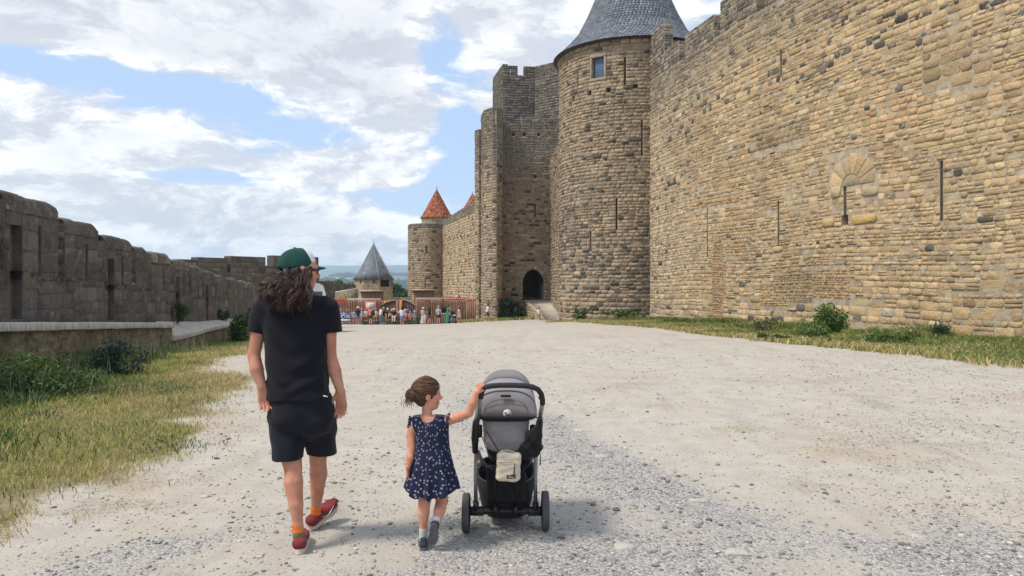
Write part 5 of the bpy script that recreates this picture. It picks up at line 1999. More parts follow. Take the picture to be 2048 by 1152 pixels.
def hand(bl, w, d, n, s, k=1.0, curl=(.5, .9), spread=.25):
    """wrist w, finger direction d, palm normal n, thumb side s"""
    w, d, n, s = [np.array(q, float) for q in (w, d, n, s)]
    d /= np.linalg.norm(d)
    n = n - d * (n @ d)
    n /= np.linalg.norm(n)
    s = s - d * (s @ d) - n * (s @ n)
    s /= np.linalg.norm(s)
    for q in (-.026, -.009, .009, .026):
        bl.cap(w + s * q * k * .6, w + d * .083 * k + s * q * k, .0135 * k, .0115 * k, .012 * k)
    L = {-.028: .062, -.0095: .078, .0095: .083, .028: .074}
    for q, l in L.items():
        r0 = w + d * .085 * k + s * q * k
        d1 = d * math.cos(curl[0]) + n * math.sin(curl[0]) + s * q * spread * 4
        d1 /= np.linalg.norm(d1)
        a2 = curl[0] + curl[1]
        d2 = d * math.cos(a2) + n * math.sin(a2) + s * q * spread * 4
        d2 /= np.linalg.norm(d2)
        p1 = r0 + d1 * l * .5 * k
        p2 = p1 + d2 * l * .5 * k
        bl.cap(r0, p1, .0095 * k, .0085 * k, .004 * k).cap(p1, p2, .0085 * k, .0068 * k, .003 * k)
    t0 = w + d * .02 * k + s * .026 * k + n * .004 * k
    t1 = t0 + (d * .75 + s * .5 + n * .35) * .042 * k
    t2 = t1 + (d * .9 + s * .12 + n * .4) * .034 * k
    bl.cap(t0, t1, .0135 * k, .0105 * k, .010 * k).cap(t1, t2, .0105 * k, .008 * k, .004 * k)
    return bl


def shoe_parts(heel, fwd, up, L, wd, m_up, m_sole, parent, ht=.064, sole_t=.027, name='shoe', h=.006, toe_spring=.012):
    """heel: point on the ground line under the back of the heel"""
    f, s, u = frame_of(fwd, up)
    P = lambda y, x, z: np.array(heel) + f * y * L + s * x * wd + u * z
    prof = [(0.03, .62), (.12, .78), (.30, .76), (.5, .84), (.68, 1.0), (.84, .92), (.95, .62), (1.0, .3)]
    bl = Blob()
    sc_ = wd / .100
    for (y0, w0), (y1, w1) in zip(prof[:-1], prof[1:]):
        for q in (-1, 0, 1):
            z0, z1 = sole_t + .026 * sc_ * (1.15 - .5 * y0), sole_t + .026 * sc_ * (1.15 - .5 * y1)
            r0, r1 = .026 * sc_ * (1.1 - .35 * y0), .026 * sc_ * (1.1 - .35 * y1)
            bl.cap(P(y0 + .04 * (y0 < .1), q * (w0 * .5 - .18), z0 + toe_spring * max(0, y0 - .6)), P(y1 - .07 * (y1 > .9), q * max(.02, w1 * .5 - .22), z1 + toe_spring * max(0, y1 - .6)), r0, r1, .012 * sc_)
    for q in (-.16, .16):
        bl.cap(P(.09, q, ht * .5), P(.11, q, ht * .98), .021 * sc_, .0195 * sc_, .012 * sc_)
    bl.cap(P(.14, 0, ht * .6), P(.16, 0, ht * .9), .031 * sc_, .030 * sc_, .015 * sc_).cap(P(.18, 0, ht * .8), P(.45, 0, ht * .62), .030 * sc_, .026 * sc_, .02 * sc_)
    bl.cut(P(.2, 0, sole_t * .8), -u)
    so = obj(name, bl.mesh(name, h, m_up), parent)
    # sole outline
    n = 22
    ys = np.concatenate([np.linspace(0.0, 1.0, n), np.linspace(1.0, 0.0, n)])
    wv = np.interp(ys, [0, .04, .12, .30, .5, .68, .84, .95, 1.0], [.2, .62, .80, .76, .84, 1.02, .94, .62, .2]) * .54
    sd = np.concatenate([np.ones(n), -np.ones(n)])
    m_ = MB()
    bot = [P(y, q * w, toe_spring * 1.6 * max(0, y - .65)) for y, w, q in zip(ys, wv, sd)]
    top = [P(y, q * w * 1.03, sole_t + toe_spring * max(0, y - .6)) for y, w, q in zip(ys, wv, sd)]
    k = 2 * n
    m_.add(bot + top, [(i, (i + 1) % k, k + (i + 1) % k, k + i) for i in range(k)] + [(i, i + 1, k - 2 - i, k - 1 - i) for i in range(n - 1)] + [(k + i, k + i + 1, k + k - 2 - i, k + k - 1 - i) for i in range(n - 1)])
    m_.build('sole', m_sole, so, bevel=.003)
    return so


def head(bl, c, f, k=1.0, up=(0, 0, 1), child=False):
    """skull, jaw, nose, lips, brow and ears; c is the middle of the head, f where the face looks"""
    f, s, u = frame_of(f, up)
    M = np.stack([f, s, u], 1)
    P = lambda a, b_, c_: np.array(c) + (f * a + s * b_ + u * c_) * k
    bl.ell(P(-.012, 0, .028), (.098 * k, .077 * k, .092 * k), M, .02 * k)
    bl.ell(P(.030, 0, -.030), (.062 * k, .058 * k, .080 * k), M, .03 * k)
    bl.cap(P(.062, .018, -.088), P(.062, -.018, -.088), .020 * k, None, .03 * k)          # chin
    bl.cap(P(.082, 0, .012), P(.105, 0, -.024), .009 * k, .013 * k, .014 * k)             # nose
    bl.cap(P(.098, .010, -.028), P(.098, -.010, -.028), .008 * k, None, .008 * k)
    bl.cap(P(.086, .018, -.056), P(.086, -.018, -.056), .008 * k, None, .008 * k)         # lips
    bl.cap(P(.084, .018, -.064), P(.084, -.018, -.064), .0075 * k, None, .006 * k)
    bl.cap(P(.080, .045, .026), P(.080, -.045, .026), .010 * k, None, .018 * k)           # brow
    for q in (-1, 1):
        bl.ell(P(.055, q * .040, -.028), (.03 * k, .026 * k, .03 * k), M, .02 * k)        # cheeks
        bl.ell(P(-.008, q * .078, -.008), (.020 * k, .010 * k, .032 * k), M, .008 * k)    # ears
        bl.ell(P(.084, q * .032, .006), (.013 * k, .017 * k, .010 * k), M, .004 * k, 's')   # eye sockets
    return P


def eyes(P, k, parent, f):
    m_ = MB()
    for q in (-1, 1):
        c_ = P(.071, q * .032, .006)
        m_.lathe([(0.0, -.0125 * k), (.009 * k, -.009 * k), (.0125 * k, 0), (.009 * k, .009 * k), (0, .0125 * k)], c_, 'z', 10)
    m_.build('eyes', M_EYE, parent, smooth=True)


M_EYE = plain('eye_white', (0.55, 0.5, 0.47), .15, .5)

# ------------------------------------------------------------------ the man
MD = 4.55
man = thing('person', (W(600, 0, 4.5)[0], 4.5, 0), 'tall long haired man in black t-shirt and navy shorts with a green cap, walking away', 'person')


def mp(px, py, d=MD):
    return W(px, py, d)


f_man = np.array([.90, .42, -.10])
hc = mp(603, 541)
B = Blob()
HP = head(B, hc, f_man, 1.0)
B.cap(mp(597, 595), mp(600, 560), .062, .056, .03)
B.loft([(mp(0, 800)[2], mp(600, 0)[0], MD, .15, .10), (mp(0, 700)[2], mp(595, 0)[0], MD, .155, .10), (mp(0, 625)[2], mp(593, 0)[0], MD, .18, .10), (mp(0, 598)[2], mp(595, 0)[0], MD, .10, .07)], 2.2, .03)
B.cap(mp(538, 620), mp(650, 620), .042, None, .03)
# arms
B.chain([mp(524, 624), mp(516, 668, 4.53), mp(508, 710, 4.52)], [.042, .042, .0365])
B.chain([mp(508, 710, 4.52), mp(513, 738, 4.50), mp(524, 772, 4.49)], [.037, .040, .0255])
B.chain([mp(660, 624), mp(659, 668, 4.58), mp(661, 712, 4.60)], [.042, .042, .0365])
B.chain([mp(661, 712, 4.60), mp(669, 742, 4.58), mp(681, 782, 4.56)], [.037, .040, .0255])
hand(B, mp(524, 773, 4.49), (.16, .05, -1), (.35, -.92, 0), (.95, .2, 0), 1.02, (.40, .75))
hand(B, mp(681, 783, 4.56), (.05, .02, -1), (-.25, -.95, 0), (-.95, .25, 0), 1.04, (.28, .55))
# legs
B.chain([mp(575, 850, 4.56), mp(583, 918, 4.50), mp(586, 935, 4.48)], [.085, .060, .054])
B.chain([mp(586, 935, 4.48), mp(587, 965, 4.45), mp(592, 1010, 4.42), mp(596, 1050, 4.40), mp(599, 1085, 4.40)], [.050, .0555, .042, .0285, .030])
B.chain([mp(637, 850, 4.60), mp(637, 905, 4.70), mp(636, 920, 4.72)], [.085, .058, .053])
B.chain([mp(636, 920, 4.72), mp(637, 948, 4.73), mp(634, 985, 4.76), mp(632, 1020, 4.80), mp(631, 1045, 4.82)], [.050, .055, .041, .029, .030])
obj('body', B.mesh('body', .0055, M_SKIN), man)
eyes(HP, 1.0, man, f_man)


def wrinkle(a, fx, fy, fz, seed=0.0):
    def f(X, Y, Z):
        w1 = np.sin(Z * fz + 2.2 * np.sin(X * fx + seed) + Y * fy)
        w2 = np.sin(Z * fz * .53 + X * fx * 1.7 + 1.3 * np.sin(Y * fy * 1.3 + seed * 2))
        return a * (w1 + .7 * w2)
    return f


S = Blob()
S.loft([(mp(0, 797)[2], mp(600, 0)[0], MD, .197, .135), (mp(0, 775)[2], mp(598, 0)[0], MD, .193, .132), (mp(0, 735)[2], mp(594, 0)[0], MD, .186, .128), (mp(0, 690)[2], mp(593, 0)[0], MD, .190, .128),
        (mp(0, 645)[2], mp(593, 0)[0], MD, .202, .128), (mp(0, 618)[2], mp(594, 0)[0], MD, .205, .115), (mp(0, 603)[2], mp(596, 0)[0], MD, .16, .10), (mp(0, 590)[2], mp(598, 0)[0], MD, .085, .08)], 2.35, .02)
S.cap(mp(529, 615), mp(519, 640, 4.54), .066, .066, .04).cap(mp(519, 640, 4.54), mp(511, 676, 4.53), .060, .061, .02)
S.cap(mp(656, 615), mp(660, 640, 4.56), .066, .066, .04).cap(mp(660, 640, 4.56), mp(664, 676, 4.57), .060, .061, .02)
S.cap(mp(545, 607), mp(645, 607), .045, None, .04)
nl, nr = np.array([-.25, 0, -1.0]), np.array([.22, 0, -1.0])
cl_, cr_ = mp(511, 664, 4.53), mp(665, 664, 4.57)
S.ops.append(('x', lambda X, Y, Z: 0, 0, None, None))
S.ops.pop()
xs_l, xs_r = mp(531, 0)[0], mp(655, 0)[0]


def sleeve_cut(X, Y, Z):
    dl = ((X - cl_[0]) * nl[0] + (Z - cl_[2]) * nl[2]) / 1.03
    dr = ((X - cr_[0]) * nr[0] + (Z - cr_[2]) * nr[2]) / 1.03
    return np.where(X < xs_l, dl, np.where(X > xs_r, dr, -1.0)) + 0 * Y


S.ops.append(('c', sleeve_cut, 0, None, None))
S.disp(wrinkle(.0022, 14, 9, 46, 1.0))
S.disp(lambda X, Y, Z: .0055 * np.sin((Z - .6 * np.abs(X - mp(594, 0)[0])) * 44 + 2 * np.sin(X * 9)) * np.exp(-((Z - mp(0, 735)[2]) / .11) ** 2) + .005 * np.sin((X - mp(594, 0)[0]) * 30 + Z * 12) * np.exp(-((Z - mp(0, 665)[2]) / .10) ** 2))
S.disp(lambda X, Y, Z: .004 * np.sin(Z * 70 + 3 * np.sin(X * 17)) * np.exp(-((Z - mp(0, 772)[2]) / .05) ** 2))
shirt = obj('t_shirt', S.mesh('t_shirt', .006, M_BLACKTEE), man)
# shorts
H = Blob()
H.loft([(mp(0, 880)[2], mp(604, 0)[0], 4.58, .10, .05), (mp(0, 862)[2], mp(603, 0)[0], 4.58, .18, .11), (mp(0, 840)[2], mp(602, 0)[0], 4.57, .205, .135), (mp(0, 788)[2], mp(600, 0)[0], 4.55, .186, .125)], 2.4, .02)
H.loft([(mp(0, 917, 4.50)[2], mp(576, 0, 4.50)[0], 4.50, .090, .098), (mp(0, 880, 4.53)[2], mp(575, 0, 4.53)[0], 4.535, .100, .105), (mp(0, 835)[2], mp(573, 0)[0], 4.57, .105, .12)], 2.3, .025)
H.loft([(mp(0, 906, 4.70)[2], mp(644, 0, 4.70)[0], 4.69, .090, .098), (mp(0, 875, 4.66)[2], mp(641, 0, 4.66)[0], 4.65, .098, .105), (mp(0, 835)[2], mp(636, 0)[0], 4.59, .105, .12)], 2.3, .025)
H.ell(mp(572, 838, 4.48), (.085, .06, .09), None, .04).ell(mp(632, 838, 4.50), (.085, .06, .09), None, .04)
H.disp(wrinkle(.0026, 16, 8, 38, 4.0))
H.disp(lambda X, Y, Z: .005 * np.sin((Z + .8 * X) * 40 + 2 * np.sin(X * 11)) * np.exp(-((Z - mp(0, 845)[2]) / .10) ** 2))
shorts = obj('shorts', H.mesh('shorts', .006, M_NAVY), man)
MB().box(mp(651, 792.5, MD - .118), (.028, .006, .005), ax=Matrix.Rotation(R(-12), 3, 'Y')).build('label_tab', M_WHITE, shorts)

# socks
M_ORANGE = cloth_mat('orange_sock_cuff', (0.72, 0.16, 0.025), .9, 500)


def sock_pattern(b, c):
    pos = b.n('ShaderNodeTexCoord').outputs['Object']
    v = b.n('ShaderNodeTexVoronoi', {'Vector': pos, 'Scale': 42.0})
    cc = b.n('ShaderNodeSeparateColor', {0: v.outputs['Color']}).outputs
    spot = b.m('MULTIPLY', b.step(v.outputs['Distance'], .42, .34), b.step(cc[0], .45, .5))
    pc = b.mix(b.step(cc[1], .45, .55), (0.62, 0.30, 0.24), (0.05, 0.05, 0.04))
    return b.mix(spot, c, pc)


M_OLIVE = cloth_mat('olive_patterned_sock', (0.135, 0.145, 0.085), .9, 500, .15, sock_pattern)
for ank, top, d_ in (((599, 1092, 4.40), (595, 1046, 4.405), 0), ((630, 1050, 4.82), (632, 1012, 4.79), 1)):
    a, c = mp(*ank), mp(*top)
    q = a + (c - a) * .62
    sk = Blob().chain([a, a + (c - a) * .5, q], [.036, .033, .0325]).mesh('sock', .005, M_OLIVE)
    so = obj('sock', sk, man)
    e = (c - a) / np.linalg.norm(c - a)
    bl = Blob().cap(q - e * .01, c + e * .02, .0335, .0340).cut(c, e).cut(q - e * .004, -e)
    obj('cuff', bl.mesh('cuff', .004, M_ORANGE), so)
    bl = Blob().cap(a + (c - a) * .12 - e * .03, a + (c - a) * .12 + e * .05, .0375, .0375).cut(a + (c - a) * .20, e).cut(a + (c - a) * .08, -e)
    obj('heel_band', bl.mesh('heel_band', .004, M_ORANGE), so)
M_REDSHOE = cloth_mat('brick_red_canvas', (0.165, 0.022, 0.024), .8, 600)
M_SOLE = plain('off_white_rubber', (0.52, 0.45, 0.38), .7, .3)
hl = mp(598, 1113, 4.33)
hl[2] = float(zg(hl[0], hl[1])) + .004
sh1 = shoe_parts(hl, (-.20, 1, 0), (0, 0, 1), .278, .088, M_REDSHOE, M_SOLE, man)
hr = mp(618, 1062, 4.76)
hr[2] = float(zg(hr[0], hr[1])) + .006
fw_ = np.array([.42, .86, .30])
sh2 = shoe_parts(hr, fw_, (.1, -.25, 1), .278, .088, M_REDSHOE, M_SOLE, man)
# white swoosh marks and laces
ff, ss, uu = frame_of(fw_, (.1, -.25, 1))
PS = lambda y, x, z: hr + ff * y * .278 + ss * x * .088 + uu * z
m_ = MB()
pts = [PS(.30, .50, .062), PS(.40, .53, .045), PS(.50, .55, .042), PS(.62, .53, .052), PS(.74, .46, .066)]
m_.tube(pts, [.0015, .004, .0048, .0032, .001], 6, flat=.5)
m_.build('swoosh_mark', M_WHITE, sh2, smooth=True)
for shp, h0, f0, u0 in ((sh1, hl, (-.20, 1, 0), (0, 0, 1)), (sh2, hr, fw_, (.1, -.25, 1))):
    a_, b_, c_ = frame_of(f0, u0)
    m_ = MB()
    for k in range(4):
        y = .42 + .09 * k
        m_.tube([h0 + a_ * y * .278 + b_ * q * .088 * .28 + c_ * (.088 - .022 * k / 3 - abs(q) * .012) for q in (-1, 0, 1)], .004, 5)
    m_.build('laces', M_RED, shp, smooth=True)

# cap
M_CAPG = cloth_mat('bottle_green_cap_cloth', (0.006, 0.050, 0.040), .85, 500, .25)
M_CAPW = cloth_mat('white_cap_panel', (0.66, 0.64, 0.63), .85, 400, .05)
ft_ = np.array([.90, .42, .06])
cf_, cs_, cu_ = frame_of(ft_, (-.16, -.05, 1))
CM = np.stack([cf_, cs_, cu_], 1)
cc_ = mp(592, 535)
cpl = cc_ - cu_ * .004


def cap_shell(front):
    c_ = Blob().ell(cc_, (.114, .094, .118), CM, 0).ell(cc_ + cf_ * .045 + cu_ * .03, (.065, .075, .075), CM, .04)
    c_.cut(cpl, -cu_)
    pf = cc_ + cf_ * .074 + cu_ * .05
    nf = cf_ * .80 + cu_ * .30
    c_.cut(pf, -nf if front else nf)
    return c_


cap_ = obj('cap', cap_shell(False).mesh('cap', .005, M_CAPG), man)
obj('front_panel', cap_shell(True).mesh('front_panel', .005, M_CAPW), cap_)
# visor: a curved plate
n_, m2_ = 13, 6
V = []
for i in range(n_):
    th = R(-72 + 144 * i / (n_ - 1))
    for j in range(m2_):
        t = j / (m2_ - 1)
        rr_ = .102 + .078 * t * math.cos(th * .9)
        V.append(cc_ + cf_ * (rr_ * math.cos(th)) + cs_ * (.092 * math.sin(th) * (1 + .02 * t)) + cu_ * (.004 - .018 * t - .020 * (math.sin(th) ** 2)))
ii = np.arange(n_ * m2_).reshape(n_, m2_)
F = np.stack([ii[:-1, :-1], ii[1:, :-1], ii[1:, 1:], ii[:-1, 1:]], -1).reshape(-1, 4)
vo = obj('visor', mesh('visor', V, F, M_CAPG, smooth=True), cap_)
md = vo.modifiers.new('thickness', 'SOLIDIFY')
md.thickness = .009
md.offset = 0
MB().lathe([(0, .006), (.007, .004), (.009, -.002), (0, -.003)], cc_ + cu_ * .120, 'z', 10).build('button', M_CAPG, cap_, smooth=True)
m_ = MB()
m_.tube([cc_ - cf_ * .108 * math.cos(a) + cs_ * .094 * math.sin(a) + cu_ * .010 for a in np.linspace(R(-32), R(32), 7)], .012, 6, flat=.4)
m_.build('strap', plain('black_strap', (.015, .015, .016), .7), cap_, smooth=True)
# glasses
m_ = MB()
for q in (-1, 1):
    c_ = HP(.098, q * .033, .004)
    ff_, s2_, u2_ = frame_of(f_man)
    m_.tube([c_ + (s2_ * .024 * math.cos(a) + u2_ * .019 * math.sin(a)) + ff_ * (-.012 * abs(math.cos(a)) * (q * math.cos(a) > 0)) for a in np.linspace(0, 2 * math.pi, 17)[:-1]], .0022, 5, closed=True)
    m_.tube([HP(.092, q * .058, .010), HP(.02, q * .080, .012), HP(-.012, q * .081, .004)], .0022, 5)
m_.tube([HP(.104, -.010, .008), HP(.106, 0, .011), HP(.104, .010, .008)], .002, 5)
gl = m_.build('glasses', plain('dark_spectacle_frame', (.02, .02, .022), .3, .5), man, smooth=True)
# long wavy hair
N = 2600
g_ = np.random.default_rng(5)
th = g_.uniform(-math.pi, math.pi, N * 3)
ff_, s2_, u2_ = frame_of(f_man)
bk = -ff_
roots, ends = [], []
for i in range(N * 3):
    # roots on the back and sides of the head below the cap
    a = th[i]
    if abs(a) > R(118):
        continue
    z = g_.uniform(-.06, .03)
    rt = hc + bk * (.098 * math.cos(a)) + s2_ * (.082 * math.sin(a)) + u2_ * (z + .01)
    if (rt - cpl) @ cu_ > -.004:
        continue
    roots.append(rt)
    if len(roots) >= N:
        break
roots = np.array(roots)
N = len(roots)
m_pts = 18
paths = np.zeros((N, m_pts, 3))
qx = CX + roots[:, 0] / roots[:, 1] * FPX
# locks: every strand belongs to one of the locks and follows its wave
NL = 85
lk_x = np.linspace(558, 634, NL) + g_.normal(0, 5, NL)
lk_ex = np.interp(lk_x, [558, 585, 610, 634], [518, 556, 598, 630]) + g_.normal(0, 14, NL)
lk_ex = np.clip(lk_ex, 513, 634)
lk_ey = np.interp(lk_ex, [513, 525, 545, 580, 615, 634], [578, 592, 611, 617, 612, 598]) - np.abs(g_.normal(0, 12, NL)) + 8
lk_ph, lk_fr, lk_am = g_.uniform(0, 6.28, NL), g_.uniform(1.2, 2.4, NL), g_.uniform(.009, .021, NL)
lk_d = 4.55 - .10 - .075 * g_.random(NL)
lk_c = g_.random(NL)
lock = np.array([int(np.argmin(np.abs(lk_x - q) + g_.uniform(0, 9, NL))) for q in qx])
for i in range(N):
    L_ = lock[i]
    e = W(lk_ex[L_], lk_ey[L_], lk_d[L_] - .03 * (1 - abs(lk_ex[L_] - 575) / 70)) + g_.normal(0, .009 + .02 * (g_.random() < .12), 3)
    t = np.linspace(0, 1, m_pts)
    off = g_.normal(0, .009, 3)
    rt = roots[i]
    mid = np.array([rt[0] * .62 + e[0] * .38 - .016 * (qx[i] < 592), rt[1] * .45 + e[1] * .55 - .045, rt[2] * .42 + e[2] * .58 + .030]) + off
    pth = ((1 - t) ** 2)[:, None] * rt + (2 * t * (1 - t))[:, None] * mid + (t ** 2)[:, None] * e
    am = lk_am[L_] * (.8 + .4 * g_.random())
    w_ = t * lk_fr[L_] * 6.28 + lk_ph[L_] + g_.normal(0, .18)
    pth[:, 0] += am * t ** .8 * np.sin(w_)
    pth[:, 1] += am * .8 * t ** .8 * np.cos(w_) - .006 * t
    pth[:, 2] += .35 * am * t * np.sin(w_ * 1.3)
    paths[i] = pth
tone = (.65 * lk_c[lock] + .35 * g_.random(N))[:, None]
hcol = np.array([.030, .019, .016]) * (1 - tone) + np.array([.10, .060, .049]) * tone
hcol[g_.random(N) < .10] = (.19, .125, .095)
hb = Blob()
hb.ell(hc - ff_ * .018 + u2_ * .0, (.098, .088, .10), np.stack([ff_, s2_, u2_], 1), .02)
hb.chain([mp(585, 552, 4.50), mp(577, 585, 4.49), mp(577, 600, 4.49)], [.075, .072, .04], .03)
hb.chain([mp(566, 556, 4.52), mp(548, 573, 4.50), mp(540, 584, 4.49)], [.045, .048, .03], .03)
hb.chain([mp(606, 556, 4.52), mp(608, 583, 4.49), mp(606, 596, 4.48)], [.045, .045, .03], .03)
hb.ell(HP(.075, 0, -.03), (.075, .075, .11), np.stack([ff_, s2_, u2_], 1), .0, 's')
hb.cut(cpl - cu_ * .002 - cf_ * .0, cu_)
hb.disp(lambda X, Y, Z: .006 * np.sin(X * 95 + 2 * np.sin(Z * 31)) + .004 * np.sin(X * 210 + Z * 40))
hbm = hb.mesh('hair', .006, M_HAIR)
at = hbm.attributes.new('col', 'FLOAT_COLOR', 'FACE')
at.data.foreach_set('color', np.tile(np.array([.020, .014, .012, 1], np.float32), len(hbm.polygons)))
hair = obj('hair', hbm, man)
o_ = strands(paths, g_.uniform(.0008, .0026, N), hcol, M_HAIR, 'hair_strands', hair, 3)
o_['kind'] = 'stuff'

# ------------------------------------------------------------------ the girl
GDP = 4.50
girl = thing('person', (W(862, 0, 4.48)[0], 4.48, 0), 'small girl in a navy flowered dress with a hair bun, holding the pushchair handle', 'person')


def gp(px, py, d=GDP):
    return W(px, py, d)


M_GSKIN = skin_mat('reddish_child_skin', (0.60, 0.30, 0.205))  # the girl's own reddish skin tone
f_g = np.array([.95, .28, -.05])
gk = .80
gc_ = gp(855, 789)
B = Blob()
GP_ = head(B, gc_, f_g, gk)
B.cap(gp(854, 838), gp(854, 812), .032, .030, .02)
B.loft([(gp(0, 985)[2], gp(864, 0)[0], GDP, .09, .07), (gp(0, 900)[2], gp(864, 0)[0], GDP, .085, .06), (gp(0, 850)[2], gp(861, 0)[0], GDP, .09, .058), (gp(0, 832)[2], gp(858, 0)[0], GDP, .055, .045)], 2.2, .02)
B.chain([gp(828, 847), gp(822, 872), gp(823, 896, 4.48)], [.033, .027, .0235])
B.chain([gp(823, 896, 4.48), gp(820, 915, 4.46), gp(816, 934, 4.45)], [.0235, .0235, .017])
hand(B, gp(816, 935, 4.45), (.05, .25, -1), (.9, -.3, 0), (.3, .9, 0), .58, (.4, .7))
B.chain([gp(890, 842), gp(915, 835, 4.47), gp(938, 826, 4.44)], [.033, .029, .0245])
B.chain([gp(938, 826, 4.44), gp(946, 806, 4.43), gp(953, 784, 4.425)], [.0255, .0245, .0175])
hand(B, gp(953, 785, 4.425), (.45, -.10, .9), (.45, .85, -.25), (.75, -.1, -.5), .60, (1.15, 1.2))
B.chain([gp(851, 970), gp(849, 1001, 4.47), gp(847, 1025, 4.47), gp(846, 1058, 4.47), gp(847, 1078, 4.475)], [.05, .0365, .0355, .0205, .020])
B.chain([gp(880, 970), gp(884, 1001, 4.52), gp(879, 1022, 4.47), gp(872, 1045, 4.44), gp(869, 1054, 4.445)], [.05, .0365, .0345, .0245, .023])
obj('body', B.mesh('body', .0045, M_GSKIN), girl)
eyes(GP_, gk, girl, f_g)


def flower_print(b, c):
    uv = b.n('ShaderNodeAttribute', attribute_name='wrap').outputs['Vector']
    v = b.n('ShaderNodeTexVoronoi', {'Vector': uv, 'Scale': 36.0, 'Randomness': .9}, voronoi_dimensions='2D')
    cc = b.n('ShaderNodeSeparateColor', {0: v.outputs['Color']}).outputs
    d = b.n('ShaderNodeVectorMath', {0: b.n('ShaderNodeVectorMath', {0: uv, 1: (32., 32., 0)}, operation='MULTIPLY').outputs[0], 1: v.outputs['Position']}, operation='SUBTRACT').outputs[0]
    d3 = b.n('ShaderNodeVectorMath', {0: uv, 1: v.outputs['Position']}, operation='SUBTRACT').outputs[0]
    dist = b.m('MULTIPLY', b.n('ShaderNodeVectorMath', {0: d3}, operation='LENGTH').outputs['Value'], 36.)
    sp_ = b.n('ShaderNodeSeparateXYZ', {0: d3}).outputs
    ang = b.m('ARCTAN2', sp_[1], sp_[0])
    rad = b.m('ADD', .15, b.m('MULTIPLY', b.m('COSINE', b.m('MULTIPLY', ang, 5.0)), .05))
    keep = b.step(cc[0], .22, .24)
    petal = b.m('MULTIPLY', b.step(b.m('SUBTRACT', dist, rad), .03, -.03), keep)
    heart = b.m('MULTIPLY', b.step(dist, .09, .06), keep)
    c = b.mix(petal, c, (0.48, 0.49, 0.56))
    return b.mix(heart, c, (0.10, 0.10, 0.20))


M_DRESS = cloth_mat('navy_flowered_cotton', (0.012, 0.014, 0.042), .85, 700, .15, flower_print)
Dr = Blob()
Dr.loft([(gp(0, 988)[2], gp(865, 0)[0], GDP, .172, .135), (gp(0, 955)[2], gp(865, 0)[0], GDP, .150, .120), (gp(0, 915)[2], gp(865, 0)[0], GDP, .118, .098), (gp(0, 893)[2], gp(865, 0)[0], GDP, .104, .082),
         (gp(0, 865)[2], gp(864, 0)[0], GDP, .102, .074), (gp(0, 848)[2], gp(860, 0)[0], GDP, .116, .068), (gp(0, 837)[2], gp(859, 0)[0], GDP, .112, .058), (gp(0, 831)[2], gp(859, 0)[0], GDP, .098, .05)], 2.2, .01)
ghem = gp(0, 980)[2]


def pleats(X, Y, Z):
    a = np.arctan2(X - gp(865, 0)[0], -(Y - GDP))
    g2 = np.clip((gp(0, 897)[2] - Z) / .28, 0, 1.2)
    return -(.0115 * np.cos(a * 9 + .8) + .006 * np.cos(a * 17 + 2)) * g2


Dr.disp(pleats)
Dr.ops.append(('c', lambda X, Y, Z: (gp(0, 990)[2] + .05 * np.clip((X - gp(872, 0)[0]) / .13, 0, 1) ** 1.5 + .045 * np.clip((gp(838, 0)[0] - X) / .09, 0, 1) - Z) + 0 * Y, 0, None, None))
Dr.ell(gp(856, 832, GDP - .01), (.048, .075, .042), None, 0, 's')
dm = Dr.mesh('dress', .0045, M_DRESS)


def wrap_attr(me):
    n = len(me.vertices)
    co = np.empty(n * 3, np.float32)
    me.vertices.foreach_get('co', co)
    co = co.reshape(-1, 3)
    a = np.arctan2(co[:, 0] - gp(865, 0)[0], -(co[:, 1] - GDP))
    uv = np.stack([a * .135, co[:, 2], 0 * a], 1).astype(np.float32)
    at_ = me.attributes.new('wrap', 'FLOAT_VECTOR', 'POINT')
    at_.data.foreach_set('vector', uv.ravel())


wrap_attr(dm)
dress = obj('dress', dm, girl)
for sx_, c0_, c1_ in ((-1, gp(829, 836, 4.49), gp(819, 858, 4.48)), (1, gp(890, 826, 4.49), gp(897, 858, 4.48))):   # fluttered shoulder frills
    n_, m2_ = 15, 5
    V = []
    for i in range(n_):
        t = i / (n_ - 1)
        th = math.pi * (t - .5)
        for j in range(m2_):
            w = j / (m2_ - 1)
            c_ = c0_ * .5 + c1_ * .5
            rad_ = .042 + .018 * w
            V.append([c_[0] + sx_ * (.0 + .016 * w + .004 * math.sin(t * 31) * w), c_[1] + rad_ * math.sin(th) * 1.1, c_[2] - .010 + rad_ * math.cos(th) * 1.05 - .006 * w])
    ii = np.arange(n_ * m2_).reshape(n_, m2_)
    F = np.stack([ii[:-1, :-1], ii[1:, :-1], ii[1:, 1:], ii[:-1, 1:]], -1).reshape(-1, 4)
    fm = mesh('frill', V, F, M_DRESS, smooth=True)
    wrap_attr(fm)
    fo_ = obj('frill', fm, dress)
    md = fo_.modifiers.new('thickness', 'SOLIDIFY')
    md.thickness = .003
# girl's hair: swept back to a bun
hf, hs, hu = frame_of(f_g)
HM = np.stack([hf, hs, hu], 1)
hb = Blob()
hb.ell(GP_(-.016, 0, .032), (.106 * gk, .086 * gk, .098 * gk), HM, .01)
hb.cap(GP_(-.07, 0, -.02), GP_(-.04, 0, -.055), .045 * gk, .038 * gk, .03)
hb.ell(GP_(.105, 0, -.045), (.09 * gk, .095 * gk, .095 * gk), HM, 0, 's')
bun = gp(824, 790, 4.465)
hb.ell(bun, (.038, .036, .041), None, .008)
hb.disp(lambda X, Y, Z: .0022 * np.sin((Z * 120 + X * 150)) + .0015 * np.sin(X * 260 - Z * 190))
hm_ = hb.mesh('hair', .0045, M_HAIR)
at = hm_.attributes.new('col', 'FLOAT_COLOR', 'FACE')
at.data.foreach_set('color', np.tile(np.array([.075, .041, .025, 1], np.float32), len(hm_.polygons)))
ghair = obj('hair', hm_, girl)
N = 520
paths = np.zeros((N, 10, 3))
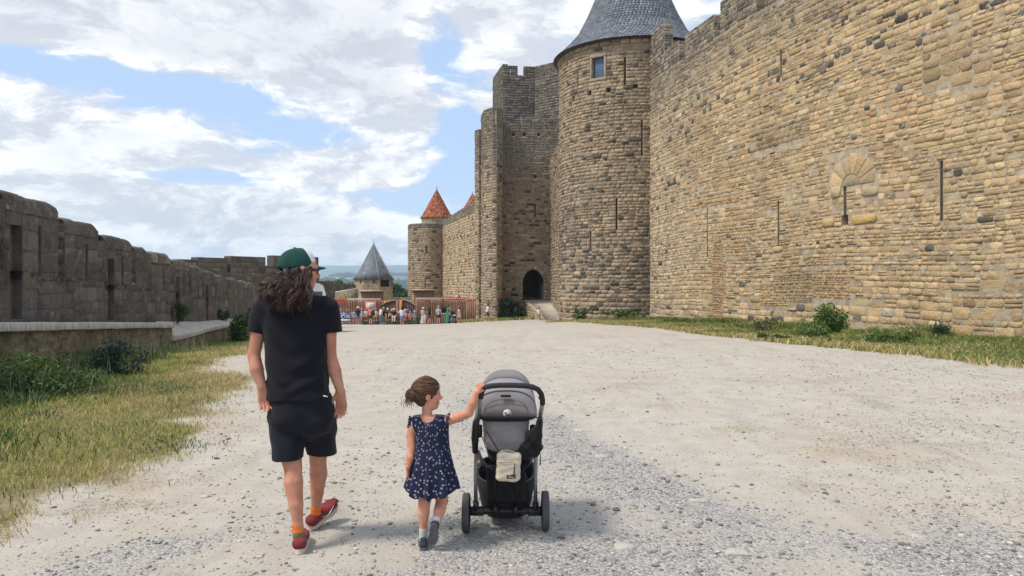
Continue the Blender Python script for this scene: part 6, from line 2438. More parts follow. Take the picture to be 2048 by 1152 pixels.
g_ = np.random.default_rng(9)
for i in range(N):
    a, e_ = g_.uniform(-2.5, 2.5), g_.uniform(-.25, 1.45)
    # start near the hairline, sweep over the skull towards the bun
    st_ = np.array([math.cos(e_) * math.cos(a * .62), math.cos(e_) * math.sin(a * .62), math.sin(e_)])
    t = np.linspace(0, 1, 10)
    tgt = np.array([-.95, .0, .12])
    dv = st_[None] * (1 - t)[:, None] + tgt[None] * t[:, None] + 1e-3
    dv /= np.linalg.norm(dv, axis=1)[:, None]
    rr_ = np.array([.108, .088, .100]) * gk * (1.005 + .02 * g_.random())
    loc_ = dv * rr_
    loc_ += g_.normal(0, .0016, (1, 3)) + .0035 * np.sin(t * 9 + a * 7)[:, None] * np.array([[.3, 1., .6]])
    base_ = GP_(-.016, 0, .032)
    paths[i] = base_ + loc_[:, :1] * hf + loc_[:, 1:2] * hs + loc_[:, 2:3] * hu
keepm = np.ones(N, bool)
for i in range(N):
    q = (paths[i] - gc_)
    loc_f, loc_u = q @ hf, q @ hu
    if ((loc_f > .055) & (loc_u < .045)).any():
        keepm[i] = False
paths = paths[keepm]
bp = []
for i in range(150):                                     # strands wound round the bun and loose ends
    ax_ = g_.normal(size=3)
    ax_ /= np.linalg.norm(ax_)
    e1_ = np.cross(ax_, [.3, .5, .8])
    e1_ /= np.linalg.norm(e1_)
    e2_ = np.cross(ax_, e1_)
    a = np.linspace(0, g_.uniform(1.5, 3.2), 10) + g_.uniform(0, 6)
    bp.append(bun + .039 * (np.cos(a)[:, None] * e1_ + np.sin(a)[:, None] * e2_) * np.array([1, .95, 1.05]) * g_.uniform(.98, 1.08))
for i in range(70):
    s0 = bun + g_.normal(0, .018, 3) + np.array([-.01, -.02, -.015])
    t = np.linspace(0, 1, 10)[:, None]
    bp.append(s0 + t * np.array([g_.normal(-.008, .014), g_.normal(-.005, .01), -.055 * g_.random() - .01]) + t * (1 - t) * np.array([-.02, 0, .01]))
paths = np.concatenate([paths, np.array(bp)])
N = len(paths)
tone = g_.random((N, 1))
o_ = strands(paths, g_.uniform(.0008, .0019, N), np.array([.055, .030, .018]) * (1 - tone) + np.array([.21, .115, .065]) * tone, M_HAIR, 'hair_strands', ghair, 3)
o_['kind'] = 'stuff'
# socks and shoes
M_SOCKW = cloth_mat('white_grey_sock', (0.55, 0.55, 0.56), .9, 400, .2)
M_SHOEN = cloth_mat('charcoal_canvas', (0.035, 0.038, 0.050), .8, 500)
M_SOLEG = plain('grey_rubber_sole', (0.105, 0.11, 0.115), .75, .3, vs=40, var=.25, bstr=.5, bscale=160)
obj('sock', Blob().chain([gp(847, 1082, 4.475), gp(846, 1058, 4.47)], [.0235, .0235]).mesh('sock', .0045, M_SOCKW), girl)
obj('sock', Blob().chain([gp(868, 1056, 4.445), gp(873.5, 1037, 4.445)], [.0265, .0265]).mesh('sock', .0045, M_SOCKW), girl)
g1 = gp(847, 1092, 4.43)
g1[2] = float(zg(g1[0], g1[1])) + .004
shoe_parts(g1, (-.14, 1, 0), (0, 0, 1), .142, .054, M_SHOEN, M_SOLEG, girl, ht=.062, sole_t=.015, h=.0045)
g2 = gp(868.5, 1050, 4.385)
fv = np.array([-.13, .30, -1.0])
shoe_parts(g2, fv, (.08, 1, .30), .145, .055, M_SHOEN, M_SOLEG, girl, ht=.062, sole_t=.015, h=.0045)
# ------------------------------------------------------------------ the pushchair
M_FAB = cloth_mat('warm_grey_pushchair_fabric', (0.185, 0.172, 0.174), .9, 500, .10)
M_FABD = cloth_mat('dark_grey_pushchair_fabric', (0.085, 0.080, 0.084), .9, 500, .10)
M_FABL = cloth_mat('pale_grey_lining', (0.27, 0.25, 0.26), .85, 500, .10)
M_BLK = plain('black_moulded_plastic', (0.016, 0.016, 0.018), .45, .4, bstr=.15)
M_BLKF = cloth_mat('black_nylon', (0.010, 0.010, 0.012), .8, 400)
M_GRIP = plain('charcoal_grip_foam', (0.030, 0.030, 0.033), .75, .25, bstr=.3, bscale=260)
M_ANOD = plain('gunmetal_tube', (0.30, 0.30, 0.31), .38, .5, .8)
pc = thing('pushchair', (W(1012, 0, 4.9)[0], 4.9, 0), 'grey and black pushchair with its hood up, pushed by the small girl', 'pushchair')


def wheel(name, c, r, wd, parent):
    w_ = MB().lathe([(r * .72, -wd * .42), (r * .93, -wd * .5), (r * .985, -wd * .36), (r, -wd * .12), (r, wd * .12), (r * .985, wd * .36), (r * .93, wd * .5), (r * .72, wd * .42)], c, 'x', 36).build(name, plain('tyre_rubber', (0.075, 0.075, 0.078), .8, .25, bstr=.5, bscale=180), parent, smooth=True)
    MB().lathe([(0, -wd * .30), (r * .2, -wd * .36), (r * .60, -wd * .22), (r * .735, -wd * .44), (r * .735, wd * .44), (r * .60, wd * .22), (r * .2, wd * .36), (0, wd * .30)], c, 'x', 24).build('rim', M_BLK, w_, smooth=True)
    return w_


for px_ in (932.5, 1090.5):
    c = W(px_, 1023, 4.78)
    c[2] = float(zg(c[0], c[1])) + .126
    wheel('wheel', c, .125, .046, pc)
for px_ in (978, 1042):
    c = W(px_, 1000, 5.38)
    c[2] = float(zg(c[0], c[1])) + .092
    wheel('front_wheel', c, .09, .04, pc)
ax0, ax1 = W(941, 1022, 4.78), W(1083, 1022, 4.78)
m_ = MB().tube([ax0, ax1], .014, 10)
for f0, f1, r in ((0, .19, .030), (.81, 1, .030), (.19, .30, .021), (.70, .81, .021), (.40, .60, .019)):
    m_.tube([ax0 + (ax1 - ax0) * f0, ax0 + (ax1 - ax0) * f1], r, 14)
m_.build('axle', M_BLK, pc, smooth=False, bevel=.003)
for px_ in (991, 1031):
    m_ = MB().tube([W(px_, 1008, 4.76), W(px_, 1020, 4.74), W(px_, 1030, 4.75)], [.012, .016, .012], 10)
    m_.build('brake_catch', M_BLK, pc, smooth=True)
# frame
for s, pts in ((0, [(952, 1014, 4.77), (951, 960, 4.73), (952, 905, 4.68), (953, 870, 4.63)]), (1, [(1071, 1014, 4.77), (1071, 960, 4.73), (1072, 905, 4.68), (1074, 868, 4.63)])):
    P = [W(*q) for q in pts]
    MB().tube(P, .0125, 12).build('frame_tube', M_ANOD, pc, smooth=True)
    MB().tube([P[0] + (0, 0, -.02), P[0] + (P[1] - P[0]) * .18], .019, 12).build('frame_foot', M_BLK, pc, smooth=True)
    e = W(1000 if s == 0 else 1024, 985, 5.36)
    MB().tube([P[2], P[2] * .5 + e * .5 + (0, 0, .02), e], .012, 10).build('front_leg', M_ANOD, pc, smooth=True)
    MB().tube([e, e + np.array([(-.055 if s == 0 else .055), .02, -.05])], .016, 10).build('fork', M_BLK, pc, smooth=True)
    j = [(950, 905, 4.67), (950, 875, 4.63), (952, 846, 4.58), (955, 836, 4.56)] if s == 0 else [(1075, 885, 4.65), (1077, 866, 4.61), (1079, 846, 4.57), (1080, 836, 4.555)]
    MB().tube([W(*q) for q in j], [.017, .024, .022, .017], 12, flat=.9).build('joint', M_BLK, pc, smooth=True)
    hub_ = W(958, 862, 4.70) if s == 0 else W(1066, 862, 4.70)
    MB().lathe([(0, -.02), (.036, -.02), (.042, -.008), (.042, .008), (.036, .02), (0, .02)], hub_, 'x', 24).build('seat_hub', M_BLK, pc, smooth=True)
MB().tube([W(956, 836, 4.555), W(959, 812, 4.49), W(962, 792, 4.45)], .0135, 12).tube([W(1080, 838, 4.555), W(1083, 818, 4.50), W(1085, 806, 4.47)], .0135, 12).build('handle_tube', M_ANOD, pc, smooth=True)
hp = [(961, 796, 4.455), (964, 782, 4.435), (970, 774.5, 4.425), (982, 772, 4.42), (1000, 770.5, 4.42), (1024, 770.5, 4.42), (1050, 771.5, 4.42), (1066, 774, 4.425), (1076, 779, 4.43), (1082.5, 788, 4.44), (1085, 800, 4.46), (1085, 808, 4.475)]
MB().tube([W(*q) for q in hp], .0165, 14).build('handle', M_GRIP, pc, smooth=True)
MB().tube([W(1077, 796, 4.452), W(1086, 796, 4.452)], .009, 8).build('fold_button', M_BLK, pc, smooth=True)
# hood: arches lofted from the back panel seam over the top to the front
def arch(cx_, hw, base, h, d, n=27, p=.62):
    a = np.linspace(math.pi, 0, n)
    return [W(cx_ + hw * np.sign(math.cos(t)) * abs(math.cos(t)) ** .80, base - h * max(0, math.sin(t)) ** p, d) for t in a]


def loft_arches(arches, name, mat, parent, th=.006):
    n = len(arches[0])
    V = np.array([p for a in arches for p in a])
    ii = np.arange(len(V)).reshape(len(arches), n)
    F = np.stack([ii[:-1, :-1], ii[1:, :-1], ii[1:, 1:], ii[:-1, 1:]], -1).reshape(-1, 4)
    o = obj(name, mesh(name, V, F, mat, smooth=True), parent)
    md = o.modifiers.new('thickness', 'SOLIDIFY')
    md.thickness = th
    md.offset = 0
    return o


seam = (1012, 60.5, 834, 52.5, 4.62)
hood = loft_arches([arch(1012, 60.5, 836, 1.5, 4.565), arch(1012, 60.8, 836, 20, 4.572), arch(1012, 60.8, 835, 38, 4.588), arch(*seam)], 'hood', M_FAB, pc)
loft_arches([arch(*seam), arch(1012, 59.8, 833, 63, 4.70), arch(1012, 58.0, 832, 76, 4.80)], 'hood_panel', M_FABL, hood)
loft_arches([arch(1012, 58.0, 832, 76, 4.80), arch(1012.5, 56.5, 832, 88, 4.90), arch(1013, 53.5, 833, 93.5, 5.0), arch(1013, 50, 835, 90, 5.12), arch(1013, 46, 838, 78, 5.22)], 'hood_panel', M_FAB, hood)
MB().tube(arch(1012, 58.2, 832, 76.6, 4.80), .0048, 8).tube(arch(1012, 60.8, 834, 52.8, 4.615), .0035, 8).build('hood_piping', M_FABD, hood, smooth=True)
MB().tube(arch(1012, 44, 833, 34, 4.567, p=.7), .0022, 6).build('hood_seam', M_FABD, hood, smooth=True)
MB().box(W(1011.5, 792, 4.572), (.064, .012, .014)).build('hood_tab', M_BLKF, hood, bevel=.004)
# emblem: a white disc with a dark eye and a dark open mouth
lc = W(1014.5, 827, 4.556)
M_EMB = plain('pale_emblem', (.50, .49, .48), .7)
em = MB().lathe([(0, .003), (.0255, .003), (.0265, 0), (0, -.001)], lc, 'y', 28)
emb = em.build('emblem', M_EMB, hood, smooth=False)
MB().lathe([(0, -.0045), (.0055, -.0045), (.0055, .001), (0, .001)], lc + np.array([-.010, 0, .003]), 'y', 14).add([lc + np.array(q) for q in ((-.012, -.0042, -.010), (.0235, -.0042, -.001), (.019, -.0042, -.013), (.004, -.0042, -.0195))], [(0, 1, 2, 3)]).build('emblem_face', M_INK, emb)
# band and seat back
bl = Blob().loft([(W(0, 843, 4.57)[2], W(1012, 0, 4.57)[0], 4.568, .12, .012), (W(0, 836, 4.57)[2], W(1012, 0, 4.57)[0], 4.562, .185, .016), (W(0, 832, 4.57)[2], W(1012, 0, 4.57)[0], 4.562, .185, .014)], 2.0, 0)
obj('hood_band', bl.mesh('hood_band', .005, M_BLKF), pc)
bl = Blob().loft([(W(0, 902, 4.62)[2], W(1012, 0, 4.62)[0], 4.63, .085, .05), (W(0, 896, 4.62)[2], W(1012, 0, 4.62)[0], 4.63, .118, .06), (W(0, 880, 4.62)[2], W(1012, 0, 4.62)[0], 4.63, .138, .07), (W(0, 832, 4.6)[2], W(1012, 0, 4.6)[0], 4.63, .148, .07)], 3.0, 0)
seat = obj('seat_back', bl.mesh('seat_back', .006, M_FAB), pc)
bl = Blob().chain([W(985, 902, 4.66), W(1000, 906, 4.75), W(1024, 906, 4.75), W(1046, 900, 4.66)], [.03, .05, .05, .03]).cap(W(1012, 895, 4.9), W(1012, 890, 5.05), .13, .09, .04)
obj('seat_shell', bl.mesh('seat_shell', .008, M_BLKF), pc)
MB().tube([W(957, 838, 4.555), W(990, 838.5, 4.555), W(1036, 837, 4.555), W(1078, 835, 4.555)], .0035, 6).build('elastic_cord', M_BLKF, pc, smooth=True)
# black bag slung on the right, straps and ring on the left
bl = Blob().ell(W(1058, 898, 4.60), (.085, .05, .062), Matrix.Rotation(R(-18), 3, 'Y'), .0).ell(W(1066, 875, 4.58), (.05, .035, .06), None, .03).cap(W(1079, 842, 4.54), W(1074, 885, 4.57), .016, .026, .03)
bl.disp(lambda X, Y, Z: .004 * np.sin(X * 60 + Z * 75) + .002 * np.sin(X * 130 - Z * 90))
sbag = thing('bag', W(1060, 920, 4.6), 'black nylon changing bag slung on the right side of the pushchair', 'bag')
obj('body', bl.mesh('body', .0055, M_BLKF), sbag)
MB().tube([W(1079, 895, 4.56), W(1081, 915, 4.555), W(1080, 930, 4.555)], [.003, .0035, .005], 6).build('dangling_strap', M_BLKF, sbag, smooth=True)
m_ = MB().tube([W(957, 900, 4.62), W(963, 918, 4.63), W(974, 932, 4.65), (W(986, 938, 4.66))], [.012, .017, .016, .012], 8, flat=.35)
m_.build('side_strap', M_FABD, pc, smooth=True)
MB().tube([W(964, 872, 4.57), W(972, 895, 4.56), (W(990, 912, 4.55))], .003, 6).build('tether', M_BLKF, pc, smooth=True)
MB().tube([W(1056, 872, 4.57), W(1046, 895, 4.56)], .003, 6).build('tether', M_BLKF, pc, smooth=True)
m_ = MB().tube([W(955.5, 930, 4.64) + np.array([.016 * math.cos(a), 0, .016 * math.sin(a)]) for a in np.linspace(0, 2 * math.pi, 17)[:-1]], .0022, 6, closed=True)
m_.build('ring', M_STEEL, pc, smooth=True)
MB().tube([W(953, 914, 4.64), W(955, 922, 4.64)], .009, 8).build('cork_toggle', plain('tan_leather', (.30, .16, .08), .7), pc, smooth=True)
# basket
def oval(cx_, y_, hw, hd, d, n=28, p=.7):
    q = W(cx_, y_, d)
    return [np.array([q[0] + hw * np.sign(math.cos(t)) * abs(math.cos(t)) ** p, d + hd * np.sign(math.sin(t)) * abs(math.sin(t)) ** p, q[2]]) for t in np.linspace(0, 2 * math.pi, n + 1)[:-1]]


rings = [oval(1012, 946, .192, .26, 5.0), oval(1012, 970, .180, .25, 5.0), oval(1012, 1000, .160, .225, 5.0), oval(1012, 1018, .13, .18, 5.0), oval(1012, 1020, .02, .02, 5.0)]
for i_, dz in ((0, .012),):
    for q in rings[0]:
        q[2] += .055 * ((q[1] - 4.74) / .52)
V = np.array([p for r in rings for p in r])
n_ = 28
F = [[i * n_ + k, i * n_ + (k + 1) % n_, (i + 1) * n_ + (k + 1) % n_, (i + 1) * n_ + k] for i in range(4) for k in range(n_)]
bk_ = obj('basket', mesh('basket', V, F, M_BLKF, smooth=True), pc)
md = bk_.modifiers.new('thickness', 'SOLIDIFY')
md.thickness = .008
MB().tube(rings[0], .0085, 8, closed=True).build('basket_rim', M_BLK, bk_, smooth=True)
bl = Blob().rbox(W(1012, 966, 4.735), (.125, .018, .115), .016).disp(lambda X, Y, Z: .003 * np.sin(X * 70 + 2) * np.sin(Z * 50))
obj('basket_flap', bl.mesh('basket_flap', .006, M_BLKF), bk_)
for px_ in (990, 1034):
    MB().tube([W(px_, 942, 4.70), W(px_, 985, 4.70), W(px_, 1012, 4.735)], .008, 6, flat=.4).build('webbing', M_BLK, bk_, smooth=True)
bl = Blob().ell(W(1006, 965, 4.98), (.11, .12, .08), None, .02).ell(W(1032, 958, 5.03), (.08, .1, .07), None, .02)
obj('blanket', bl.mesh('blanket', .01, M_FABD), bk_)

# beige shoulder bag
M_BEIGE = cloth_mat('beige_canvas', (0.56, 0.475, 0.37), .85, 420, .08)
BD = 4.53
bag = thing('bag', W(1017, 962, BD), 'small beige canvas bag with a black label hanging at the back of the pushchair', 'bag')
bc = W(1017, 933, BD)
BM = np.array(Matrix.Rotation(R(3), 3, 'Y'))
bl = Blob().rbox(bc, (.074, .034, .088), .024, BM, 0).rbox(bc + np.array([-.004, -.020, -.022]), (.066, .024, .062), .018, BM, .006)
bl.disp(lambda X, Y, Z: .0016 * np.sin(X * 85 + Z * 60) + .0012 * np.sin(Z * 140 - X * 40))
body = obj('body', bl.mesh('body', .004, M_BEIGE), bag)
m_ = MB().tube([bc + np.array([-.062, -.046, .036]), bc + np.array([-.02, -.0475, .038]), bc + np.array([.055, -.045, .033])], .0022, 6)
m_.build('zip', plain('taupe_zip', (.30, .24, .18), .6), body, smooth=True)
MB().tube([bc + np.array([.038, -.0475, .028]), bc + np.array([.034, -.049, -.028])], .0028, 6).tube([bc + np.array([.034, -.052, -.01]), bc + np.array([.033, -.053, -.036])], .004, 6).build('vertical_zip', M_BLK, body, smooth=True)
m_ = MB().tube([bc + np.array([-.05, -.01, .082]), bc + np.array([-.045, -.01, .098]), bc + np.array([-.01, -.012, .104]), bc + np.array([.03, -.01, .094]), bc + np.array([.045, -.01, .083])], .005, 8, flat=.5)
MB().tube([bc + np.array([-.055, 0, .08]), W(990, 890, 4.56), W(972, 862, 4.56)], .003, 6).build('sling', M_BLKF, bag, smooth=True)
m_.build('strap', M_BEIGE, bag, smooth=True)
lb_ = bc + np.array([.016, -.0465, -.050])
lab = MB().box(lb_, (.054, .003, .023), ax=Matrix.Rotation(R(3), 3, 'Y')).build('label', M_BLK, body)


def text_mesh(txt, size, mat, name, parent, c, rot=0.0, ext=.0006):
    cu = bpy.data.curves.new(name, 'FONT')
    cu.body = txt
    cu.size = size
    cu.align_x = 'CENTER'
    cu.align_y = 'CENTER'
    cu.extrude = ext
    cu.resolution_u = 2
    to = bpy.data.objects.new(name, cu)
    col.objects.link(to)
    me = bpy.data.meshes.new_from_object(to.evaluated_get(bpy.context.evaluated_depsgraph_get()))
    bpy.data.objects.remove(to)
    bpy.data.curves.remove(cu)
    me.transform(Matrix.Translation(Vector(c)) @ Matrix.Rotation(rot, 4, 'Y') @ Matrix.Rotation(R(90), 4, 'X'))
    me.materials.clear()
    me.materials.append(mat)
    me.name = name
    return obj(name, me, parent)


text_mesh('EASTPAK', .0098, M_WHITE, 'label_lettering', body, lb_ + np.array([0, -.0022, -.0035]), R(3))
MB().lathe([(0, -.0035), (.0035, -.0035), (.0035, 0), (0, 0)], lb_ + np.array([0, -.001, .0065]), 'y', 10).build('red_dot', M_RED, body)

# ------------------------------------------------------------------ the people waiting at the palisade and walking beyond
_mc = {}


def cmat(c):
    c = tuple(c)
    if c not in _mc:
        _mc[c] = cloth_mat('cloth', c, .9, 60, .12)
    return _mc[c]


SK = [M_SKIN, M_SKIN2, skin_mat('fair_skin', (0.62, 0.40, 0.31))]
WHITE, BLACK, NAVY, DENIM, PINK, CORAL, TURQ, YEL, GREEN, GREYC, BLUE, CREAM, RED, BROWN, LILAC = (.68, .67, .66), (.018, .018, .02), (.025, .03, .06), (.10, .16, .30), (.62, .25, .28), (.60, .16, .13), (.03, .33, .40), (.60, .36, .03), (.012, .22, .13), (.36, .37, .40), (.05, .09, .32), (.60, .50, .36), (.40, .06, .07), (.16, .10, .07), (.42, .36, .52)
HDK, HBR, HGR, HBL = (.016, .012, .011), (.07, .04, .025), (.42, .40, .38), (.28, .18, .09)
CG = 'people waiting at the palisade gate'


def crowd(label, px, py, d, h, heading, pose, top, bottom, hair, topc, botc, hat=None, skin=0, longhair=False, group=CG, sleeve='short', zbase=None, armpose=0, child=False):
    k = h / 1.72
    x0, y0 = W(px, 0, d)[0], d
    z0 = float(zg(x0, y0)) if zbase is None else zbase - .43 * k
    t_ = thing('person', (x0, y0, z0), label, 'person', group)
    ca, sa = math.cos(R(heading)), math.sin(R(heading))

    def T(x, y, z):
        x, y, z = x * k, y * k, z * k
        return np.array([x0 + x * ca + y * sa, y0 - x * sa + y * ca, z0 + z])
    HM_ = np.array([[ca, sa, 0], [-sa, ca, 0], [0, 0, 1]], float)
    hk = 1.22 if h < 1.3 else 1.0
    if pose == 'sit':
        base, hip = -.45, [(-.09, 0, .50), (.09, 0, .50)]
        knee, ank = [(-.11, .40, .50), (.10, .42, .48)], [(-.10, .40, .10), (.12, .36, .10)]
        lean = .10
    elif pose == 'walk':
        base, hip = 0, [(-.08, 0, .90), (.08, 0, .90)]
        knee, ank = [(-.09, .16, .50), (.09, -.04, .50)], [(-.09, .24, .09), (.09, -.30, .13)]
        lean = .02
    else:
        base, hip = 0, [(-.08, 0, .90), (.08, 0, .90)]
        knee, ank = [(-.10, .03, .50), (.09, .0, .50)], [(-.11, -.01, .08), (.10, -.03, .08)]
        lean = .0
    sh = 1.40 + base
    v = .021 * max(k, .7)
    head_c = (0, lean + .035, sh + .215 * hk ** .3)
    el = [(-.25, lean - .02, sh - .28), (.25, lean - .02, sh - .28)]
    wr = [(-.24, lean + .08, sh - .50), (.25, lean + .05, sh - .51)]
    if pose == 'sit' or armpose == 1:
        el = [(-.23, lean + .04, sh - .26), (.23, lean + .04, sh - .26)]
        wr = [(-.12, lean + .27, sh - .34), (.12, lean + .28, sh - .32)]
    if armpose == 2:                          # one forearm raised to the face
        wr[1] = (.10, lean + .20, sh + .05)
        el[1] = (.24, lean + .12, sh - .20)
    B = Blob()
    B.ell(T(*head_c), np.array([.082, .10, .12]) * k * hk, HM_, .02).cap(T(0, lean + .01, sh), T(0, lean + .03, sh + .12), .055 * k, .05 * k, .03)
    B.cap(T(0, lean + .13, head_c[2] - .02), T(0, lean + .145, head_c[2] - .035), .014 * k, None, .01)
    B.cap(T(0, 0, hip[0][2]), T(0, lean, sh - .12), .12 * k, .13 * k, .04)
    for i in (0, 1):
        s_ = (-1, 1)[i]
        B.chain([T(s_ * .17, lean, sh - .03), T(*el[i]), T(*wr[i])], [.05 * k, .04 * k, .03 * k], .015)
        w2 = np.array(T(*wr[i]))
        dirv_ = (w2 - T(*el[i])) / (np.linalg.norm(w2 - T(*el[i])) + 1e-9)
        B.cap(w2, w2 + dirv_ * .13 * k, .034 * k, .022 * k, .01)
        B.chain([T(*hip[i]), T(*knee[i]), T(*ank[i])], [.085 * k, .056 * k, .037 * k], .015)
        a_ = T(*ank[i])
        B.cap(a_, a_ + HM_ @ np.array([0, .13, -.035]) * k, .038 * k, .034 * k, .01)
    obj('body', B.mesh('body', v, SK[skin]), t_)
    # top
    S_ = Blob()
    wst = hip[0][2] + (.02 if pose != 'sit' else 0)
    c0, c1 = T(0, 0, wst), T(0, lean, sh - .10)
    S_.cap(c0, c1, .155 * k, .155 * k, .02)
    S_.cap(T(-.15, lean, sh - .04), T(.15, lean, sh - .04), .072 * k, None, .05)
    if sleeve != 'none':
        for i in (0, 1):
            e_ = np.array(el[i]) if sleeve == 'long' else np.array(el[i]) * .72 + np.array([(-1, 1)[i] * .17, lean, sh - .03]) * .28
            S_.cap(T((-1, 1)[i] * .17, lean, sh - .03), T(*e_), .068 * k, .060 * k, .02)
            if sleeve == 'long':
                S_.cap(T(*el[i]), T(*wr[i]), .052 * k, .044 * k, .02)
    S_.cut(T(0, 0, wst - .06), np.array([0, 0, -1.]))
    tp_ = obj('dress' if top == 'dress' else 'shirt', S_.mesh('shirt', v, cmat(topc)), t_)
    # lower garment
    L_ = Blob()
    if bottom == 'skirt' or bottom == 'long':
        zl = hip[0][2] - (.30 if bottom == 'skirt' else .82)
        L_.loft([(T(0, 0, zl)[2], T(0, 0, 0)[0], T(0, 0, 0)[1], (.22 if bottom == 'skirt' else .25) * k, .20 * k), (T(0, 0, hip[0][2] - .2)[2], T(0, 0, 0)[0], T(0, 0, 0)[1], .19 * k, .17 * k), (T(0, 0, hip[0][2] + .05)[2], T(0, 0, 0)[0], T(0, 0, 0)[1], .16 * k, .13 * k)], 2., 0)
    else:
        f_ = {'shorts': .62, 'trousers': 1.0}[bottom]
        L_.cap(T(-.06, 0, hip[0][2] + .02), T(.06, 0, hip[0][2] + .02), .125 * k, None, .03)
        for i in (0, 1):
            kn, an, hp_ = np.array(knee[i]), np.array(ank[i]), np.array(hip[i])
            if bottom == 'shorts':
                L_.cap(T(*hp_), T(*(hp_ + (kn - hp_) * f_)), .105 * k, .088 * k, .03)
            else:
                L_.chain([T(*hp_), T(*kn), T(*an)], [.105 * k, .078 * k, .062 * k], .02)
    obj({'skirt': 'skirt', 'long': 'skirt', 'shorts': 'shorts', 'trousers': 'trousers'}[bottom], L_.mesh('lower', v, cmat(botc)), t_)
    # hair
    Hr = Blob().ell(T(0, head_c[1] - .022, head_c[2] + .022), np.array([.094, .106, .118]) * k * hk, HM_, 0)
    Hr.ell(T(0, head_c[1] + .10, head_c[2] - .05), np.array([.10, .10, .11]) * k * hk, HM_, 0, 's')
    if longhair:
        Hr.cap(T(0, head_c[1] - .075, head_c[2]), T(0, head_c[1] - .10, head_c[2] - .27), .07 * k, .05 * k, .03)
    obj('hair', Hr.mesh('hair', v, cmat(hair)), t_)
    if hat:
        kind, hc_ = hat
        C_ = Blob().ell(T(0, head_c[1], head_c[2] + .05), np.array([.104, .118, .108]) * k * hk, HM_, 0).cut(T(0, 0, head_c[2] + .035 * hk), np.array([0, 0, -1.]))
        if kind == 'cap':
            C_.ell(T(0, head_c[1] + .14 * hk, head_c[2] + .055 * hk), np.array([.075, .085, .016]) * k * hk, HM_, .01)
        else:
            C_.ell(T(0, head_c[1], head_c[2] + .05 * hk), np.array([.19, .20, .020]) * k * hk, HM_, .015)
        obj('cap' if kind == 'cap' else 'sun_hat', C_.mesh('hat', v * .9, cmat(hc_)), t_)
    # shoes
    Sh = [Blob().cap(T(*ank[i]) + HM_ @ np.array([0, -.03, -.045]) * k, T(*ank[i]) + HM_ @ np.array([0, .15, -.05]) * k, .044 * k, .038 * k, 0) for i in (0, 1)]
    for q in Sh:
        obj('shoe', q.mesh('shoe', v, cmat(BROWN if skin else WHITE)), t_)
    return t_


BZ = bz + .01
AW, TO = 0, 180      # facing away from / towards the camera
crowd('child in white with a blue cap sitting at the left end of the crowd', 671, 640, 73.4, 1.25, 170, 'sit', 'shirt', 'shorts', HDK, WHITE, NAVY, ('cap', BLUE), zbase=-1.85)
crowd('person in dark top and pinkish hat seated left of the blue banner', 680, 640, 73.4, 1.65, 160, 'sit', 'shirt', 'shorts', HDK, BROWN, CREAM, ('hat', PINK), 1, zbase=-1.85)
crowd('person in dark top with a bright green cap above the blue banner', 695, 640, 73.6, 1.6, 190, 'sit', 'shirt', 'trousers', HDK, BLACK, NAVY, ('cap', (.03, .42, .12)), zbase=-1.85)
crowd('seated person in blue and white top with dark hair right of the banner', 708.5, 640, 73.4, 1.6, 170, 'sit', 'shirt', 'shorts', HDK, (.20, .34, .52), GREYC, None, zbase=-1.85)
crowd('woman in black top, white hat and blue denim shorts standing with her back turned', 716, 650, 71.2, 1.72, 0, 'stand', 'shirt', 'shorts', HDK, BLACK, DENIM, ('hat', WHITE), armpose=1, longhair=True)
crowd('seated person in pale striped shirt with a pink cap', 724.5, 640, 73.0, 1.65, 190, 'sit', 'shirt', 'shorts', HBR, GREYC, WHITE, ('cap', PINK), 1, zbase=BZ)
crowd('seated dark haired person in a white shirt next to the pink cap', 731.5, 640, 73.1, 1.68, 165, 'sit', 'shirt', 'shorts', HDK, WHITE, GREYC, None, zbase=BZ)
wr_ = crowd('woman in a coral red top and wide pinkish hat in front of the red panel', 741, 650, 71.3, 1.74, 15, 'stand', 'shirt', 'shorts', HDK, (.52, .17, .17), (.06, .03, .03), ('hat', (.50, .22, .17)), 1)
crowd('seated person in cream top with a blue and yellow cap', 752.5, 640, 73.0, 1.68, 180, 'sit', 'shirt', 'shorts', HBR, CREAM, CREAM, ('cap', (.08, .25, .5)), zbase=BZ)
mj = crowd('man in white t-shirt and blue jeans standing sideways to the crowd', 762, 650, 71.3, 1.74, 70, 'stand', 'shirt', 'trousers', HDK, WHITE, (.09, .14, .24), None, 0)
crowd('grey haired person standing behind the man in jeans', 767.5, 650, 73.9, 1.72, 180, 'stand', 'shirt', 'trousers', HGR, (.12, .12, .13), BLACK, None, 1)
crowd('seated person in black top with a white cap left of the yellow child', 775.5, 640, 73.0, 1.7, 175, 'sit', 'shirt', 'shorts', HDK, BLACK, BLACK, ('cap', WHITE), 2, zbase=BZ)
crowd('small child in a yellow top sitting on the bench wall', 780, 640, 72.5, 1.15, 180, 'sit', 'shirt', 'trousers', HDK, YEL, NAVY, None, zbase=BZ)
crowd('person in black top, white trousers and white sun hat on the bench wall', 788.5, 640, 72.4, 1.72, 180, 'sit', 'shirt', 'trousers', HDK, BLACK, WHITE, ('hat', WHITE), zbase=BZ)
crowd('seated dark haired person in a rose top behind the woman in blue shorts', 796.5, 640, 73.0, 1.7, 175, 'sit', 'shirt', 'shorts', HDK, (.45, .25, .25), BLACK, None, zbase=BZ)
crowd('dark haired woman in white top and blue shorts standing with her back turned', 804, 650, 71.2, 1.68, -5, 'stand', 'shirt', 'skirt', HDK, WHITE, (.10, .19, .38), None, 1, True)
crowd('child in a pale pink top sitting right of the woman in blue shorts', 811.5, 640, 72.4, 1.25, 180, 'sit', 'shirt', 'shorts', HDK, (.62, .36, .38), PINK, None, zbase=BZ)
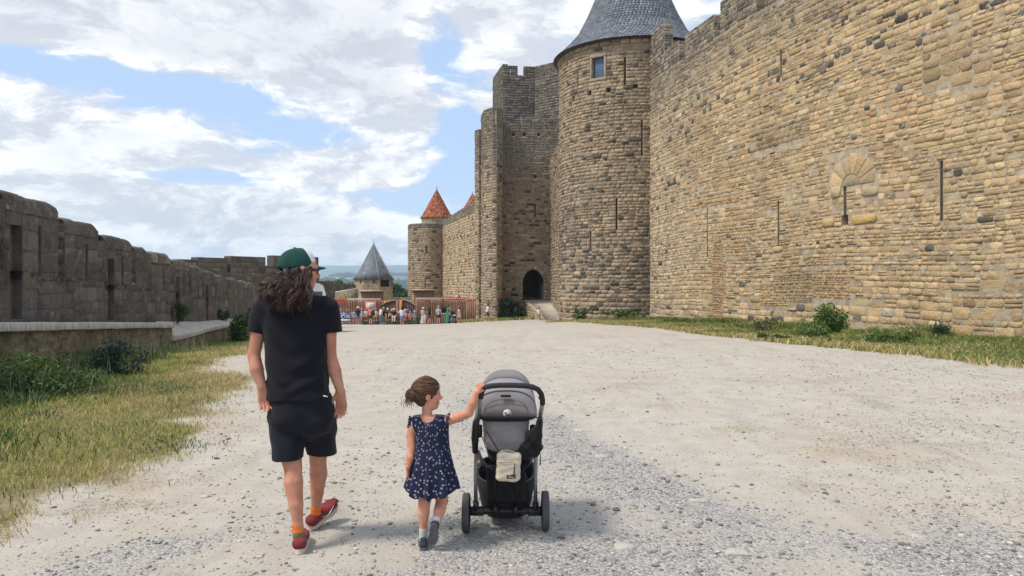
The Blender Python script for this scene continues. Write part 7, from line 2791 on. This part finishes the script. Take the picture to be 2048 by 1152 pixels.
crowd('person in a royal blue shirt and dark blue cap at the back of the crowd', 818.5, 645, 73.8, 1.66, 185, 'stand', 'shirt', 'trousers', HDK, BLUE, NAVY, ('cap', NAVY))
crowd('child in a coral top sitting near the right end of the bench wall', 820.5, 640, 72.4, 1.2, 180, 'sit', 'shirt', 'shorts', HDK, CORAL, CORAL, None, 2, zbase=BZ)
crowd('child in a turquoise top and white cap sitting at the right end', 829.5, 640, 72.3, 1.22, 180, 'sit', 'shirt', 'shorts', HDK, TURQ, (.6, .25, .12), ('cap', WHITE), 1, zbase=BZ)
WG = 'people standing along the palisade and on the track'
crowd('woman in pale grey dress and white hat standing left on the right palisade', 846, 648, 71.6, 1.62, 150, 'stand', 'dress', 'long', HDK, (.50, .49, .46), (.50, .49, .46), ('hat', WHITE), 1, group=WG, armpose=1)
crowd('small child in pale grey standing in front of the woman in the white hat', 850, 648, 70.9, 1.02, 190, 'stand', 'shirt', 'shorts', HBR, (.52, .52, .50), (.45, .45, .44), None, 2, group=WG)
crowd('dark haired woman in black top and brown shorts beside the right palisade', 859, 648, 71.2, 1.62, 10, 'stand', 'shirt', 'shorts', HDK, BLACK, BROWN, None, 1, True, WG, 'none')
crowd('man in pale grey t-shirt, cap and navy shorts facing the ticket hatch', 877, 647, 71.0, 1.7, 0, 'stand', 'shirt', 'shorts', HGR, (.40, .41, .46), NAVY, ('cap', (.42, .40, .48)), 1, group=WG)
crowd('woman in a long emerald green dress walking beside the small pushchair', 896.5, 650, 69.2, 1.75, 60, 'stand', 'dress', 'long', HBR, GREEN, GREEN, None, 0, False, WG, 'none', armpose=2)
crowd('girl in a pale pink dress and bright pink cap walking behind the small pushchair', 918.5, 648, 69.6, 1.52, -70, 'walk', 'dress', 'skirt', HDK, (.62, .52, .56), (.62, .52, .56), ('cap', (.70, .06, .16)), 1, True, WG)
crowd('person in white shirt and dark shorts walking in front of the turret', 975.5, 643, 69.0, 1.68, 80, 'walk', 'shirt', 'shorts', HDK, (.62, .54, .56), (.03, .03, .05), None, 0, False, WG)
crowd('small child in white t-shirt and blue cap standing on the ramp', 1078, 640, 70.0, 1.18, 200, 'stand', 'shirt', 'shorts', HBR, (.64, .66, .70), (.16, .30, .33), ('cap', (.04, .09, .42)), 0, False, WG)
# rucksacks
for pr, px_, d_, dx in (('black rucksack carried by the woman in the coral top', 746.5, 71.15, 0), ('black shoulder bag of the man in jeans', 766.5, 71.4, 0)):
    c_ = W(px_, 0, d_)
    zt_ = float(zg(c_[0], d_)) + 1.12
    rk = thing('rucksack', (c_[0], d_, zt_ - .25), pr, 'bag')
    bl = Blob().rbox((c_[0], d_, zt_), (.15, .10, .23), .08).rbox((c_[0], d_ - .09, zt_ - .06), (.11, .05, .12), .04)
    obj('body', bl.mesh('body', .02, cmat(BLACK)), rk)
    MB().tube([(c_[0] - .1, d_ + .08, zt_ + .2), (c_[0] - .1, d_ + .2, zt_ + .25), (c_[0] - .1, d_ + .22, zt_ - .1)], .02, 6).build('strap', M_BLKF, rk)
# lilac placards held up in the crowd
for px_, lab in ((785, 'small lilac placard held up above the person in white trousers'), (811.5, 'small lilac placard held up above the child in pale pink')):
    c_ = W(px_, 620.5, 73.6)
    pk = thing('placard', c_ - np.array([0, 0, .25]), lab, 'sign')
    MB().box(c_, (.36, .02, .26)).build('board', cmat(LILAC), pk)
    MB().tube([c_ - np.array([0, -.02, .1]), c_ - np.array([0, -.02, .7])], .015, 6).build('stick', M_PALE, pk)
# the distant pushchair
d_ = 69.0
c_ = W(905, 0, d_)
z_ = float(zg(c_[0], d_))
dp = thing('pushchair', (c_[0], d_, z_), 'distant black and white pushchair beside the woman in the green dress', 'pushchair')
for dx in (-.28, .28):
    for dy in (-.2, .2):
        MB().lathe([(.02, -.02), (.11, -.025), (.12, 0), (.11, .025), (.02, .02)], (c_[0] + dx, d_ + dy, z_ + .12), 'y', 14).build('wheel', M_RUB, dp)
for dy in (-.2, .2):
    MB().tube([(c_[0] + .28, d_ + dy, z_ + .15), (c_[0] - .02, d_ + dy, z_ + .6), (c_[0] - .34, d_ + dy, z_ + 1.02)], .018, 6).tube([(c_[0] - .28, d_ + dy, z_ + .15), (c_[0] + .02, d_ + dy, z_ + .6)], .018, 6).build('frame_tube', M_STEEL, dp)
MB().tube([(c_[0] - .34, d_ - .2, z_ + 1.02), (c_[0] - .34, d_ + .2, z_ + 1.02)], .022, 6).build('handle', M_RUB, dp)
bl = Blob().ell((c_[0] + .05, d_, z_ + .62), (.30, .2, .16), None, .02).ell((c_[0] + .02, d_, z_ + .95), (.20, .21, .22), None, .05)
obj('seat', bl.mesh('seat', .02, cmat(BLACK)), dp)
bl = Blob().ell((c_[0] + .12, d_, z_ + .74), (.20, .17, .13), None, .02)
obj('blanket', bl.mesh('blanket', .02, cmat(WHITE)), dp)
# ------------------------------------------------------------------ grass, weeds, bushes
def leaf_mat(name, trans=.25):
    m, b = material(name)
    c = b.n('ShaderNodeAttribute', attribute_name='col').outputs['Color']
    d = b.n('ShaderNodeBsdfPrincipled', {'Base Color': c, 'Roughness': .65, 'Specular IOR Level': .2})
    t = b.n('ShaderNodeBsdfTranslucent', {'Color': c})
    mx = b.n('ShaderNodeMixShader', {0: trans, 1: d.outputs[0], 2: t.outputs[0]})
    b.n('ShaderNodeOutputMaterial', {'Surface': mx.outputs[0]})
    return m


M_GRASS = leaf_mat('grass_blades', .28)
M_LEAF = leaf_mat('leaves', .25)


def blades(name, x, y, h, w, colr, lean=.45, kind='stuff', zoff=-.01):
    n = len(x)
    z = zg(x, y) + zoff
    a = rng.uniform(0, 2 * math.pi, n)
    la = rng.uniform(0, 2 * math.pi, n)
    ln = h * lean * (0.3 + rng.random(n) * 1.2)
    dx, dy = np.cos(a) * w / 2, np.sin(a) * w / 2
    lx_, ly_ = np.cos(la) * ln, np.sin(la) * ln
    P = np.zeros((n, 5, 3))
    P[:, 0] = np.stack([x - dx, y - dy, z], -1)
    P[:, 1] = np.stack([x + dx, y + dy, z], -1)
    P[:, 2] = np.stack([x + dx * .75 + lx_ * .35, y + dy * .75 + ly_ * .35, z + h * .6], -1)
    P[:, 3] = np.stack([x - dx * .75 + lx_ * .35, y - dy * .75 + ly_ * .35, z + h * .6], -1)
    P[:, 4] = np.stack([x + lx_, y + ly_, z + h * (1 - .25 * lean)], -1)
    o = (np.arange(n) * 5)[:, None]
    F = [o + np.array([[0, 1, 2, 3]]), o + np.array([[3, 2, 4]])]
    ob = obj(name, mesh(name, P.reshape(-1, 3), F, M_GRASS, col_f=np.concatenate([colr, colr])))
    if kind:
        ob['kind'] = kind
    return ob


def pick(pal, n, jit=.18):
    return np.clip(np.array(pal)[rng.integers(0, len(pal), n)] * (1 + jit * rng.standard_normal((n, 1))), .005, .9)


G_GREEN = [(.10, .155, .042), (.125, .185, .052), (.085, .135, .042), (.16, .205, .065)]
G_YEL = [(.40, .37, .115), (.34, .34, .10), (.46, .40, .15), (.28, .30, .09)]
G_DRY = [(.54, .41, .21), (.47, .355, .18), (.60, .47, .26), (.40, .305, .155)]
G_DEEP = [(.050, .095, .038), (.065, .12, .048), (.042, .082, .040)]
# the verge on the left
n = 260000
yy = 3.2 + 38 * rng.random(n) ** 2.3
xx = rng.uniform(-9.6, -2.3, n)
xx = np.where(yy > 18, rng.uniform(-15, -5.5, n), xx)
ok = (rng.random(n) < (grass_cover(xx, yy) * (1.0 - .70 * sstep(fbm(xx, yy, .9, 131), .20, .5)) + .05 * grass_cover(xx - .45, yy) * sstep(fbm(xx, yy, 2.2, 132), .0, .3))) & (xx > lx(yy, .62))
xx, yy = xx[ok], yy[ok]
n = len(xx)
wall_d = xx - lx(yy, .62)
dry = sstep(fbm(xx, yy, .55, 133) + .55 * np.exp(-np.abs(xx - np.interp(yy, _glx[:, 0], _glx[:, 1])) / .5) - .35 * sstep(2.0 - wall_d, -.5, 1.5) + .30 * sstep(6.6 - yy, 0, 2.4), .05, .45)
grn = sstep(fbm(xx, yy, .8, 137) + .75 * sstep(2.6 - wall_d, -.4, 1.6), .0, .5)
r_ = rng.random(n)
cl = pick(G_YEL, n)
k = r_ < dry * .75
cl[k] = pick(G_DRY, int(k.sum()))
k = (rng.random(n) < grn * .8) & ~(r_ < dry * .55)
cl[k] = pick(G_GREEN, int(k.sum()))
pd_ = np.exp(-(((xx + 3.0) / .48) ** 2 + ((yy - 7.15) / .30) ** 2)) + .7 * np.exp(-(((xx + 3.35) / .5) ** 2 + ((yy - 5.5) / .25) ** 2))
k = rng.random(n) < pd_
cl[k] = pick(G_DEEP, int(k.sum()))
hh = (.035 + .05 * rng.random(n)) * (1 + 1.2 * np.exp(-wall_d / 1.0)) * (1 + .02 * yy)
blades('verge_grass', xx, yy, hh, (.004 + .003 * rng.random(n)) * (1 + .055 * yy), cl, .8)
# tall green weeds at the foot of the low wall
n = 120000
yy = 6.5 + 30 * rng.random(n) ** 1.9
dw = np.abs(rng.normal(0, .62 + .55 * sstep(15 - yy, 0, 5), n))
xx = lx(yy, .64) + dw
hmul = (.35 + .65 * sstep(fbm(xx, yy, .6, 141), -.35, .35)) * np.where(yy < 17, 1.0, .62)
keep = rng.random(n) < .35 + .65 * sstep(fbm(xx, yy, 1.1, 143), -.3, .2)
xx, yy, dw, hmul = xx[keep], yy[keep], dw[keep], hmul[keep]
n = len(xx)
hh = (.14 + .30 * rng.random(n)) * hmul * np.exp(-dw * .30)
cl = pick(G_GREEN + G_DEEP, n)
k = rng.random(n) < .12
cl[k] = pick(G_YEL + G_DRY, int(k.sum()))
blades('tall_weeds', xx, yy, hh, .006 + .010 * rng.random(n) + .0003 * yy, cl, .55)
# flowering stems
n = 700
yy = 9 + 13 * rng.random(n)
xx = lx(yy, .7) + np.abs(rng.normal(0, .9, n))
blades('seed_stems', xx, yy, .25 + .35 * rng.random(n), np.full(n, .006), pick([(.38, .34, .22), (.30, .30, .16), (.5, .47, .36)], n), .35)
# the verge below the tall wall on the right
n = 190000
yy = 12 + 50 * rng.random(n) ** 1.25
rx = np.interp(yy, RW[::-1, 1], RW[::-1, 0])
gxb = np.interp(yy, _grx[:, 0], _grx[:, 1])
xx = gxb - .4 + (np.where(yy < 50, np.maximum(rx - gxb, 1.2), 3.4) + .4) * rng.random(n)
ok = (rng.random(n) < grass_cover(xx, yy)) & ((xx < rx - .1) | (yy > 50)) & (np.hypot(xx - TC[0], yy - TC[1]) > TR + .05)
xx, yy = xx[ok], yy[ok]
n = len(xx)
edge = xx - np.interp(yy, _grx[:, 0], _grx[:, 1])
dry = sstep(fbm(xx, yy, .4, 151) + 1.15 * np.exp(-edge / 1.1) - .25, .0, .5)
cl = pick(G_GREEN + G_YEL[:2], n)
k = rng.random(n) < dry * .85
cl[k] = pick(G_DRY + G_YEL, int(k.sum()))
hh = (.09 + .13 * rng.random(n)) * (1 + 1.6 * sstep(fbm(xx, yy, .45, 153), .0, .5) * sstep(edge, .6, 2.5))
blades('verge_grass', xx, yy, hh, .012 + .012 * rng.random(n) + .0004 * yy, cl, .7)
# thin dry grass scattered over the track
tuft = [(1210, 665, .9, 1.2), (950, 672, 1.2, 1.0), (1400, 672, 1.0, 1.0), (1580, 868, .45, .35), (1690, 880, .5, .3), (1790, 905, .8, .45), (1850, 915, .6, .3), (1850, 850, .9, .5), (1940, 880, .9, .4), (1640, 760, .7, .5), (1500, 760, .6, .5), (1180, 780, .6, .4),
        (1260, 815, .4, .25), (1480, 860, .4, .25), (470, 860, .5, .4), (330, 965, .35, .2), (250, 1015, .4, .2), (440, 830, .4, .3), (350, 1010, .3, .15), (1250, 770, .5, .4), (1640, 965, .4, .2), (1990, 1000, .5, .25)]
X_, Y_ = [], []
for px, py, rx_, ry_ in tuft:
    d = 1.6 * FPX / (py - HZ)
    k_ = int(2400 * min(1.5, rx_ * 1.6))
    a = rng.normal(size=(k_, 2)) * np.array([rx_, ry_]) * .7
    X_.append(W(px, py, d)[0] + a[:, 0])
    Y_.append(d + a[:, 1] + .25 * a[:, 0])
xx, yy = np.concatenate(X_), np.concatenate(Y_)
ok = fbm(xx, yy, 2.0, 191) > -.15
xx, yy = xx[ok], yy[ok]
n = len(xx)
blades('dry_grass', xx, yy, .008 + .018 * rng.random(n), .003 + .003 * rng.random(n) + .0003 * yy, pick(G_DRY + [(.30, .26, .12), (.24, .22, .10)], n), 1.3)
# grass by the gate turret
n = 9000
xx = rng.uniform(-5.2, 2.4, n)
yy = rng.uniform(71.0, 76.5, n)
ok = rng.random(n) < sstep(yy - 71.6 + 1.2 * fbm(xx, yy, .5, 161) - .25 * xx, .2, 1.3)
xx, yy = xx[ok], yy[ok]
n = len(xx)
cl = pick(G_GREEN + G_YEL, n)
k = yy < 72.6
cl[k] = pick(G_YEL + G_DRY, int(k.sum()))
blades('verge_grass', xx, yy, .15 + .3 * rng.random(n), .04 + .03 * rng.random(n), cl, .6)


def bush(name, label, c, rad, n, leaf, pal, cat='bush', group=None, stems=5, squash=.8):
    c = np.array(c, float)
    t_ = thing(name, c, label, cat, group)
    nl = max(5, int(8 * rng.random() + 7))
    lob = c + np.array([0, 0, rad[2] * .55]) + (rng.random((nl, 3)) - .5) * 2 * np.array(rad) * np.array([.7, .7, .45])
    i = rng.integers(0, nl, n)
    d = rng.normal(size=(n, 3))
    d /= np.linalg.norm(d, axis=1)[:, None]
    p = lob[i] + d * np.array(rad) * .42 * (rng.random((n, 1)) ** .45)
    p[:, 2] = np.maximum(p[:, 2], c[2] + .01)
    nn = d + .7 * rng.normal(size=(n, 3))
    nn /= np.linalg.norm(nn, axis=1)[:, None]
    t1 = np.cross(nn, rng.normal(size=(n, 3)))
    t1 /= np.linalg.norm(t1, axis=1)[:, None]
    t2 = np.cross(nn, t1)
    s = leaf * (.6 + .8 * rng.random((n, 1)))
    V = np.stack([p - t1 * s, p - t2 * s * .45, p + t1 * s, p + t2 * s * .45], 1).reshape(-1, 3)
    F = np.arange(n * 4).reshape(n, 4)
    fo = obj('foliage', mesh('foliage', V, F, M_LEAF, col_f=pick(pal, n, .22)), t_)
    fo['kind'] = 'stuff'
    m_ = MB()
    for k in range(stems):
        e = lob[k % nl]
        m_.tube([c + np.array([rng.normal() * rad[0] * .15, rng.normal() * rad[1] * .15, -.05]), c * .5 + e * .5, e], [.012 * rad[2] + .004, .008 * rad[2] + .003, .003], 5)
    m_.build('stem', plain('plant_stem', (.09, .075, .035), .9), t_)
    return t_


BG = 'bushes along the walls'
for lab, px, py, d, rad, n, leaf, pal in (
        ('largest green bush at the foot of the tall ochre wall', 1652, 662, 25.3, (.75, .5, .95), 2600, .055, [(.095, .165, .035), (.12, .195, .05), (.07, .125, .03)]),
        ('low leafy clump left of the largest bush in the right hand verge', 1632, 682, 23.3, (.6, .4, .4), 1000, .05, G_GREEN),
        ('dark round plant growing against the ochre wall near the photo edge', 1880, 664, 22.8 + 1.6, (.38, .25, .5), 900, .045, [(.045, .085, .036), (.06, .105, .045)]),
        ('low green bush in the right hand verge beneath the long arrow slit', 1780, 690, 20.9, (.7, .45, .38), 900, .05, G_GREEN),
        ('dark weed tuft at the edge of the gravel in the right verge', 1548, 683, 22.8, (.5, .25, .22), 500, .05, G_DEEP),
        ('pale scrubby weed against the ochre wall left of the largest bush', 1530, 652, 28.5, (.6, .3, .55), 500, .05, [(.14, .15, .08), (.10, .12, .05)]),
        ('green weeds at the foot of the round tower, left side', 1175, 640, 51.5, (1.1, .5, .8), 900, .10, G_GREEN),
        ('green weeds at the foot of the round tower, right side', 1245, 641, 48.6, (1.4, .4, .55), 900, .09, G_GREEN),
        ('big dark bush beside the gate turret at the foot of the ramp', 1023, 637, 74.6, (1.25, .8, 1.7), 2600, .12, [(.020, .050, .022), (.03, .068, .03), (.015, .038, .018)]),
        ('green bush growing at the foot of the dark parapet', 347, 645, 26.0, (.42, .3, .55), 1400, .035, [(.07, .10, .045), (.05, .08, .035), (.10, .12, .06)]),
        ('small green tuft at the foot of the parapet beyond the first bush', 443, 641, 34.0, (.35, .3, .5), 700, .04, [(.055, .085, .05), (.04, .07, .04)]),
        ('dark ivy clump over the end of the low wall left of the man', 486, 690, 30.0, (.55, .5, 1.15), 3000, .06, [(.022, .055, .022), (.035, .08, .03), (.08, .12, .03)]),
        ('blue green weed in front of the mossy low wall', 236, 772, 13.0, (.50, .4, .50), 1700, .032, [(.028, .052, .036), (.04, .065, .05), (.022, .04, .028)]),
        ('tall green weeds at the left edge below the low wall', 20, 790, 10.5, (.8, .5, .50), 1600, .034, G_GREEN),
        ('leafy green weeds in front of the low wall left of the blue green plant', 120, 800, 10.6, (.9, .5, .34), 1500, .032, G_GREEN + G_DEEP)):
    w_ = W(px, py, d)
    w_[2] = float(zg(w_[0], w_[1]))
    if 'parapet' in lab:
        w_[0] = lx(w_[1], .22)
        w_[2] = l_walk(w_[1]) - .02
    bush('bush', lab, w_, rad, n, leaf, pal, 'bush', BG)

# trees beyond the walls
M_BARK = plain('bark', (.10, .075, .05), .95, .1, var=.3, vs=3, bstr=.8, bscale=9, bdist=.03)


def tree(label, px, d, top_py, half, pal, n=1600):
    x = (px - CX) / FPX * d
    z0 = float(zg(x, d)) - .2
    zt = EYE + (HZ - top_py) / FPX * d
    h = zt - z0
    t_ = thing('tree', (x, d, z0), label, 'tree', 'trees on the slope beyond the walls')
    tr = MB().tube([(x, d, z0), (x + .2, d, z0 + h * .3), (x + .1, d + .1, z0 + h * .7)], [.32, .24, .08], 8).build('trunk', M_BARK, t_, smooth=True)
    nl = 16
    lob = np.stack([x + rng.normal(0, half * .5, nl), d + rng.normal(0, half * .5, nl), zt - half * .5 - np.abs(rng.normal(0, 1, nl)) * half * .75], -1)
    for k in range(5):
        s_ = np.array([x + .15, d, z0 + h * (.3 + .08 * k)])
        MB().tube([s_, s_ * .4 + lob[k] * .6 + (0, 0, -.2), lob[k]], [.13, .08, .03], 6).build('limb', M_BARK, tr, smooth=True)
    i = rng.integers(0, nl, n)
    dv = rng.normal(size=(n, 3))
    dv /= np.linalg.norm(dv, axis=1)[:, None]
    p = lob[i] + dv * half * .42 * rng.random((n, 1)) ** .4 * np.array([1, 1, .8])
    nn = dv + .6 * rng.normal(size=(n, 3))
    nn /= np.linalg.norm(nn, axis=1)[:, None]
    t1 = np.cross(nn, rng.normal(size=(n, 3)))
    t1 /= np.linalg.norm(t1, axis=1)[:, None]
    t2 = np.cross(nn, t1)
    s = .30 * (.6 + .8 * rng.random((n, 1)))
    V = np.stack([p - t1 * s, p - t2 * s * .6, p + t1 * s, p + t2 * s * .6], 1).reshape(-1, 3)
    cr = obj('crown', mesh('crown', V, np.arange(n * 4).reshape(n, 4), M_LEAF, col_f=pick(pal, n, .2) * (.8 + .4 * rng.random(nl))[i][:, None]), t_)
    cr['kind'] = 'stuff'


TP = [(.045, .095, .035), (.06, .12, .045), (.035, .075, .03)]
TP2 = [(.12, .17, .09), (.10, .15, .075), (.15, .19, .11)]
for lab, px, d, ty, hf, pal in (('bright green tree just right of the slate spire', 797, 150, 560, 2.6, TP), ('dark green tree behind the far wall right of the slate spire', 808, 163, 568, 2.6, TP), ('lower green tree between the spire and the far round tower', 788, 158, 576, 2.2, TP),
                               ('pale green tree behind the outer wall, left of the slate spire', 668, 150, 554, 1.9, TP2), ('broad pale tree behind the outer wall next to the spire', 687, 165, 557, 2.4, TP2), ('small pale tree at the left behind the outer wall', 650, 175, 561, 1.8, TP2), ('pale tree touching the slate spire on its left', 703, 172, 561, 2.0, TP2)):
    tree(lab, px, d, ty, hf, pal)

# far woods on the plain and the lower hills: one mass
def ico():
    t = (1 + 5 ** .5) / 2
    v = np.array([(-1, t, 0), (1, t, 0), (-1, -t, 0), (1, -t, 0), (0, -1, t), (0, 1, t), (0, -1, -t), (0, 1, -t), (t, 0, -1), (t, 0, 1), (-t, 0, -1), (-t, 0, 1)], float)
    v /= np.linalg.norm(v[0])
    f = np.array([(0, 11, 5), (0, 5, 1), (0, 1, 7), (0, 7, 10), (0, 10, 11), (1, 5, 9), (5, 11, 4), (11, 10, 2), (10, 7, 6), (7, 1, 8), (3, 9, 4), (3, 4, 2), (3, 2, 6), (3, 6, 8), (3, 8, 9), (4, 9, 5), (2, 4, 11), (6, 2, 10), (8, 6, 7), (9, 8, 1)])
    return v, f


IV, IF = ico()
n = 9000
yy = 900 + 5200 * rng.random(n) ** 1.2
xx = yy * np.tan(rng.uniform(R(-30), R(22), n))
ok = fbm(xx, yy * .45, .0022, 171) > -.02
xx, yy = xx[ok], yy[ok]
zz = np.where(yy < 1500, zg(xx, yy), np.maximum(hill_z(xx, yy), zg(xx, yy)))
n = len(xx)
sc = (6 + 8 * rng.random(n)) * (1 + yy / 5000)
V = IV[None] * (1 + .25 * rng.standard_normal((n, 12, 1))) * sc[:, None, None] * np.array([1.2, 1.2, .75]) + np.stack([xx, yy, zz + sc * .3], -1)[:, None]
F = (IF[None] + (np.arange(n) * 12)[:, None, None]).reshape(-1, 3)
wd = obj('woodland', mesh('woodland', V.reshape(-1, 3), F, M_LEAF, col_f=np.repeat(pick([(.03, .06, .025), (.045, .075, .03), (.025, .05, .025)], n), 20, 0)), recentre=False)
wd['kind'] = 'stuff'

# ------------------------------------------------------------------ loose stones on the track
def pebbles(name, x, y, s, colr, flat=.6, sink=.25):
    n = len(x)
    z = zg(x, y)
    A = IV[None] * (1 + .22 * rng.standard_normal((n, 12, 1)))
    A = A * np.stack([s * (.8 + .6 * rng.random(n)), s * (.8 + .6 * rng.random(n)), s * flat * (.7 + .6 * rng.random(n))], -1)[:, None]
    a = rng.uniform(0, 6.28, n)
    ca, sa = np.cos(a)[:, None], np.sin(a)[:, None]
    A = np.stack([A[..., 0] * ca - A[..., 1] * sa, A[..., 0] * sa + A[..., 1] * ca, A[..., 2]], -1)
    A += np.stack([x, y, z + s * flat * (1 - 2 * sink) * .6], -1)[:, None]
    F = (IF[None] + (np.arange(n) * 12)[:, None, None]).reshape(-1, 3)
    o = obj(name, mesh(name, A.reshape(-1, 3), F, M_PEB, col_f=np.repeat(colr, 20, 0)))
    o['kind'] = 'stuff'
    return o


M_PEB, b = material('limestone_chips')
c = b.n('ShaderNodeAttribute', attribute_name='col').outputs['Color']
pos = b.n('ShaderNodeNewGeometry').outputs['Position']
principled(b, b.mix(b.step(b.noise(pos, 90., 3.), .3, .7), b.mix(1., c, (.8, .8, .8), 'MULTIPLY'), b.mix(1., c, (1.15, 1.14, 1.12), 'MULTIPLY')), .9, .15)
n = 170000
yy = 2.6 + 16 * rng.random(n) ** 2.0
xx = yy * rng.uniform(-.74, .74, n)
dens = .11 + .22 * sstep(fbm(xx, yy, .8, 185), -.1, .5) + .70 * gravel_cover(xx, yy) ** 1.2 + .16 * sstep(fbm(xx, yy, 1.3, 181), .1, .5) + .40 * sstep(xx - .33 * yy, 0, 1.5) * sstep(fbm(xx, yy, .6, 183), -.3, .3)
ok = (rng.random(n) < dens * .60) & (grass_cover(xx, yy) < .35)
xx, yy = xx[ok], yy[ok]
n = len(xx)
s = np.minimum(.0042 * np.exp(.50 * rng.standard_normal(n)) * (1 + .045 * yy), .022)
gv = gravel_cover(xx, yy)[:, None] > rng.random((n, 1)) * .7
cl = np.where(gv, pick([(.30, .29, .28), (.23, .225, .22), (.38, .365, .35), (.16, .155, .15), (.46, .44, .41)], n, .12), pick([(.40, .36, .30), (.30, .265, .22), (.46, .42, .36), (.20, .18, .155)], n, .12))
pebbles('gravel', xx, yy, s, cl)
n = 700
yy = 3.0 + 11 * rng.random(n) ** 1.3
xx = yy * rng.uniform(-.5, .72, n)
ok = (grass_cover(xx, yy) < .2) & (rng.random(n) < .3 + .7 * gravel_cover(xx, yy))
xx, yy = xx[ok], yy[ok]
pebbles('scattered_stones', xx, yy, .010 + .014 * rng.random(len(xx)) ** 2, pick([(.40, .38, .35), (.26, .25, .235), (.45, .42, .38), (.19, .18, .17)], len(xx)), .5)
# the pale flat stones one can point to
for lab, px, py, wd_, dp_ in (('pale flat rectangular stone lying alone on the track right of the pushchair', 1163, 857, .19, .09), ('small pale stone right of the flat rectangular one', 1205, 913, .13, .08),
                             ('flat whitish stone half buried in the grey gravel band', 1398, 1000, .15, .07), ('pale rounded stone at the edge of the grey gravel band', 1465, 970, .09, .06),
                             ('white stone in the gravel towards the lower right corner', 1832, 1076, .10, .06), ('pale flat stone in the gravel at the bottom of the photo', 1250, 1095, .12, .07), ('broad pale stone slab sunk in the gravel near the bottom edge', 1475, 1112, .15, .09)):
    d = 1.6 * FPX / (py - HZ)
    c_ = W(px, py, d)
    z_ = float(zg(c_[0], d))
    k_ = 11
    a = np.sort(rng.uniform(0, 2 * math.pi, k_))
    rr_ = .5 + .10 * rng.standard_normal(k_)
    ring = np.stack([c_[0] + np.sign(np.cos(a)) * np.abs(np.cos(a)) ** .6 * wd_ * rr_, d + np.sign(np.sin(a)) * np.abs(np.sin(a)) ** .6 * dp_ * 1.4 * rr_, np.full(k_, z_ - .02)], 1)
    top = ring * 1.0
    cen = np.array([c_[0], d, 0])
    mid = cen + (ring - cen) * .98
    mid[:, 2] = z_ + .006
    top = cen + (ring - cen) * .86
    top[:, 2] = z_ + .014 + .003 * rng.standard_normal(k_)
    F = [[i, (i + 1) % k_, k_ + (i + 1) % k_, k_ + i] for i in range(k_)] + [[k_ + i, k_ + (i + 1) % k_, 2 * k_ + (i + 1) % k_, 2 * k_ + i] for i in range(k_)] + [[2 * k_ + i for i in range(k_)]]
    o = obj('stone', mesh('stone', np.concatenate([ring, mid, top]), F, M_PEB, col_f=np.tile((.44, .41, .365), (len(F), 1))))
    tag(o, lab, 'stone', 'pale flat stones lying in the gravel')

# ------------------------------------------------------------------ haze
hzm = bpy.data.materials.new('haze_air')
hzm.use_nodes = True
b = NB(hzm.node_tree)
v = b.n('ShaderNodeVolumePrincipled', {'Color': (0.62, 0.80, 1.0, 1), 'Density': 1.3e-4, 'Anisotropy': .1})
b.n('ShaderNodeOutputMaterial', {'Volume': v.outputs[0]})
hx0, hx1, hy0, hy1, hz0, hz1 = -17000, 17000, -600, 18000, -75, float(HZ_.max()) + 30
P = np.array([(x, y, z) for z in (hz0, hz1) for y in (hy0, hy1) for x in (hx0, hx1)], float)
hzo = obj('haze', mesh('haze', P, [[0, 2, 3, 1], [4, 5, 7, 6], [0, 1, 5, 4], [2, 6, 7, 3], [0, 4, 6, 2], [1, 3, 7, 5]], hzm), recentre=False)
hzo['kind'] = 'stuff'
